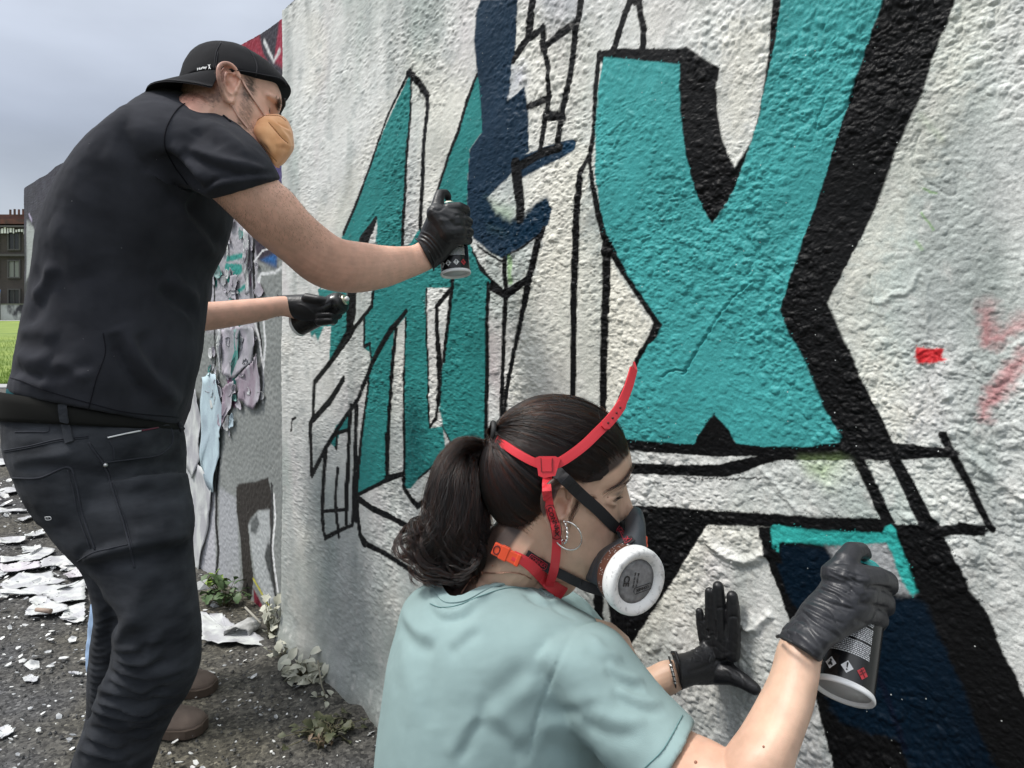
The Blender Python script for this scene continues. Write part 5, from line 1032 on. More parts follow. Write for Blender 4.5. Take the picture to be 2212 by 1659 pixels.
FJ += [(q('Cc', (400, 600), (560, 560), (760, 530), (975, 480)), .009, .012), (q('Cc', (410, 640), (580, 600), (780, 560), (980, 510)), -.008, .012), (q('Cc', (640, 480), (800, 460), (990, 450)), .006, .014), (q('Cc', (660, 200), (800, 190), (930, 170)), .004, .012),
       (q('Cc', (650, 260), (800, 270), (960, 300)), -.003, .012), (q('Cc', (600, 100), (760, 110), (900, 90)), -.003, .010), (q('Cc', (60, 100), (200, 80), (380, 60)), .003, .01), (q('Cc', (80, 130), (250, 120), (360, 100)), -.0025, .008), (q('Cc', (560, 1060), (540, 980), (560, 900), (520, 860)), -.009, .012),
       (q('Cc', (590, 1040), (620, 960), (700, 880)), .004, .012), (q('Cc', (480, 700), (560, 900), (600, 1000)), -.003, .02), (q('Cc', (900, 700), (930, 850), (960, 1000)), .003, .02), (q('Cc', (760, 700), (700, 850), (720, 960)), .003, .018), (q('Cc', (400, 600), (420, 560), (560, 540)), -.004, .008)]
folds(me, [(a_, b_*1.5, c_) for a_, b_, c_ in FJ]); push(me, lambda co, no: .0012*n3(co, 16, 14)+.0009*n3(co, 45, 16)+.0004*n3(co, 120, 12))
jeans = mko('jeans', me, mj, man); jt = bvh(me); msj = cloth('jeans_seam', (.034, .036, .044), .85); msd = cloth('jeans_dark', (.007, .007, .009), .9)
for nm, v, pts, r_ in [('side_seam', 'Cc', [(452, 0), (470, 30), (530, 120), (600, 320), (640, 440), (665, 540), (685, 640)], .0016), ('pocket_edge', 'B', [(770, 1320), (1020, 1265), (1150, 1240), (1215, 1230), (1245, 1290), (1235, 1370), (1150, 1440), (1000, 1465), (740, 1500)], .0014),
                       ('pocket_edge', 'B', [(785, 1335), (820, 1410), (822, 1475)], .0012), ('back_pocket_edge', 'Cc', [(62, 180), (200, 180), (355, 128), (385, 200), (420, 360), (485, 545)], .0015), ('back_pocket_edge', 'Cc', [(345, 140), (370, 230), (400, 370), (462, 540)], .0010),
                       ('yoke_seam', 'B', [(25, 1410), (200, 1380), (420, 1330), (640, 1305)], .0012), ('yoke_seam', 'B', [(30, 1420), (200, 1392), (430, 1342), (640, 1318)], .0008), ('thigh_seam', 'Cc', [(395, 605), (480, 560), (560, 540), (650, 520)], .0010), ('coin_pocket_edge', 'B', [(110, 1275), (250, 1275), (350, 1270), (358, 1240)], .0010),
                       ('side_stitch', 'Cc', [(462, 0), (482, 30), (545, 120), (612, 320), (652, 440), (675, 540)], .0007)]: seam(jt, q(v, *pts), nm, msj, jeans, r_, 50)
c_ = cast(jt, q('B', (760, 1515)), None, .001)
if c_: mb = MB(); mb.ell(c_[0][0], (.004, .004, .004), None, 12); mb.build('rivet', mat('rivet', (.5, .5, .5), .3, 1), jeans)
seam(jt, q('B', (775, 1318), (900, 1290), (1015, 1268)), 'pocket_trim', mwhite, jeans, .0014, 14, .001); seam(jt, q('B', (1020, 1266), (1080, 1256), (1140, 1244)), 'pocket_trim', mat('trim_red', (.13, .02, .04), .7), jeans, .0014, 12, .001)
seam(jt, q('Cc', (232, 378), (258, 378), (262, 390), (236, 392), (232, 378)), 'pocket_logo', mwhite, jeans, .0006, 14, .0008); seam(jt, q('Cc', (240, 383), (250, 384)), 'pocket_logo', mwhite, jeans, .0005, 4, .0008)
# belt and loops, teal waistband of the underwear
mbelt = mat('belt', (.009, .009, .008), .85, Specular_IOR_Level=.15); bump(mbelt, 300, .2, .001)
def band(top, bot, name, m, parent, lift, th=.003, n=30):
    a = cast(jt, top, n, lift); b_ = cast(jt, bot, n, lift); k = min(len(a), len(b_)); V = []
    for i in range(k): V += [a[i][0], b_[i][0], b_[i][0]-b_[i][1]*th, a[i][0]-a[i][1]*th]
    F = [(i*4+c_, i*4+(c_+1) % 4, (i+1)*4+(c_+1) % 4, (i+1)*4+c_) for i in range(k-1) for c_ in range(4)]+[(0, 1, 2, 3), (4*k-4, 4*k-1, 4*k-2, 4*k-3)]
    return mk(name, V, F, m, parent, smooth=False)
mb = MB(); mb.loft([(-6, 846, 345, 905, 1.256, .160), (-9, 868, 384, 908, 1.256, .163), (-10, 900, 400, 925, 1.256, .164), (-6, 910, 398, 930, 1.256, .163)], n=48, e=2.3); belt = mb.build('belt', mbelt, man)
mb = MB(); mb.loft([(14, 840, 300, 845, 1.256, .140), (10, 866, 330, 862, 1.256, .150)], n=40, e=2.3); mb.build('waistband', cloth('teal_waistband', (.005, .055, .065), .8), man)
bt = bvh(belt.data)
for p_ in ([(450, 1090), (470, 1200), (505, 1350)], [(1296, 1200), (1300, 1260)]):
    pts = q('B', *p_); a = cast(bt, pts[:2], 6, .003)+cast(jt, pts[1:], 8 if len(pts) > 2 else None, .003)
    if len(a) > 3: ribbon([t[0] for t in a], [t[1] for t in a], .0125, .003, 'belt_loop', mj, jeans)
# shoes, below the picture's edge
msh = mat('dark_shoe', (.03, .03, .03), .6)
def shoe(ankle, dirv, m_, msole, parent, Ls=.28, w_=.095, h=.085):
    d = Vector((dirv[0], dirv[1], 0)).normalized(); s_ = Vector((-d.y, d.x, 0)); b0 = Vector((ankle[0], ankle[1], 0))-d*.07; R = []
    for t, hw, hh in ((0, .5, .75), (.06, .72, .95), (.2, .78, 1.0), (.38, .76, .95), (.55, .88, .70), (.72, 1.0, .55), (.86, .95, .46), (.95, .72, .36), (1.0, .40, .24)):
        ring = []
        for i in range(16):
            a = 2*math.pi*i/16; c1, s1 = math.cos(a), math.sin(a); ring.append(b0+d*(Ls*t)+s_*(w_/2*hw*math.copysign(abs(c1)**.8, c1))+Vector((0, 0, .022+h*hh*max(s1, -.05)**1.0 if s1 > 0 else .022)))
        R.append(ring)
    mb = MB(); mb.rings(R); sh = mb.build('shoe', m_, parent); mb = MB(); R = []
    for t, hw in ((-.01, .45), (.03, .74), (.15, .84), (.4, .82), (.6, .96), (.75, 1.07), (.9, .98), (.98, .70), (1.02, .35)):
        R.append([b0+d*(Ls*t)+s_*(x*w_/2*hw)+Vector((0, 0, z)) for x, z in ((-1, .003), (-1, .026), (-.7, .030), (.7, .030), (1, .026), (1, .003))])
    mb.rings(R); mb.build('sole', msole, sh, smooth=False); return sh
mso = mat('dark_sole', (.05, .05, .05), .8); a = P(155, 1960, 1.25); shoe((a.x, a.y), (.85, .35), msh, mso, man); a = P(175, 1780, 1.50); shoe((a.x, a.y), (.85, .35), msh, mso, man)
mb = MB(); a = P(155, 1950, 1.25); mb.capsule(a, (a.x, a.y, .07), .046, .042); mb.build('sock', msd, man); mb = MB(); a = P(175, 1780, 1.50); mb.capsule(a, (a.x, a.y, .07), .046, .042); mb.build('sock', msd, man)
# ---- cap worn backwards
mcap = cloth('cap_cloth', (.011, .011, .013), .85, 1300, .4, .2)
def capring(k, t, n=56, off=0.0):
    rx, ry = .094+off, .084+off; fr = math.cos(t*math.pi/2)**.60; R = []
    for i in range(n):
        a = 2*math.pi*i/n; x = .014+rx*math.cos(a)*fr-.018*math.sin(t*math.pi/2); y = ry*math.sin(a)*fr; zr = .036+.16*x+3.2*max(x, 0)**2
        zr += .012*abs(math.sin(a))**2*0; ztop = .128+off; R.append(HM.w(x, y, zr+(ztop-zr)*math.sin(t*math.pi/2)))
    return R
mb = MB(); mb.rings([capring(0, t) for t in np.linspace(0, .985, 26)]); me_ = mb.build('cap', mcap, man); push(me_.data, lambda co, no: .0012*n3(co, 30, 3)+.0006*n3(co, 80, 5)); cape = me_
ct = bvh(me_.data); mcs = cloth('cap_stitch', (.035, .035, .04), .9)
for pts in ([(690, 430), (700, 330), (715, 240), (760, 150)], [(705, 430), (716, 330), (730, 245)], [(1100, 470), (1110, 380), (1060, 260), (960, 165)], [(760, 400), (900, 420), (1050, 440), (1200, 470), (1330, 500), (1400, 560)], [(450, 470), (560, 440), (680, 415), (760, 400)]): seam(ct, q('K', *pts), 'cap_seam', mcs, cape, .0009, 30)
V = []; nb_ = 19
for side in (0, 1):
    for j in range(9):
        for i in range(nb_):
            a = math.pi*(i/(nb_-1)-.5)*.72; e_ = j/8; x0, y0 = .014-.092*math.cos(a), .082*math.sin(a); ext = .048*max(math.cos(a*1.36), .02)**.5 if abs(a) < 1.5 else 0
            x = x0-ext*e_; y = y0*(1+.02*e_); z = .036+.16*x0+.002-.030*(y/.08)**2*e_-.026*e_*math.cos(a)-.006*e_**2-(.0035 if side else 0); V.append(HM.w(x, y, z))
F = []; blk = 9*nb_
for side in (0, 1):
    for j in range(8):
        for i in range(nb_-1):
            f = (side*blk+j*nb_+i, side*blk+j*nb_+i+1, side*blk+(j+1)*nb_+i+1, side*blk+(j+1)*nb_+i); F.append(f if side else f[::-1])
F += [(8*nb_+i, 8*nb_+i+1, blk+8*nb_+i+1, blk+8*nb_+i) for i in range(nb_-1)]
mk('brim', V, F, mcap, cape)
c_ = cast(ct, q('K', (575, 400)), None, .001)
if c_:
    o_, n_ = c_[0]; ux = (P(*q('K', (620, 412))[0], 1.2)-P(*q('K', (530, 432))[0], 1.2)); ux = (ux-n_*ux.dot(n_)).normalized(); uy = n_.cross(ux)
    if uy.z < 0: uy = -uy
    def plc(u, v, h):
        p = o_+ux*u+uy*v; r_ = ct.find_nearest(p); return r_[0]+r_[1]*(.0006+h)
    text('Hurley', .0072, mwhite, cape, 'cap_lettering', plc, .0002, .9, True); text(')(', .0105, mwhite, cape, 'cap_logo', lambda u, v, h: plc(u+.0135, v+.0006, h), .0002, .55, True)
mb = MB(); a = HM.w(.103, -.012, .062); mb.tube([HM.w(.0935, -.03, .057), HM.w(.0985, -.012, .057), HM.w(.0985, .012, .057), HM.w(.0935, .03, .057)], .003, 8); mb.build('snap_strap', mat('snap', (.02, .02, .02), .4), cape)
# ---- orange folded mask with ear loops
mmk = mat('orange_mask', (.82, .41, .19), .9); vary(mmk, (.77, .37, .165), (.85, .45, .22), 40); bump(mmk, 500, .3, .001); bsdf(mmk).inputs['Sheen Weight'].default_value = .3
mb = MB(); ms = [((1165, 855), (1310, 842), .022), ((1108, 882), (1392, 888), .042), ((1062, 950), (1440, 970), .053), ((1045, 1015), (1464, 1042), .058), ((1090, 1080), (1473, 1130), .057), ((1160, 1150), (1470, 1190), .055), ((1215, 1240), (1440, 1245), .048), ((1262, 1320), (1380, 1320), .032), ((1295, 1368), (1328, 1376), .012)]
mb.loft([(*q('K', a)[0], *q('K', b_)[0], 1.275, h) for a, b_, h in ms], n=40, m=40, e=1.8); me = fuse(mb, .0018, 3)
folds(me, [(q('K', (1210, 900), (1280, 990), (1350, 1070), (1430, 1150)), -.0022, .0025), (q('K', (1240, 890), (1310, 970), (1380, 1050), (1440, 1120)), .0025, .005), (q('K', (1300, 930), (1360, 960), (1440, 1000)), -.0018, .003), (q('K', (1290, 950), (1360, 985), (1440, 1020)), .0018, .004), (q('K', (1300, 1150), (1380, 1130), (1465, 1180)), .0018, .006),
           (q('K', (1250, 1050), (1300, 1130), (1330, 1200)), .0012, .008), (q('K', (1180, 1140), (1230, 1220), (1300, 1300)), -.0012, .003), (q('K', (1280, 1180), (1330, 1170), (1420, 1190)), -.0015, .004)])
push(me, lambda co, no: .0008*n3(co, 60, 2)); mask = mko('face_mask', me, mmk, man); mt = bvh(me); mdm = mat('mask_stitch', (.33, .13, .04), .9)
for pts in ([(1225, 930), (1290, 1000), (1350, 1075), (1410, 1130)], [(1150, 1120), (1200, 1190), (1250, 1250), (1300, 1305)], [(1175, 870), (1120, 905), (1075, 970), (1070, 1010)], [(1180, 862), (1260, 862), (1330, 868), (1390, 910)]):
    cc = cast(mt, q('K', *pts), 26, .0004); mb = MB()
    for k in range(0, len(cc)-1, 2): mb.capsule(cc[k][0], cc[k+1][0], .0007, .0007, 6)
    mb.build('mask_stitching', mdm, mask)
mel = mat('ear_loop', (.60, .36, .28), .7)
for pts, w_ in (([(915, 455), (960, 520), (1000, 590), (1090, 730), (1190, 880)], .0036), ([(850, 745), (890, 800), (930, 870), (1015, 985)], .0034)):
    cc = cast(btree, q('K', *pts), 16, .0025)
    if len(cc) > 3: ribbon([t[0] for t in cc], [t[1] for t in cc], w_, .0012, 'ear_loop', mel, mask)
# ---- right glove gripping the can
mgl = glovemat('black_glove', (.0125, .0125, .014))
def gl(x, y, d): a, b_ = q('L', (x, y))[0]; return P(a, b_, d)
mb = MB()
mb.loft([(*q('L', (1500, 705))[0], *q('L', (1655, 985))[0], 1.50, .034), (*q('L', (1520, 660))[0], *q('L', (1700, 950))[0], 1.50, .033), (*q('L', (1550, 590))[0], *q('L', (1760, 900))[0], 1.495, .032), (*q('L', (1590, 500))[0], *q('L', (1830, 820))[0], 1.49, .034), (*q('L', (1625, 420))[0], *q('L', (1900, 760))[0], 1.49, .034), (*q('L', (1660, 380))[0], *q('L', (1950, 730))[0], 1.49, .032)], m=18)
mb.chain([(gl(1690, 470, 1.475), .024), (gl(1850, 520, 1.475), .024), (gl(1880, 640, 1.475), .024), (gl(1800, 640, 1.47), .024), (gl(1690, 470, 1.475), .024)])
mb.chain([(gl(1690, 430, 1.48), .0175), (gl(1700, 340, 1.485), .0125), (gl(1715, 285, 1.495), .0108), (gl(1765, 280, 1.505), .0098), (gl(1785, 310, 1.512), .0090)])
mb.chain([(gl(1800, 430, 1.475), .0165), (gl(1890, 410, 1.475), .0125), (gl(1945, 430, 1.49), .0115), (gl(1955, 470, 1.53), .0105), (gl(1900, 470, 1.56), .0095)])
mb.chain([(gl(1820, 530, 1.470), .0165), (gl(1930, 520, 1.475), .0125), (gl(1975, 545, 1.495), .0115), (gl(1965, 575, 1.53), .0105), (gl(1900, 570, 1.56), .0095)])
mb.chain([(gl(1820, 620, 1.470), .0165), (gl(1930, 620, 1.475), .0120), (gl(1985, 640, 1.495), .0112), (gl(1975, 660, 1.53), .0105), (gl(1905, 660, 1.56), .0095)])
mb.chain([(gl(1800, 700, 1.475), .0165), (gl(1915, 700, 1.48), .0115), (gl(1975, 715, 1.50), .0105), (gl(1965, 725, 1.53), .0095), (gl(1905, 715, 1.55), .0085)])
mb.chain([(gl(1720, 560, 1.52), .015), (gl(1760, 520, 1.56), .012), (gl(1840, 500, 1.58), .0105)])
me = fuse(mb, .0018, 2); folds(me, [(q('L', (1500, 690), (1570, 720), (1640, 790), (1690, 900)), .0016, .002), (q('L', (1520, 660), (1600, 700), (1680, 790), (1730, 880)), .0016, .0022), (q('L', (1535, 630), (1620, 670), (1700, 760), (1750, 850)), .0014, .0022), (q('L', (1512, 675), (1590, 712), (1660, 790)), -.0012, .002),
                                (q('L', (1530, 645), (1610, 690), (1690, 780)), -.0012, .002), (q('L', (1700, 520), (1790, 530), (1850, 500)), .002, .006), (q('L', (1640, 420), (1700, 440), (1760, 400)), -.0012, .003), (q('L', (1850, 480), (1900, 480), (1970, 490)), -.002, .003), (q('L', (1850, 580), (1920, 575), (1990, 590)), -.002, .003), (q('L', (1850, 675), (1920, 670), (1990, 680)), -.002, .003)])
mko('glove', me, mgl, man)
mb = MB(); mb.chain([(gl(x, y, 1.495-z), .0018) for x, y, z in [(1490, 700, 0), (1560, 745, .02), (1620, 830, .028), (1660, 920, .02), (1655, 990, 0)]]); mb.build('glove_cuff', mgl, man)
b0 = P(*q('L', (1862, 1030))[0], 1.525); t0 = P(*q('L', (1800, 360))[0], 1.56); can1 = spray_can(b0, t0, 'spray_can', 'black spray can in the man\'s raised hand, pointing at the dark blue shape')
# ---- left glove round a second can
mb = MB(); LG = 1.855
mb.loft([(*q('L', (205, 1225))[0], *q('L', (215, 1415))[0], LG, .027), (*q('L', (300, 1222))[0], *q('L', (320, 1425))[0], LG, .028), (*q('L', (420, 1215))[0], *q('L', (430, 1470))[0], LG, .032), (*q('L', (540, 1215))[0], *q('L', (560, 1495))[0], LG, .035), (*q('L', (620, 1240))[0], *q('L', (660, 1500))[0], LG, .034), (*q('L', (690, 1290))[0], *q('L', (720, 1480))[0], LG, .03)], m=20)
for k, (y, x2, r_) in enumerate([(1300, 775, .0125), (1350, 785, .0125), (1405, 770, .012), (1455, 730, .0115)]): mb.chain([(gl(600, y+5, LG-.02), .015), (gl(700, y, LG-.028), r_), (gl(x2, y+5, LG-.012), r_*.95), (gl(x2-10, y+15, LG+.02), r_*.85)])
mb.chain([(gl(480, 1250, LG-.02), .014), (gl(590, 1265, LG-.030), .0115), (gl(680, 1275, LG-.026), .0095)])
me = fuse(mb, .0020, 2); folds(me, [(q('L', (600, 1325), (700, 1322), (790, 1325)), -.002, .0025), (q('L', (600, 1378), (700, 1378), (790, 1378)), -.002, .0025), (q('L', (620, 1430), (700, 1432), (770, 1430)), -.002, .0025), (q('L', (240, 1240), (250, 1320), (245, 1400)), .0014, .003), (q('L', (380, 1300), (480, 1340), (560, 1420)), .0012, .003)])
mko('glove', me, mgl, man); mb = MB(); mb.chain([(gl(x, y, LG-z), .0022) for x, y, z in [(208, 1220, 0), (218, 1270, .022), (222, 1330, .028), (220, 1390, .02), (215, 1420, 0)]]); mb.build('glove_cuff', mgl, man)
spray_can(gl(395, 1500, LG+.03), gl(770, 1300, LG-.015), 'spray_can', 'spray can with a white rim held low in the man\'s fist', facing=(0, 1, .2), label_col=(.01, .01, .01), noz=mwhite)
# ---------------------------------------------------------------- the person hidden behind him
p2 = empty('person', (-1.1, 2.0, 0), 'person hidden behind the man, only light blue jeans and brown shoes showing', 'person')
mb = MB(); mljn = cloth('light_jeans', (.30, .42, .60), .9, 1200, .4, .25)
LX, RX = (-1.135, 1.97), (-1.18, 2.17)
for (x, y), kx_ in ((LX, 0), (RX, .0)): mb.chain([(Vector((x, y, .09)), .072), (Vector((x-.005, y, .25)), .080), (Vector((x+.03, y+.01, .50)), .085), (Vector((x+.0, y+.03, .85)), .10)])
mb.chain([(Vector((-1.14, 2.02, .90)), .125), (Vector((-1.16, 2.14, .90)), .125)]); me = fuse(mb, .006, 2)
push(me, lambda co, no: .005*n3(co*np.array([1, 1, 2.4]), 12, 3)+.002*n3(co, 40, 6)); mko('jeans', me, mljn, p2)
mb = MB(); mb.chain([(Vector((-1.12, 2.06, .93)), .14), (Vector((-1.10, 2.08, 1.15)), .15), (Vector((-1.06, 2.08, 1.30)), .14)]); mb.chain([(Vector((-1.06, 1.95, 1.34)), .07), (Vector((-1.06, 2.2, 1.34)), .07)])
for y in (1.92, 2.24): mb.chain([(Vector((-1.06, y, 1.33)), .06), (Vector((-1.08, y, 1.10)), .052)])
mko('jumper', fuse(mb, .008, 2), cloth('grey_jumper', (.05, .05, .06), .9), p2)
H2 = Head(Vector((-1.02, 1.985, 1.52)), (.8, .3), .35, .98); mb = MB(); H2.skull(mb); H2.face(mb, False); H2.ear(mb, -1); H2.ear(mb, 1); mb.chain([(H2.w(-.02, 0, -.05), .055), (Vector((-1.06, 2.08, 1.36)), .06)])
for y in (1.92, 2.24): mb.chain([(Vector((-1.06, y, 1.36)), .04), (Vector((-1.08, y, 1.10)), .042), (Vector((-1.10, y+(.08 if y < 2 else -.08), .98)), .032), (Vector((-1.06, y+(.11 if y < 2 else -.11), .98)), .03)])
mb.chain([(Vector((-1.06, 1.95, 1.36)), .04), (Vector((-1.06, 2.2, 1.36)), .04)])
for s_, y in ((1, 2.03), (-1, 2.13)):
    for k in range(4): mb.chain([(Vector((-1.06, y, .985-k*.018+.02)), .011), (Vector((-1.02, y, .985-k*.018+.02)), .0085), (Vector((-1.015, y+s_*.03, .985-k*.018+.02)), .0075)])
    mb.chain([(Vector((-1.06, y, 1.0)), .012), (Vector((-1.035, y-s_*.02, 1.03)), .009)])
me = fuse(mb, .004, 2); paintskin(me, (.48, .29, .21)); mko('body', me, mskin, p2)
mb = MB(); mb.ell(H2.w(-.012, 0, .055), (.104, .086, .092), H2.R, 24); mb.build('hair', mat('brown_hair', (.06, .04, .025), .6), p2)
mbs_ = mat('brown_suede', (.17, .125, .10), .9); bump(mbs_, 400, .5, .002); vary(mbs_, (.14, .105, .085), (.20, .15, .12), 18); mbo = mat('brown_sole', (.085, .06, .045), .8)
shoe((-1.105, 1.985), (.97, -.06), mbs_, mbo, p2, .285, .10, .075); shoe((-1.165, 2.19), (.97, -.06), mbs_, mbo, p2, .285, .10, .075)
# ---------------------------------------------------------------- the woman with the respirator
def PHM(th): return np.radians(np.interp(np.abs(th), [0, .5, .8, 1.15, 1.45, 1.75, 2.1, 2.5, 3.15], [30, 20, 10, 2, 13, -22, -46, -58, -60]))
wom = empty('person', (.02, .95, 0), 'dark haired woman in pale teal T-shirt and respirator, crouching and spraying near the wall foot', 'person')
HW = Head(P(1221, 1098, .925), (.9995, .03), math.radians(8), 1.04, -.06)
mb = MB(); HW.skull(mb, wide=.96); HW.face(mb, False); HW.ear(mb, -1, 1.06, .004); HW.ear(mb, 1, .95); HW.eyelids(mb, -1)
nb = P(1035, 1290, 1.03)
mb.chain([(HW.w(-.022, 0, -.035), .050), (HW.w(-.050, 0, -.085), .050), (nb, .062)]); mb.loft([(1068, 1165, 1262, 1225, 1.05, .050), (1020, 1195, 1240, 1275, 1.03, .055), (960, 1225, 1200, 1300, 1.02, .062), (915, 1262, 1180, 1330, 1.01, .08), (900, 1330, 1230, 1350, 1.0, .09)], m=14)
mb.loft([(1230, 1470, 1300, 1400, .91, .040), (1310, 1590, 1390, 1480, .86, .044), (1410, 1705, 1484, 1572, .805, .050), (1436, 1790, 1546, 1602, .77, .049), (1500, 1850, 1620, 1650, .745, .048), (1580, 1885, 1700, 1730, .735, .046), (1640, 1840, 1735, 1740, .735, .044)], m=30, n=32)
mb.loft([(1545, 1760, 1730, 1790, .735, .044), (1540, 1700, 1722, 1740, .737, .044), (1562, 1625, 1716, 1665, .745, .043), (1601, 1568, 1735, 1600, .757, .041), (1635, 1509, 1757, 1535, .772, .037), (1663, 1453, 1770, 1470, .785, .032), (1684, 1382, 1776, 1429, .795, .027), (1716, 1345, 1792, 1385, .805, .018)], m=26, n=32)
mb.chain([(P(1130, 1420, .98), .08), (P(1290, 1430, .94), .055)]); mb.chain([(P(1060, 1400, 1.02), .09), (P(1200, 1380, 1.16), .05), (P(1290, 1440, 1.20), .045)])
mb.loft([(1290, 1500, 1290, 1400, 1.20, .035), (1340, 1540, 1330, 1440, 1.19, .034), (1392, 1535, 1392, 1444, 1.18, .030), (1425, 1516, 1422, 1430, 1.175, .027), (1460, 1498, 1446, 1425, 1.17, .024), (1486, 1482, 1474, 1430, 1.17, .015)], m=16, n=24)
me = fuse(mb, .0018, 2); weld_head(HW, me, False)
def wcol(co, col):
    lc = HW.loc(co); h = sm(.5, .3, np.linalg.norm(lc, axis=1))
    th_ = np.arctan2(lc[:, 1], lc[:, 0]+.01); ph_ = np.arctan2(lc[:, 2]-.03, np.hypot(lc[:, 0]+.01, lc[:, 1])); scalp = h*sm(-.03, .06, ph_-PHM(th_))
    m_ = (scalp*.95)[:, None]; col = col*(1-m_)+np.array([.022, .013, .012])*m_
    for p_, s_, a_, c_ in [((.093, -.026, .034), (.018, .011, .0026), .8, (.05, .025, .02)), ((.080, -.034, .020), (.012, .018, .0020), .8, (.02, .012, .01)), ((.06, -.055, -.02), (.02, .03, .02), .25, (.62, .28, .22)), ((-.01, -.08, 0), (.02, .03, .03), .25, (.62, .26, .20))]:
        k = (h*g_at(lc, p_, s_)*a_)[:, None]; col = col*(1-k)+np.array(c_)*k
    arm = sm(1.05, 1.0, co[:, 1])*0; up = np.exp(-(np.linalg.norm(co-np.array(P(1520, 1640, .76)), axis=1)/.07)**2)[:, None]*.5; col = col*(1-up)+np.array([.60, .31, .22])*up
    return col
paintskin(me, (.60, .395, .285), wcol); wbody = mko('body', me, mskin, wom); wt = bvh(me); eye(HW, wbody, -1); eye(HW, wbody, 1)
mmole = mat('mole', (.28, .13, .085), .6)
for v, p_, r_ in (('J', (338, 1620), .0019), ('J', (806, 1512), .0013), ('H', (760, 355), .0012), ('I', (1318, 852), .0010)):
    c_ = cast(wt, q(v, p_))
    if c_: mb = MB(); mb.ell(c_[0][0], (r_,)*3, None, 10); mb.build('mole', mmole, wbody)
# eyelashes
mlash = mat('lash', (.01, .008, .008), .6); mb = MB()
for t in np.linspace(-1, .9, 12): a = HW.w(.0730-(.010 if t > 0 else .002)*abs(t), -.032-t*.013, .0150-.003*t*t); mb.tube([a, HW.w(.0785-(.010 if t > 0 else .002)*abs(t), -.033-t*.016, .0148-.003*t*t), HW.w(.0825-(.010 if t > 0 else .002)*abs(t), -.034-t*.018, .017)], [.0005, .0004, .0002], 4)
mb.build('eyelashes', mlash, wbody)
# ---- T-shirt
mtt = cloth('teal_tshirt', (.255, .350, .348), .95, 1300, .4, .07); mtt2 = cloth('teal_seam', (.13, .24, .24), .9)
mb = MB()
mb.loft([(915, 1262, 1150, 1262, 1.02, .080), (893, 1277, 1195, 1282, 1.01, .10), (873, 1301, 1232, 1305, 1.005, .118), (862, 1331, 1290, 1338, .99, .135), (852, 1371, 1330, 1380, .98, .15), (839, 1421, 1350, 1430, .97, .16), (829, 1478, 1350, 1490, .96, .165), (821, 1539, 1335, 1550, .95, .165), (812, 1606, 1320, 1620, .94, .165),
         (806, 1680, 1300, 1700, .93, .165), (800, 1780, 1270, 1800, .92, .165), (795, 1900, 1240, 1900, .91, .16), (790, 2020, 1220, 2010, .91, .16)], n=44, m=40, e=2.2)
mb.loft([(1150, 1440, 1245, 1322, .92, .10), (1190, 1510, 1330, 1362, .89, .088), (1240, 1585, 1385, 1430, .865, .078), (1300, 1650, 1436, 1490, .84, .072), (1360, 1700, 1476, 1530, .82, .066), (1405, 1745, 1504, 1558, .80, .063)], n=34, m=24)
mb.chain([(P(1100, 1420, 1.05), .11), (P(1200, 1370, 1.13), .075), (P(1285, 1440, 1.18), .062)])
me = fuse(mb, .0040, 8)
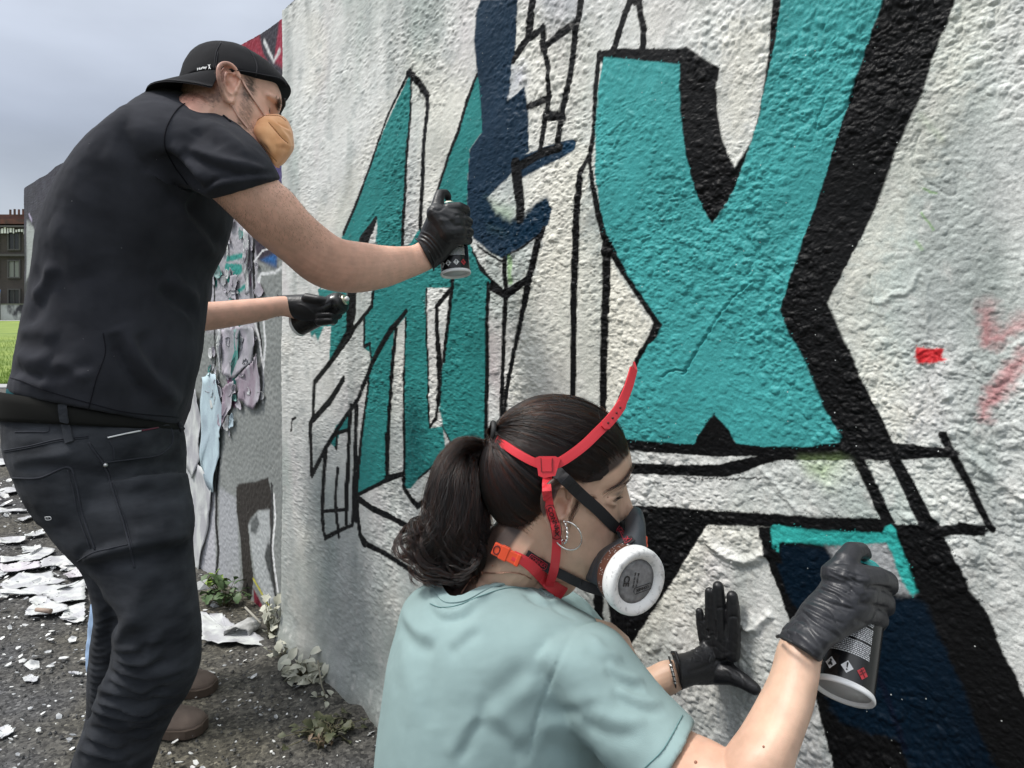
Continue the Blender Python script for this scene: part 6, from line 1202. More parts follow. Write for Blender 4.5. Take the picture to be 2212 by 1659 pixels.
# neck opening pressed in so that the skin shows above the collar
def neckcut(me):
    co = coords(me); pj = np.stack([CX+co[:, 0]/co[:, 1]*FPX, HY-(co[:, 2]-CAMH)/co[:, 1]*FPX], 1); return pj
FW = [(q('H', (360, 560), (420, 640), (520, 660), (640, 600), (800, 480)), .007, .008), (q('H', (330, 620), (420, 700), (540, 700), (680, 640)), -.006, .009), (q('H', (180, 640), (260, 760), (400, 820)), .006, .014), (q('H', (170, 740), (260, 860), (400, 900)), -.005, .014),
      (q('H', (520, 700), (620, 620), (760, 540), (900, 500)), .004, .010), (q('H', (500, 900), (560, 800), (700, 700)), .004, .016), (q('H', (470, 920), (560, 860), (700, 760)), -.004, .014), (q('H', (1000, 500), (1060, 560), (1120, 590), (1200, 570)), .006, .008), (q('H', (960, 520), (1040, 590), (1130, 620)), -.004, .008),
      (q('H', (1100, 560), (1180, 640), (1300, 700)), -.003, .012), (q('H', (700, 1100), (900, 900), (1150, 780)), .004, .03), (q('H', (740, 1330), (900, 1200), (1080, 1080)), .005, .022), (q('H', (660, 1300), (820, 1180), (1000, 1000)), -.004, .022),
      (q('H', (640, 1340), (760, 1400), (900, 1520), (960, 1640)), -.005, .018), (q('H', (700, 1300), (840, 1380), (980, 1500)), .005, .02), (q('H', (540, 1620), (620, 1460), (680, 1340)), -.005, .014), (q('H', (480, 1600), (560, 1450), (650, 1300)), .004, .018),
      (q('H', (1500, 980), (1600, 1060), (1740, 1100)), .006, .010), (q('H', (1480, 1020), (1590, 1110), (1740, 1160)), -.005, .010), (q('H', (1560, 1150), (1700, 1220), (1860, 1240)), .005, .009), (q('H', (1520, 1180), (1680, 1280), (1880, 1310)), -.004, .009), (q('H', (1400, 1280), (1560, 1340), (1760, 1360)), .005, .014),
      (q('H', (1340, 1360), (1500, 1450), (1720, 1460)), -.005, .014), (q('H', (1240, 1240), (1400, 1200), (1560, 1220)), .003, .014), (q('H', (1060, 1400), (1180, 1380), (1300, 1420)), .004, .016), (q('H', (1080, 1500), (1260, 1560), (1440, 1560)), -.005, .018), (q('H', (1060, 1240), (1200, 1300), (1340, 1300)), -.004, .014),
      (q('H', (1400, 800), (1480, 900), (1600, 960)), .004, .012), (q('H', (1340, 900), (1460, 980), (1600, 1020)), -.003, .012), (q('H', (150, 900), (240, 1100), (260, 1400)), .004, .03), (q('H', (280, 860), (360, 1100), (380, 1400)), -.004, .03),
      (q('H', (1900, 1640), (1990, 1500), (2040, 1380)), .003, .004), (q('H', (1800, 1640), (1900, 1500), (1975, 1330)), -.0025, .003), (q('H', (1295, 750), (1400, 715), (1470, 710)), -.004, .003), (q('H', (1295, 760), (1190, 960), (1100, 1180), (1030, 1400), (980, 1650)), -.0035, .003)]
folds(me, [(a_, b_*.7, c_*.62) for a_, b_, c_ in FW]); push(me, lambda co, no: .0010*n3(co, 9, 24)+.0004*n3(co, 36, 26)+.0003*n3(co, 110, 22))
# scoop neckline: cut the faces inside the measured collar line
bm = bmesh.new(); bm.from_mesh(me); NL = q('H', (345, 455), (400, 445), (425, 500), (470, 548), (560, 545), (700, 482), (860, 442), (985, 448), (1060, 475), (1130, 530), (1110, 350), (700, 250), (400, 300))
nlp = np.array([p for p in cr_spline(NL[:10], 60)]+NL[10:])
cc_ = np.array([tuple(f.calc_center_median()) for f in bm.faces]); px = CX+cc_[:, 0]/cc_[:, 1]*FPX; py = HY-(cc_[:, 2]-CAMH)/cc_[:, 1]*FPX
ins = np.zeros(len(px), bool)
for i in range(len(nlp)):
    a, b_ = nlp[i], nlp[(i+1) % len(nlp)]; c_ = (a[1] > py) != (b_[1] > py); xi = (b_[0]-a[0])*(py-a[1])/(b_[1]-a[1] if b_[1] != a[1] else 1e-9)+a[0]; ins ^= c_ & (px < xi)
bm.faces.ensure_lookup_table(); top = (cc_[:, 2] > P(0, 1330, 1.0).z)
bmesh.ops.delete(bm, geom=[bm.faces[i] for i in np.where(ins & top)[0]], context='FACES'); bm.to_mesh(me); bm.free()
wshirt = mko('t_shirt', me, mtt, wom); ws_t = bvh(me)
cl = cast(ws_t, q('H', (340, 462), (395, 470), (425, 525), (470, 572), (560, 572), (700, 508), (860, 466), (985, 470), (1060, 497), (1135, 552)), 50, .001)
if len(cl) > 4: ribbon([t[0] for t in cl], [t[1] for t in cl], .0125, .0022, 'collar', mtt, wshirt)
seam(ws_t, q('H', (360, 600), (430, 625), (540, 610), (700, 545), (860, 500), (990, 505)), 'collar_stitch', mtt2, wshirt, .0006)
seam(ws_t, q('H', (1480, 708), (1400, 718), (1300, 758), (1190, 960), (1100, 1180), (1030, 1400), (980, 1655)), 'shoulder_seam', mtt2, wshirt, .0009, 60)
seam(ws_t, q('H', (1985, 1320), (1920, 1440), (1850, 1550), (1740, 1659)), 'hem_stitch', mtt2, wshirt, .0006)
# ---- jeans and shoes, below the picture's edge
mbj = cloth('blue_jeans', (.04, .06, .10), .9); mb = MB(); hp = P(1010, 2010, .91)
for s_, dx in ((-1, 0), (1, .02)):
    hipv = hp+Vector((.02, .10*s_+.02, .02)); kn = hp+Vector((.34, .13*s_+.10, .02)); an = Vector((hp.x+.06, hp.y+.11*s_+.04, .11)); mb.chain([(hipv, .095), (kn, .068), (an, .05)])
    shoe((an.x, an.y), (1, .25), msh, mso, wom, .25, .09)
mb.ell(hp+Vector((0, .02, .02)), (.15, .17, .12)); mko('jeans', fuse(mb, .008, 3), mbj, wom)
# ---- gloves and can
def gj(x, y, d): a, b_ = q('J', (x, y))[0]; return P(a, b_, d)
mb = MB(); G = .80
mb.loft([(*q('J', (905, 755))[0], *q('J', (1205, 925))[0], .792, .034), (*q('J', (940, 690))[0], *q('J', (1250, 850))[0], .795, .034), (*q('J', (1020, 600))[0], *q('J', (1330, 790))[0], .80, .032), (*q('J', (1080, 510))[0], *q('J', (1410, 740))[0], .805, .030), (*q('J', (1160, 430))[0], *q('J', (1500, 690))[0], .81, .030), (*q('J', (1230, 335))[0], *q('J', (1570, 610))[0], .815, .030), (*q('J', (1290, 262))[0], *q('J', (1600, 470))[0], .82, .028), (*q('J', (1330, 240))[0], *q('J', (1590, 330))[0], .825, .022)], m=24, n=32)
mb.chain([(gj(1345, 330, .82), .024), (gj(1375, 235, .825), .0145), (gj(1415, 165, .835), .0120), (gj(1480, 160, .855), .0105), (gj(1500, 185, .868), .0092)])
mb.chain([(gj(1450, 370, .815), .022), (gj(1590, 345, .825), .0135), (gj(1660, 370, .845), .0125), (gj(1668, 405, .875), .0118), (gj(1620, 420, .905), .011)])
mb.chain([(gj(1430, 480, .81), .022), (gj(1570, 470, .825), .0135), (gj(1640, 510, .845), .0125), (gj(1645, 550, .875), .0118), (gj(1590, 560, .90), .011)])
mb.chain([(gj(1400, 570, .805), .022), (gj(1540, 590, .82), .0130), (gj(1600, 630, .84), .0120), (gj(1590, 660, .87), .011), (gj(1540, 650, .89), .010)])
mb.chain([(gj(1200, 600, .83), .020), (gj(1300, 560, .875), .015), (gj(1400, 480, .90), .0125)])
me = fuse(mb, .0016, 3)
GFO = []
rg = random.Random(5)
for k in range(15):
    t = k/14; x0, y0 = 1060+t*220, 560-t*290; x1, y1 = x0+330-t*60, y0+190-t*60
    GFO.append((q('J', (x0+rg.uniform(-10, 10), y0), ((x0+x1)/2, (y0+y1)/2-18+rg.uniform(-10, 10)), (x0+(x1-x0)*rg.uniform(.6, 1.0), y0+(y1-y0)*rg.uniform(.6, 1.05))), rg.choice([-.0018, -.0016, .0013]), rg.uniform(.0012, .0022)))
GFO += [(q('J', (960, 700), (1060, 640), (1160, 760), (1240, 860)), -.0018, .003), (q('J', (1000, 650), (1100, 680), (1200, 760), (1290, 800)), .0016, .003), (q('J', (1060, 560), (1140, 640), (1270, 720), (1340, 770)), -.0018, .002), (q('J', (930, 720), (1040, 730), (1150, 820), (1220, 890)), .0014, .003),
        (q('J', (1500, 420), (1580, 410), (1680, 430)), -.0035, .003), (q('J', (1460, 520), (1560, 540), (1660, 560)), -.003, .003), (q('J', (1430, 640), (1500, 660), (1600, 680)), -.002, .003), (q('J', (1290, 250), (1340, 240), (1400, 250)), -.0014, .002), (q('J', (1350, 300), (1450, 340), (1540, 380)), .0012, .006)]
folds(me, GFO); push(me, lambda co, no: .0003*n3(co, 90, 2)-.0011*np.exp(-(n3(co*np.array([1, 1.6, 2.2]), 38, 7)/.09)**2)*sm(-.2, .3, n3(co, 14, 9))); mko('glove', me, glovemat('grey_black_glove', (.022, .0225, .027)), wom)
mb = MB(); mb.chain([(gj(x, y, .792-z), .0019) for x, y, z in [(900, 752, 0), (915, 748, .015), (1000, 790, .032), (1100, 850, .034), (1180, 910, .025), (1212, 925, .0)]]); mb.build('glove_cuff', mgl, wom)
b1 = P(*q('J', (1356, 1142))[0], .800); t1 = P(*q('J', (1494, 250))[0], .893)
spray_can(b1, t1, 'spray_can', 'black spray can with teal shoulder held by the woman, white dished base showing', facing=(CAMV-b1)+Vector((-.12, 0, 0)))
mb = MB(); WG = 1.160
mb.loft([(*q('J', (170, 870))[0], *q('J', (245, 1120))[0], 1.168, .027), (*q('J', (260, 862))[0], *q('J', (330, 1090))[0], 1.175, .026), (*q('J', (355, 815))[0], *q('J', (450, 1085))[0], 1.19, .022), (*q('J', (385, 770))[0], *q('J', (590, 1020))[0], 1.20, .018), (*q('J', (385, 725))[0], *q('J', (632, 880))[0], 1.205, .015), (*q('J', (388, 705))[0], *q('J', (635, 740))[0], 1.207, .0125)], m=20, n=28)
WD_ = 1.205
for ps in ([(412, 860, .0115), (398, 780, .0100), (380, 700, .0090), (370, 640, .0083), (364, 580, .0070)], [(455, 860, .0125), (445, 760, .0112), (440, 640, .0098), (436, 530, .0092), (432, 442, .0080)], [(515, 860, .0135), (512, 750, .0128), (507, 610, .0116), (500, 500, .0110), (493, 408, .0098)], [(590, 870, .0140), (595, 770, .0132), (600, 650, .0118), (598, 560, .0112), (590, 475, .0098)], [(470, 990, .022), (570, 1010, .0175), (650, 1050, .0135), (745, 1112, .0105)]):
    mb.chain([(gj(x, y, WD_+(x-400)*-.00016), r_) for x, y, r_ in ps])
me = fuse(mb, .0016, 2); folds(me, [(q('J', (260, 900), (380, 920), (480, 960)), .0013, .003), (q('J', (280, 1000), (400, 960), (520, 900)), -.0013, .003), (q('J', (420, 700), (425, 760)), -.003, .003), (q('J', (472, 640), (478, 770)), -.003, .002), (q('J', (548, 640), (552, 780)), -.003, .0025),
     (q('J', (400, 860), (500, 900), (600, 860)), .0012, .003), (q('J', (560, 620), (600, 612), (632, 620)), -.0012, .0016), (q('J', (480, 560), (510, 552), (540, 560)), -.0012, .0016), (q('J', (600, 980), (640, 1010), (680, 1100)), -.0012, .002), (q('J', (520, 960), (580, 1000), (600, 1060)), .0012, .003)]); push(me, lambda co, no: -.0010*np.exp(-(n3(co*np.array([1.6, 1, 2.0]), 40, 17)/.09)**2)*sm(-.2, .3, n3(co, 14, 9)))
mko('glove', me, mgl, wom); mb = MB(); mb.chain([(gj(x, y, 1.168-z), .0028) for x, y, z in [(175, 862, 0), (200, 865, .015), (222, 940, .026), (235, 1030, .026), (240, 1110, .008)]]); mb.build('glove_cuff', mgl, wom)
# bracelets
mbr_ = mat('silver', (.75, .73, .70), .25, 1); mcd = mat('black_cord', (.015, .015, .015), .6)
bc = [(wx_, 1.166-z) for wx_, z in []]
def wristring(v, pts, name, m_, r_, parent=wom):
    mb = MB(); mb.tube([P(*q(v, (x, y))[0], 1.172-z) for x, y, z in pts], r_, 8); return mb.build(name, m_, parent)
WB = [(152, 893, 0), (160, 915, .018), (178, 985, .029), (195, 1060, .029), (200, 1120, .020), (196, 1150, 0)]
wristring('J', WB, 'bracelet_cord', mcd, .0016)
c_ = cr_spline([(*q('J', (x, y))[0], z) for x, y, z in WB], 40)
for k in range(10, 27):
    mb = MB(); mb.ell(P(c_[k][0]-1, c_[k][1], 1.172-c_[k][2]-.001), (.0030, .0024, .0020), None, 8); mb.build('bead', mbr_ if k % 4 else mcd, wom)
# necklace
mgo = mat('rose_gold', (.55, .32, .24), .3, 1)
for v, pts in (('H', [(560, 535), (590, 490), (630, 440), (690, 400)]), ('H', [(700, 398), (780, 402), (880, 398), (960, 412), (1010, 440)])):
    cc = cast(wt, q(v, *pts), 44, .0012); mb = MB()
    for k in range(len(cc)-1): mb.capsule(cc[k][0], cc[k][0].lerp(cc[k+1][0], .7), .0008 if v == 'H' and len(pts) == 5 else .0011, .0008, 6)
    mb.build('necklace', mgo, wom)
c_ = cast(wt, q('H', (694, 398)), None, .003)
if c_: mb = MB(); mb.ell(c_[0][0], (.003, .003, .003), None, 10); mb.build('necklace_clasp', mgo, wom)
# hoop earrings
mb = MB(); hc = P(*q('I', (1072, 1085))[0], .915); hr = .0185; hn = Vector((.35, 1, .1)).normalized(); hu = hn.orthogonal().normalized(); hv = hn.cross(hu)
mb.tube([hc+hu*math.cos(t)*hr+hv*math.sin(t)*hr*1.1 for t in np.linspace(0, 6.283, 33)], .0011, 8); mb.build('hoop_earring', mbr_, wom)
mb = MB(); hc2 = P(*q('I', (1045, 1060))[0], .91); hn2 = Vector((1, .35, 0)).normalized(); hu2 = hn2.orthogonal().normalized(); hv2 = hn2.cross(hu2); hp_ = []
for t in np.linspace(0, 6.283, 60): rr_ = .0135*(1+.10*math.cos(t*14)); hp_.append(hc2+hu2*math.cos(t)*rr_+hv2*math.sin(t)*rr_)
mb.tube(hp_, .0018, 7); mb.build('twisted_hoop_earring', mbr_, wom)
# ---- hair
mh = mat('hair_shell', (.014, .009, .008), .9); mhs = bpy.data.materials.new('hair_strands'); mhs.use_nodes = True; nt_ = mhs.node_tree; nt_.nodes.clear(); ho = nt_.nodes.new('ShaderNodeOutputMaterial'); hb = nt_.nodes.new('ShaderNodeBsdfHairPrincipled')
hb.parametrization = 'MELANIN'; hb.inputs['Melanin'].default_value = .965; hb.inputs['Melanin Redness'].default_value = .75; hb.inputs['Roughness'].default_value = .30; hb.inputs['Radial Roughness'].default_value = .40; hb.inputs['Random Color'].default_value = .3; hb.inputs['Random Roughness'].default_value = .3; hb.inputs['Coat'].default_value = .1
nt_.links.new(hb.outputs[0], ho.inputs[0])
RH = np.array(HW.R); OH = np.array(HW.o)
def surfr(dl):                            # distance from head centre to skin along local direction
    d = HW.R@Vector(dl); o_ = HW.w(-.01, 0, .03); h = wt.ray_cast(o_+d*.30, -d); return (h[0]-o_).length if h[0] is not None else .09
th_g = np.linspace(-math.pi, math.pi, 73); ph_g = np.linspace(-math.pi/2, math.pi/2, 37); RT = np.zeros((37, 73))
def headr(th, ph):                        # smooth head radius (ellipsoid), local frame centred at (-.01, 0, .03)
    x, y, z = math.cos(ph)*math.cos(th), math.cos(ph)*math.sin(th), math.sin(ph)
    return 1/math.sqrt((x/(.108 if x > 0 else .0955))**2+(y/.0755)**2+(z/(.098 if z > 0 else .090))**2)
def hp3(th, ph, off=0.0):
    r_ = (headr(th, ph)+off); return HW.w(-.01+r_*math.cos(ph)*math.cos(th), r_*math.cos(ph)*math.sin(th), .03+r_*math.sin(ph))
# under-shell that closes the scalp
mb = MB(); R = []
for i in range(19):
    ph = math.radians(88-i*6.2); ring = []
    for j in range(48):
        th = 2*math.pi*j/48; lim = hl = None
        c_ = math.cos(th); phmin = float(PHM((th+math.pi) % (2*math.pi)-math.pi)); ring.append(hp3(th, max(ph, phmin+.02*math.sin(th*9)), .002 if ph > phmin else -.005))
    R.append(ring)
mb.rings(R); mb.build('hair_base', mh, wom)
TIE = HW.w(-.106, -.010, .078)
rs = np.random.RandomState(3); strands = []
tl_ = np.array(TIE); c0 = np.array(HW.w(-.01, 0, .03))
tieD = np.array([-.096, -.010, .048]); tieD = tieD/np.linalg.norm(tieD)
def slerp(a, b_, t):
    om = math.acos(max(-1, min(1, float(a@b_)))); so_ = math.sin(om)
    return a if so_ < 1e-4 else (math.sin((1-t)*om)*a+math.sin(t*om)*b_)/so_
for k in range(24000):
    th = rs.uniform(-math.pi, math.pi)
    phmin = float(PHM(th))
    ph = phmin+abs(rs.normal(0, .10)) if rs.rand() < .62 else rs.uniform(phmin, math.pi/2)
    ph -= .12*rs.rand()**1.7
    at_ = abs(th); fr_ = max(0.0, 1-max(at_-.95, 0)/.5) if at_ < 1.45 else 0.0; ph += .20*fr_*float(sm(.25, .75, np.float64(at_))); drp = .17*fr_*math.exp(-max(ph-phmin-.1, 0)*2.2)
    a = np.array([math.cos(ph)*math.cos(th), math.cos(ph)*math.sin(th), math.sin(ph)]); ck = int(th*38)*7+int(ph*9); lf = .0012+.0062*((math.sin(ck*12.9898)*43758.5453) % 1)*rs.uniform(.6, 1.1); ss = []; w1, w2 = rs.uniform(0, 6.28, 2); wa = rs.normal(0, .010); cl_ = math.sin(th*16+ph*5)*.010
    for t in np.linspace(0, 1, 11):
        d = slerp(a, tieD, t); d = d-np.array([0, 0, drp*math.sin(math.pi*min(t*1.25, 1))]); d = d+np.array([0, 1, .4])*(wa*math.sin(t*3.1+w1)*math.sin(math.pi*t)+cl_*math.sin(math.pi*t)*.7); d /= np.linalg.norm(d); tth = math.atan2(d[1], d[0]); tph = math.asin(max(-1, min(1, d[2])))
        ss.append(tuple(hp3(tth, tph, .0015+lf*min(1, t*5+.12)+.006*math.sin(math.pi*min(t*1.1, 1))*(1 if d[2] > .3 else .6))))
    ss.append(tuple(tl_+rs.normal(0, .003, 3))); strands.append(ss)
make_curves('scalp_hair', strands, .00023, wom, mhs)
# ponytail: guide curves, strands clumped round them
guides = [([(1052, 962, 1.020), (1010, 962, 1.025), (965, 1000, 0.995), (945, 1060, 0.975), (935, 1120, 0.965), (905, 1160, 0.955), (893, 1200, 0.955)], .016), ([(1052, 962, 1.020), (1000, 968, 1.005), (965, 1020, 0.975), (955, 1090, 0.955), (945, 1150, 0.945), (925, 1200, 0.945), (935, 1245, 0.945)], .017),
          ([(1052, 962, 1.020), (1005, 975, 1.015), (985, 1030, 0.975), (985, 1100, 0.955), (975, 1160, 0.945), (960, 1210, 0.945), (965, 1250, 0.945)], .017), ([(1052, 962, 1.020), (1020, 985, 1.015), (1010, 1050, 0.985), (1010, 1110, 0.965), (1000, 1170, 0.955), (990, 1215, 0.945), (1010, 1235, 0.945)], .016),
          ([(1052, 962, 1.020), (1030, 990, 1.035), (1030, 1060, 1.015), (1035, 1120, 0.995), (1030, 1170, 0.985), (1010, 1205, 0.965), (985, 1240, 0.955)], .015), ([(1052, 962, 1.020), (990, 965, 1.035), (955, 1030, 1.025), (945, 1110, 1.015), (935, 1170, 1.005), (910, 1180, 0.995), (890, 1165, 0.995)], .014),
          ([(1052, 962, 1.020), (1010, 970, 1.055), (990, 1040, 1.055), (990, 1110, 1.045), (985, 1180, 1.025), (960, 1230, 1.005), (930, 1262, 0.995)], .016)]
strands = []; mbp = MB()
for gi, (g_, rad) in enumerate(guides):
    gp_ = [P(x, y, d) for x, y, d in g_]; G_ = cr_spline([tuple(p) for p in gp_], 22); fr = []
    for i in range(22):
        d = G_[min(i+1, 21)]-G_[max(i-1, 0)]; d /= np.linalg.norm(d); u = np.cross(d, [0, 1, 0]); u /= np.linalg.norm(u); fr.append((u, np.cross(d, u)))
    prof = [rad*(.18+.92*math.sin(math.pi*min(i/21*1.05+.06, 1))**.6) for i in range(22)]
    mbp.tube([tuple(p) for p in G_[:19]], [p_*.72 for p_ in prof[:19]], 10)
    for k in range(1500):
        a = rs.uniform(0, 6.283); r0 = rs.uniform(.35, 1.0)**.6; ln = rs.uniform(.72, 1.0); w1, w2 = rs.uniform(0, 6.28, 2); amp = rs.uniform(.0015, .0065); cl_ = rs.randint(0, 9); ss = []
        for i in range(0, 22):
            t = i/21*ln; x = t*21; i0 = min(int(x), 20); f_ = x-i0; p = G_[i0]*(1-f_)+G_[i0+1]*f_; u, v = fr[i0]; r_ = prof[i0]*r0*(1+.35*(k % 40 == 0)); aw = a+.9*t+gi; conv = 1-.45*t
            cw = np.array([math.cos(cl_*2.1), math.sin(cl_*2.1)])*rad*.45*t
            ww = amp*t*t*3; ss.append(p+u*(math.cos(aw)*r_*conv+cw[0]+ww*math.sin(t*15+w1+cl_))+v*(math.sin(aw)*r_*conv+cw[1]+ww*math.cos(t*13+w2+cl_)))
        strands.append(ss)
    for k in range(22):                      # loose curls
        w1 = rs.uniform(0, 6.28); st0 = rs.uniform(.45, .7); ss = []
        for i in range(22):
            t = i/21; x = st0*21+t*(21-st0*21); i0 = min(int(x), 20); f_ = x-i0; p = G_[i0]*(1-f_)+G_[i0+1]*f_; u, v = fr[i0]
            ss.append(p+u*(.012+.020*t)*math.sin(t*7+w1)+v*(.012+.016*t)*math.cos(t*7+w1))
        for j in range(9): strands.append([s_+rs.normal(0, .0004, 3)+np.array([.0012*math.sin(j), .001*math.cos(j*2), .0008*math.sin(j*3)]) for s_ in ss])
mko('ponytail_base', fuse(mbp, .003, 3), mh, wom); make_curves('ponytail', strands, .00018, wom, mhs)
mb = MB(); tdir = Vector((-1, -.15, .1)).normalized(); u = tdir.orthogonal().normalized(); v = tdir.cross(u); tc_ = TIE
mb.tube([tc_+u*math.cos(t)*.013+v*math.sin(t)*.013 for t in np.linspace(0, 6.283, 25)], .0042, 8); mb.build('hair_tie', mcd, wom)
# loose wisps before the ear, at the nape and forehead
strands = []
def wisp(v, pts, n, d, spread=.0012, lift=.003):
    cc = cast(wt, q(v, *pts), 14, lift)
    if len(cc) < 5: return
    base_ = [np.array(tuple(a)) for a, _ in cc]
    for k in range(n):
        o_ = rs.normal(0, spread, 3); e_ = rs.normal(0, spread*3, 3); m_ = max(5, int(len(base_)*rs.uniform(.6, 1))); strands.append([b_+o_+e_*(i/len(base_))**2 for i, b_ in enumerate(base_[:m_])])
for v, pts, n in [('I', [(1130, 850), (1120, 920), (1090, 980), (1070, 1040), (1085, 1120)], 14), ('I', [(1150, 860), (1105, 930), (1085, 1010)], 8), ('I', [(1470, 620), (1440, 690), (1380, 760), (1300, 810), (1250, 850)], 30), ('I', [(1478, 640), (1450, 720), (1400, 770), (1340, 800)], 16), 
                 ('I', [(1020, 1000), (1030, 1120), (1070, 1190)], 5), ('I', [(1240, 850), (1180, 840), (1110, 800)], 20)]: wisp(v, pts, n, 1)
for k in range(1800):                        # fine short hairs along the hairline
    th = rs.uniform(-3.1, .3); ph = float(PHM(th))-.16+rs.uniform(-.06, .12); a = hp3(th, ph, .0005)
    hh = wt.find_nearest(a)
    if (hh[0]-a).length > .009: continue
    a = hh[0]; tdr = (TIE-a).normalized(); l_ = rs.uniform(.006, .018); b_ = a+tdr*l_*.5+hh[1]*.0015; c_ = a+tdr*l_+hh[1]*.003+Vector(rs.normal(0, .0012, 3)); strands.append([tuple(x) for x in cr_spline([tuple(a), tuple(b_), tuple(c_)], 5)])
for k in range(60):                          # flyaways standing off the crown
    th = rs.uniform(-2.6, .6); ph = rs.uniform(.7, 1.5); a = hp3(th, ph, .010); b_ = hp3(th-.3, ph+rs.uniform(-.1, .2), .016); c_ = hp3(th-.6, ph+rs.uniform(-.2, .3), .012+rs.uniform(0, .006)); strands.append([tuple(x) for x in cr_spline([tuple(a), tuple(b_), tuple(c_)], 8)])
make_curves('loose_hair', strands, .00014, wom, mhs)
# ---------------------------------------------------------------- respirator
mr_ = mat('red_strap', (.60, .028, .040), .45); bump(mr_, 800, .2, .0006); mo_ = mat('orange_buckle', (.68, .07, .02), .35); mk_ = mat('black_strap', (.014, .014, .016), .8); bump(mk_, 1500, .4, .0006); mfg_ = mat('grey_rubber', (.040, .044, .052), .55); bump(mfg_, 500, .2, .0005)
resp = mk('face_piece_tmp', [(0, 0, 0)], [], None)
bpy.data.objects.remove(resp)
mb = MB()
rs_ = [((1420, 985), (1478, 905), .018), ((1424, 1030), (1520, 925), .028), ((1400, 1090), (1545, 1000), .040), ((1330, 1135), (1550, 1090), .052), ((1262, 1180), (1553, 1180), .060), ((1215, 1250), (1530, 1290), .062), ((1190, 1310), (1480, 1390), .058), ((1180, 1350), (1400, 1440), .048), ((1220, 1375), (1340, 1430), .034)]
mb.loft([(*q('I', a)[0], *q('I', b_)[0], .990-.045*min(1, k_/5), h) for k_, (a, b_, h) in enumerate(rs_)], n=44, m=40, e=2.2)
me = fuse(mb, .0020, 3); folds(me, [(q('I', (1500, 940), (1530, 1010), (1540, 1100)), .0015, .003), (q('I', (1250, 1200), (1215, 1280), (1200, 1350)), -.0015, .002), (q('I', (1270, 1190), (1235, 1280), (1220, 1350)), .0012, .003)])
resp = mko('respirator', me, mfg_, wom); rt = bvh(me)
fc = P(*q('I', (1495, 1368))[0], .885); fa = (CAMV-fc).normalized(); right_ = Vector((1, -.05, 0)); fn = (fa*.80+right_*.52+Vector((0, 0, -.34))).normalized()
fu = (Vector((0, 0, 1))-fn*fn.z).normalized(); fv = fu.cross(fn)
def fring(h, r_, n=56): return [fc+fn*h+(fu*math.cos(2*math.pi*i/n)+fv*math.sin(2*math.pi*i/n))*r_ for i in range(n)]
mwr = mat('filter_ring', (.78, .78, .77), .55); vary(mwr, (.45, .45, .45), (.76, .76, .75), 160, 6, .30, .46); mpad = mat('filter_pad', (.20, .20, .205), .75); vary(mpad, (.16, .16, .165), (.25, .25, .255), 120, 3); bump(mpad, 900, .4, .001); mlab = mat('brown_label', (.10, .035, .020), .5)
FR = .0435
mb = MB(); mb.rings([fring(-.003, FR*.66), fring(0, FR*.69), fring(.0035, FR*.80), fring(.005, FR*.90), fring(.003, FR*.985), fring(-.002, FR*1.015), fring(-.012, FR*1.015), fring(-.016, FR*.99), fring(-.017, FR*.9)], cap=False); mb.build('filter_ring', mwr, resp)
mb = MB(); mb.rings([fring(-.0025, FR*.68), fring(-.0015, FR*.5), fring(-.001, FR*.2)]); mb.build('filter_pad', mpad, resp)
mb = MB(); mb.rings([fring(-.016, FR*.955), fring(-.034, FR*.90)], cap=False); mb.build('filter_label', mlab, resp)
mb = MB(); mb.rings([fring(-.034, FR*.92), fring(-.040, FR*.80), fring(-.060, FR*.55)]); mb.build('filter_mount', mfg_, resp)
rg = random.Random(6); V = []; F = []
for k in range(110):
    a = rg.uniform(0, 6.283); h = rg.uniform(-.032, -.019); rr_ = FR*(.955-(-.016-h)*1.25)+.0006; da = rg.uniform(.01, .035); dh = rg.uniform(.0005, .0016); o_ = len(V)
    for aa, hh in ((a, h), (a+da, h+dh*.3), (a+da, h+dh), (a, h+dh*.8)): V.append(fc+fn*hh+(fu*math.cos(aa)+fv*math.sin(aa))*rr_)
    F.append((o_, o_+1, o_+2, o_+3))
o = mk('label_print', V, F, mwhite, resp, smooth=False); o['kind'] = 'stuff'
def fp(rot, ox, oy):
    cr_, sr_ = math.cos(rot), math.sin(rot); return lambda u, v, h: fc+fn*(-.0006+h)+fv*((u*cr_-v*sr_)+ox)*-1+fu*((u*sr_+v*cr_)+oy)
tx = fv.dot(Vector((1, 0, 0)))            # which way is right on the disc
sgn = 1 if tx > 0 else -1
def disc(rot, ox, oy):
    cr_, sr_ = math.cos(rot), math.sin(rot); return lambda u, v, h: fc+fn*(-.0004+h)+fv*sgn*((u*cr_-v*sr_)+ox)+fu*((u*sr_+v*cr_)+oy)
mpr = mat('pad_print', (.02, .02, .02), .6); RT_ = math.radians(196)
text('CE', .0125, mpr, resp, 'filter_lettering', disc(RT_+math.radians(64), -.0165, .004), .0002, .95, True)
text('EN 143 P3 RD', .0034, mpr, resp, 'filter_lettering', disc(RT_-math.radians(12)+math.radians(76), -.004, .003), .0002); text('EN 14387 A1', .0034, mpr, resp, 'filter_lettering', disc(RT_+math.radians(64), .001, .002), .0002)
text('CONNEX', .0050, mpr, resp, 'filter_logo', disc(math.radians(186), .010, -.0105), .0002, .9, True)
mb = MB(); dd = disc(math.radians(186), .010, -.0105); mb.tube([dd(x, y, .0003) for x, y in [(-.013, -.004), (.013, -.004), (.0145, 0), (.013, .004), (-.013, .004), (-.0145, 0), (-.013, -.004)]], .00045, 5); mb.build('logo_outline', mpr, resp)
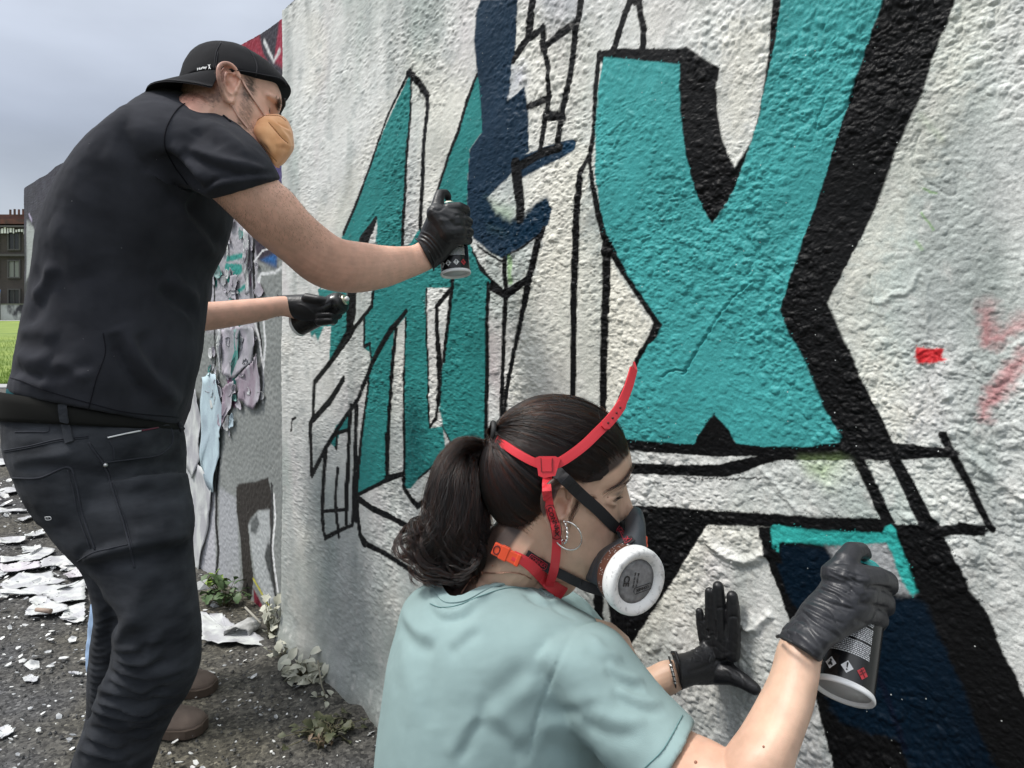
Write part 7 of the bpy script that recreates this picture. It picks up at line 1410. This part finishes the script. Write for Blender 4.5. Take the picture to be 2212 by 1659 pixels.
# red corner of the valve housing
mb = MB(); mb.chain([(P(*q('I', (1545, 1100))[0], .95), .0035), (P(*q('I', (1535, 1150))[0], .945), .005), (P(*q('I', (1545, 1145))[0], .95), .004)]); mb.build('valve_clip', mo_, resp)
def surf(pts, n, lift, tree=None):
    r = []; tr = tree or [wt, rt, ws_t]
    for p in cr_spline([p[:2] for p in pts], n):
        d = (P(p[0], p[1], 1.0)-CAMV).normalized(); b_ = None
        for t_ in tr:
            h = t_.ray_cast(CAMV, d)
            if h[0] is not None and (b_ is None or h[3] < b_[2]): b_ = (h[0], h[1], h[3])
        r.append(b_)
    return r
hairlift = .0125
def strap(v, pts, wd, th, name, m_, n=30, lifts=(.006,), dflt=None, thick_end=None):
    s_ = surf(q(v, *pts), n, 0); P2 = []; N2 = []; pl_ = cr_spline([p[:2] for p in q(v, *pts)], n)
    ds = [((x[0]-CAMV).length if x is not None else None) for x in s_]
    lv = np.interp(np.linspace(0, 1, n), np.linspace(0, 1, len(lifts)), lifts)
    # fill where no surface lies behind, and keep it taut
    idx = [i for i, d in enumerate(ds) if d is not None]
    if not idx: return None
    dd_ = np.interp(range(n), idx, [ds[i]-lv[i] for i in idx]); k_ = np.ones(5)/5; dd_ = np.convolve(np.pad(dd_, 2, 'edge'), k_, 'valid')
    for i in range(n):
        ray = (P(pl_[i][0], pl_[i][1], 1.0)-CAMV).normalized(); P2.append(CAMV+ray*dd_[i]); nn = s_[i][1] if s_[i] is not None else -ray; N2.append((nn*.35-ray*.65).normalized())
    o = ribbon(P2, N2, wd, th, name, m_, resp); return P2, N2, o
hl = hairlift
S1 = strap('I', [(640, 500), (700, 540), (760, 580), (840, 625), (900, 650), (940, 660)], .0115, .0024, 'red_strap', mr_, 30, (.006, hl+.004, hl+.006))
# crown strap: lies on the hair, then springs free above the head
bp_ = [(*q('I', (x, y))[0], d) for x, y, d in [(950, 655, .888), (1010, 645, .886), (1100, 592, .888), (1180, 530, .895), (1250, 462, .904), (1330, 380, .915), (1395, 290, .928), (1440, 190, .940), (1476, 68, .955)]]
bk_ = [(*q('I', (x, y))[0], d) for x, y, d in [(1484, 50, .975), (1478, 75, 1.0), (1440, 200, 1.03), (1390, 310, 1.055), (1310, 400, 1.08), (1200, 480, 1.10)]]
cs_ = cr_spline([tuple(P(*p)) for p in bp_], 44); nn_ = []
for i in range(len(cs_)):
    p = Vector(cs_[i]); t = i/43; nn_.append(((CAMV-p).normalized()*(1-.35*t)+Vector((.9, 0, .2))*.55*t).normalized())
ribbon([Vector(p) for p in cs_], nn_, [.0135-.0015*abs(i/43-.5) for i in range(44)], .0024, 'crown_strap', mr_, resp)
c2 = cr_spline([tuple(P(*p)) for p in bk_], 30); ribbon([Vector(p) for p in c2], [Vector((.9, -.2, .3)).normalized()]*30, .0125, .0024, 'crown_strap', mr_, resp)
i0, i1 = 22, 33; ribbon([Vector(p)+nn_[i0+k]*.0026 for k, p in enumerate(cs_[i0:i1])], nn_[i0:i1], [.006]+[.0145]*(i1-i0-2)+[.011], .003, 'strap_slider', mr_, resp)
mhole = mat('strap_hole', (.12, .008, .010), .6)
for k in (24, 26, 28, 30): mb = MB(); mb.ell(Vector(cs_[k])+nn_[k]*.0042, (.0018, .0018, .0018), None, 10); mb.build('strap_hole', mhole, resp)
# yoke
yc = P(*q('I', (945, 662))[0], .884); yn = (CAMV-yc).normalized(); yr = Vector((1, 0, 0)); yr = (yr-yn*yr.dot(yn)).normalized(); yu = yn.cross(yr); yu = yu if yu.z > 0 else -yu
def yk(pts, z0, z1, name, m_): 
    n = len(pts); V = [yc+yr*(x*.000241)+yu*(-y*.000241)+yn*z0 for x, y in pts]+[yc+yr*(x*.000241)+yu*(-y*.000241)+yn*z1 for x, y in pts]
    return mk(name, V, [tuple(range(n))[::-1], tuple(range(n, 2*n))]+[(i, (i+1) % n, n+(i+1) % n, n+i) for i in range(n)], m_, resp, smooth=False)
yk([(-70, -40), (-40, -52), (48, -52), (75, -38), (52, 30), (45, 50), (-15, 62), (-45, 50), (-50, 10)], 0, .0022, 'yoke', mr_); yk([(-28, -38), (28, -38), (26, 0), (30, 28), (-24, 28)], .0022, .0032, 'yoke_pad', mr_)
yk([(-32, -42), (-29, -42), (-26, 30), (-29, 30)], .0022, .0036, 'yoke_rib', mhole); yk([(29, -42), (32, -42), (30, 30), (27, 30)], .0022, .0036, 'yoke_rib', mhole)
S2 = strap('I', [(958, 690), (946, 760), (948, 830), (958, 890), (976, 960), (1000, 1030), (1006, 1110), (1002, 1200), (990, 1290), (962, 1390)], [.0125-.0*i for i in range(44)], .0024, 'vertical_red_strap', mr_, 44, (.012, .012, .010, .012, .014, .018, .020, .016))
S3 = strap('I', [(1000, 690), (1060, 745), (1110, 795), (1180, 860), (1260, 930), (1340, 1010), (1400, 1070), (1455, 1135)], .0165, .0016, 'black_upper_strap', mk_, 40, (.022, .020, .012, .006, .005, .004))
S4 = strap('I', [(820, 1200), (880, 1240), (950, 1280), (1040, 1325), (1120, 1365), (1200, 1400), (1290, 1425)], .0135, .0016, 'black_lower_strap', mk_, 36, (.006, .006, .010, .014, .012))
S5 = strap('I', [(740, 1205), (800, 1235), (860, 1280), (910, 1330), (960, 1380), (1010, 1415), (1050, 1440)], [.0130+.006*(i/29) for i in range(30)], .0024, 'red_lower_strap', mr_, 30, (.008, .010, .014, .018))
S6 = strap('I', [(1205, 1385), (1250, 1425), (1290, 1440)], .013, .0024, 'red_strap_end', mr_, 12, (.008, .008))
# buckle at the nape
bc_ = cast(wt, q('I', (700, 1192)), None, .006)
if bc_:
    o_, n_ = bc_[0]; ax_ = (P(*q('I', (790, 1230))[0], 1.0)-P(*q('I', (630, 1160))[0], 1.0)); ax_ = (ax_-n_*ax_.dot(n_)).normalized(); up_ = n_.cross(ax_); Mb = Matrix((ax_, up_, n_)).transposed()
    for dx, hx, hy, hz in ((-.013, .006, .0085, .0035), (-.002, .006, .0095, .0045), (.010, .008, .0080, .0035), (.019, .003, .0085, .0045)):
        mb = MB(); mb.box(o_+ax_*dx, (hx, hy, hz), Mb); ob = mb.build('buckle', mo_, resp, smooth=False); bv = ob.modifiers.new('b', 'BEVEL'); bv.width = .0012; bv.segments = 2
    mb = MB(); mb.tube([o_+ax_*(-.013+.0045*math.cos(t))+up_*.0055*math.sin(t)+n_*.0038 for t in np.linspace(0, 6.283, 17)], .0009, 6); mb.build('buckle_ring', mhole, resp)
# lettering on the straps
def alongstrap(S, t0, t1, flip=False):
    P2, N2, _ = S; n = len(P2)
    def f(u, v, h):                       # u in 0..1 between t0 and t1
        x = (t0+(t1-t0)*u)*(n-1); i = max(0, min(int(x), n-2)); g_ = x-i; p = P2[i].lerp(P2[i+1], g_); d = (P2[i+1]-P2[i]).normalized(); nn = N2[i]; nn = (nn-d*nn.dot(d)).normalized(); s_ = d.cross(nn)
        return p+s_*v*(-1 if flip else 1)+nn*(.0020+h)
    return f
def straptext(S, t0, t1, body, size, m_, flip=False):
    f = alongstrap(S, t0, t1, flip); cu = bpy.data.curves.new('t', 'FONT'); cu.body = body; cu.size = size; cu.align_y = 'CENTER'; cu.resolution_u = 2; cu.extrude = .0002; cu.offset = size*.02
    o = bpy.data.objects.new('t', cu); C.objects.link(o); me = bpy.data.meshes.new_from_object(o.evaluated_get(bpy.context.evaluated_depsgraph_get())); bpy.data.objects.remove(o)
    xs_ = [v.co.x for v in me.vertices]; x0, x1 = min(xs_), max(xs_)
    for v in me.vertices: v.co = f((v.co.x-x0)/(x1-x0), v.co.y, v.co.z)
    mko('strap_lettering', me, m_, resp, smooth=False)
    mb = MB(); mb.tube([f(u, v, .0002) for u, v in [(-.08, 0), (-.04, size*.62), (.5, size*.68), (1.04, size*.62), (1.08, 0), (1.04, -size*.62), (.5, -size*.68), (-.04, -size*.62), (-.08, 0)]], .00045, 5); mb.build('strap_logo_outline', m_, resp)
mlet = mat('strap_letters', (.05, .004, .006), .6); mlr = mat('strap_letters_red', (.42, .02, .04), .6)
if S2: straptext(S2, .34, .60, 'CONNEX', .0085, mlet, True)
if S3: straptext(S3, .80, .97, 'CONNEX', .0085, mlr, True)
if S4: straptext(S4, .06, .28, 'CONNEX', .0070, mlr, True)
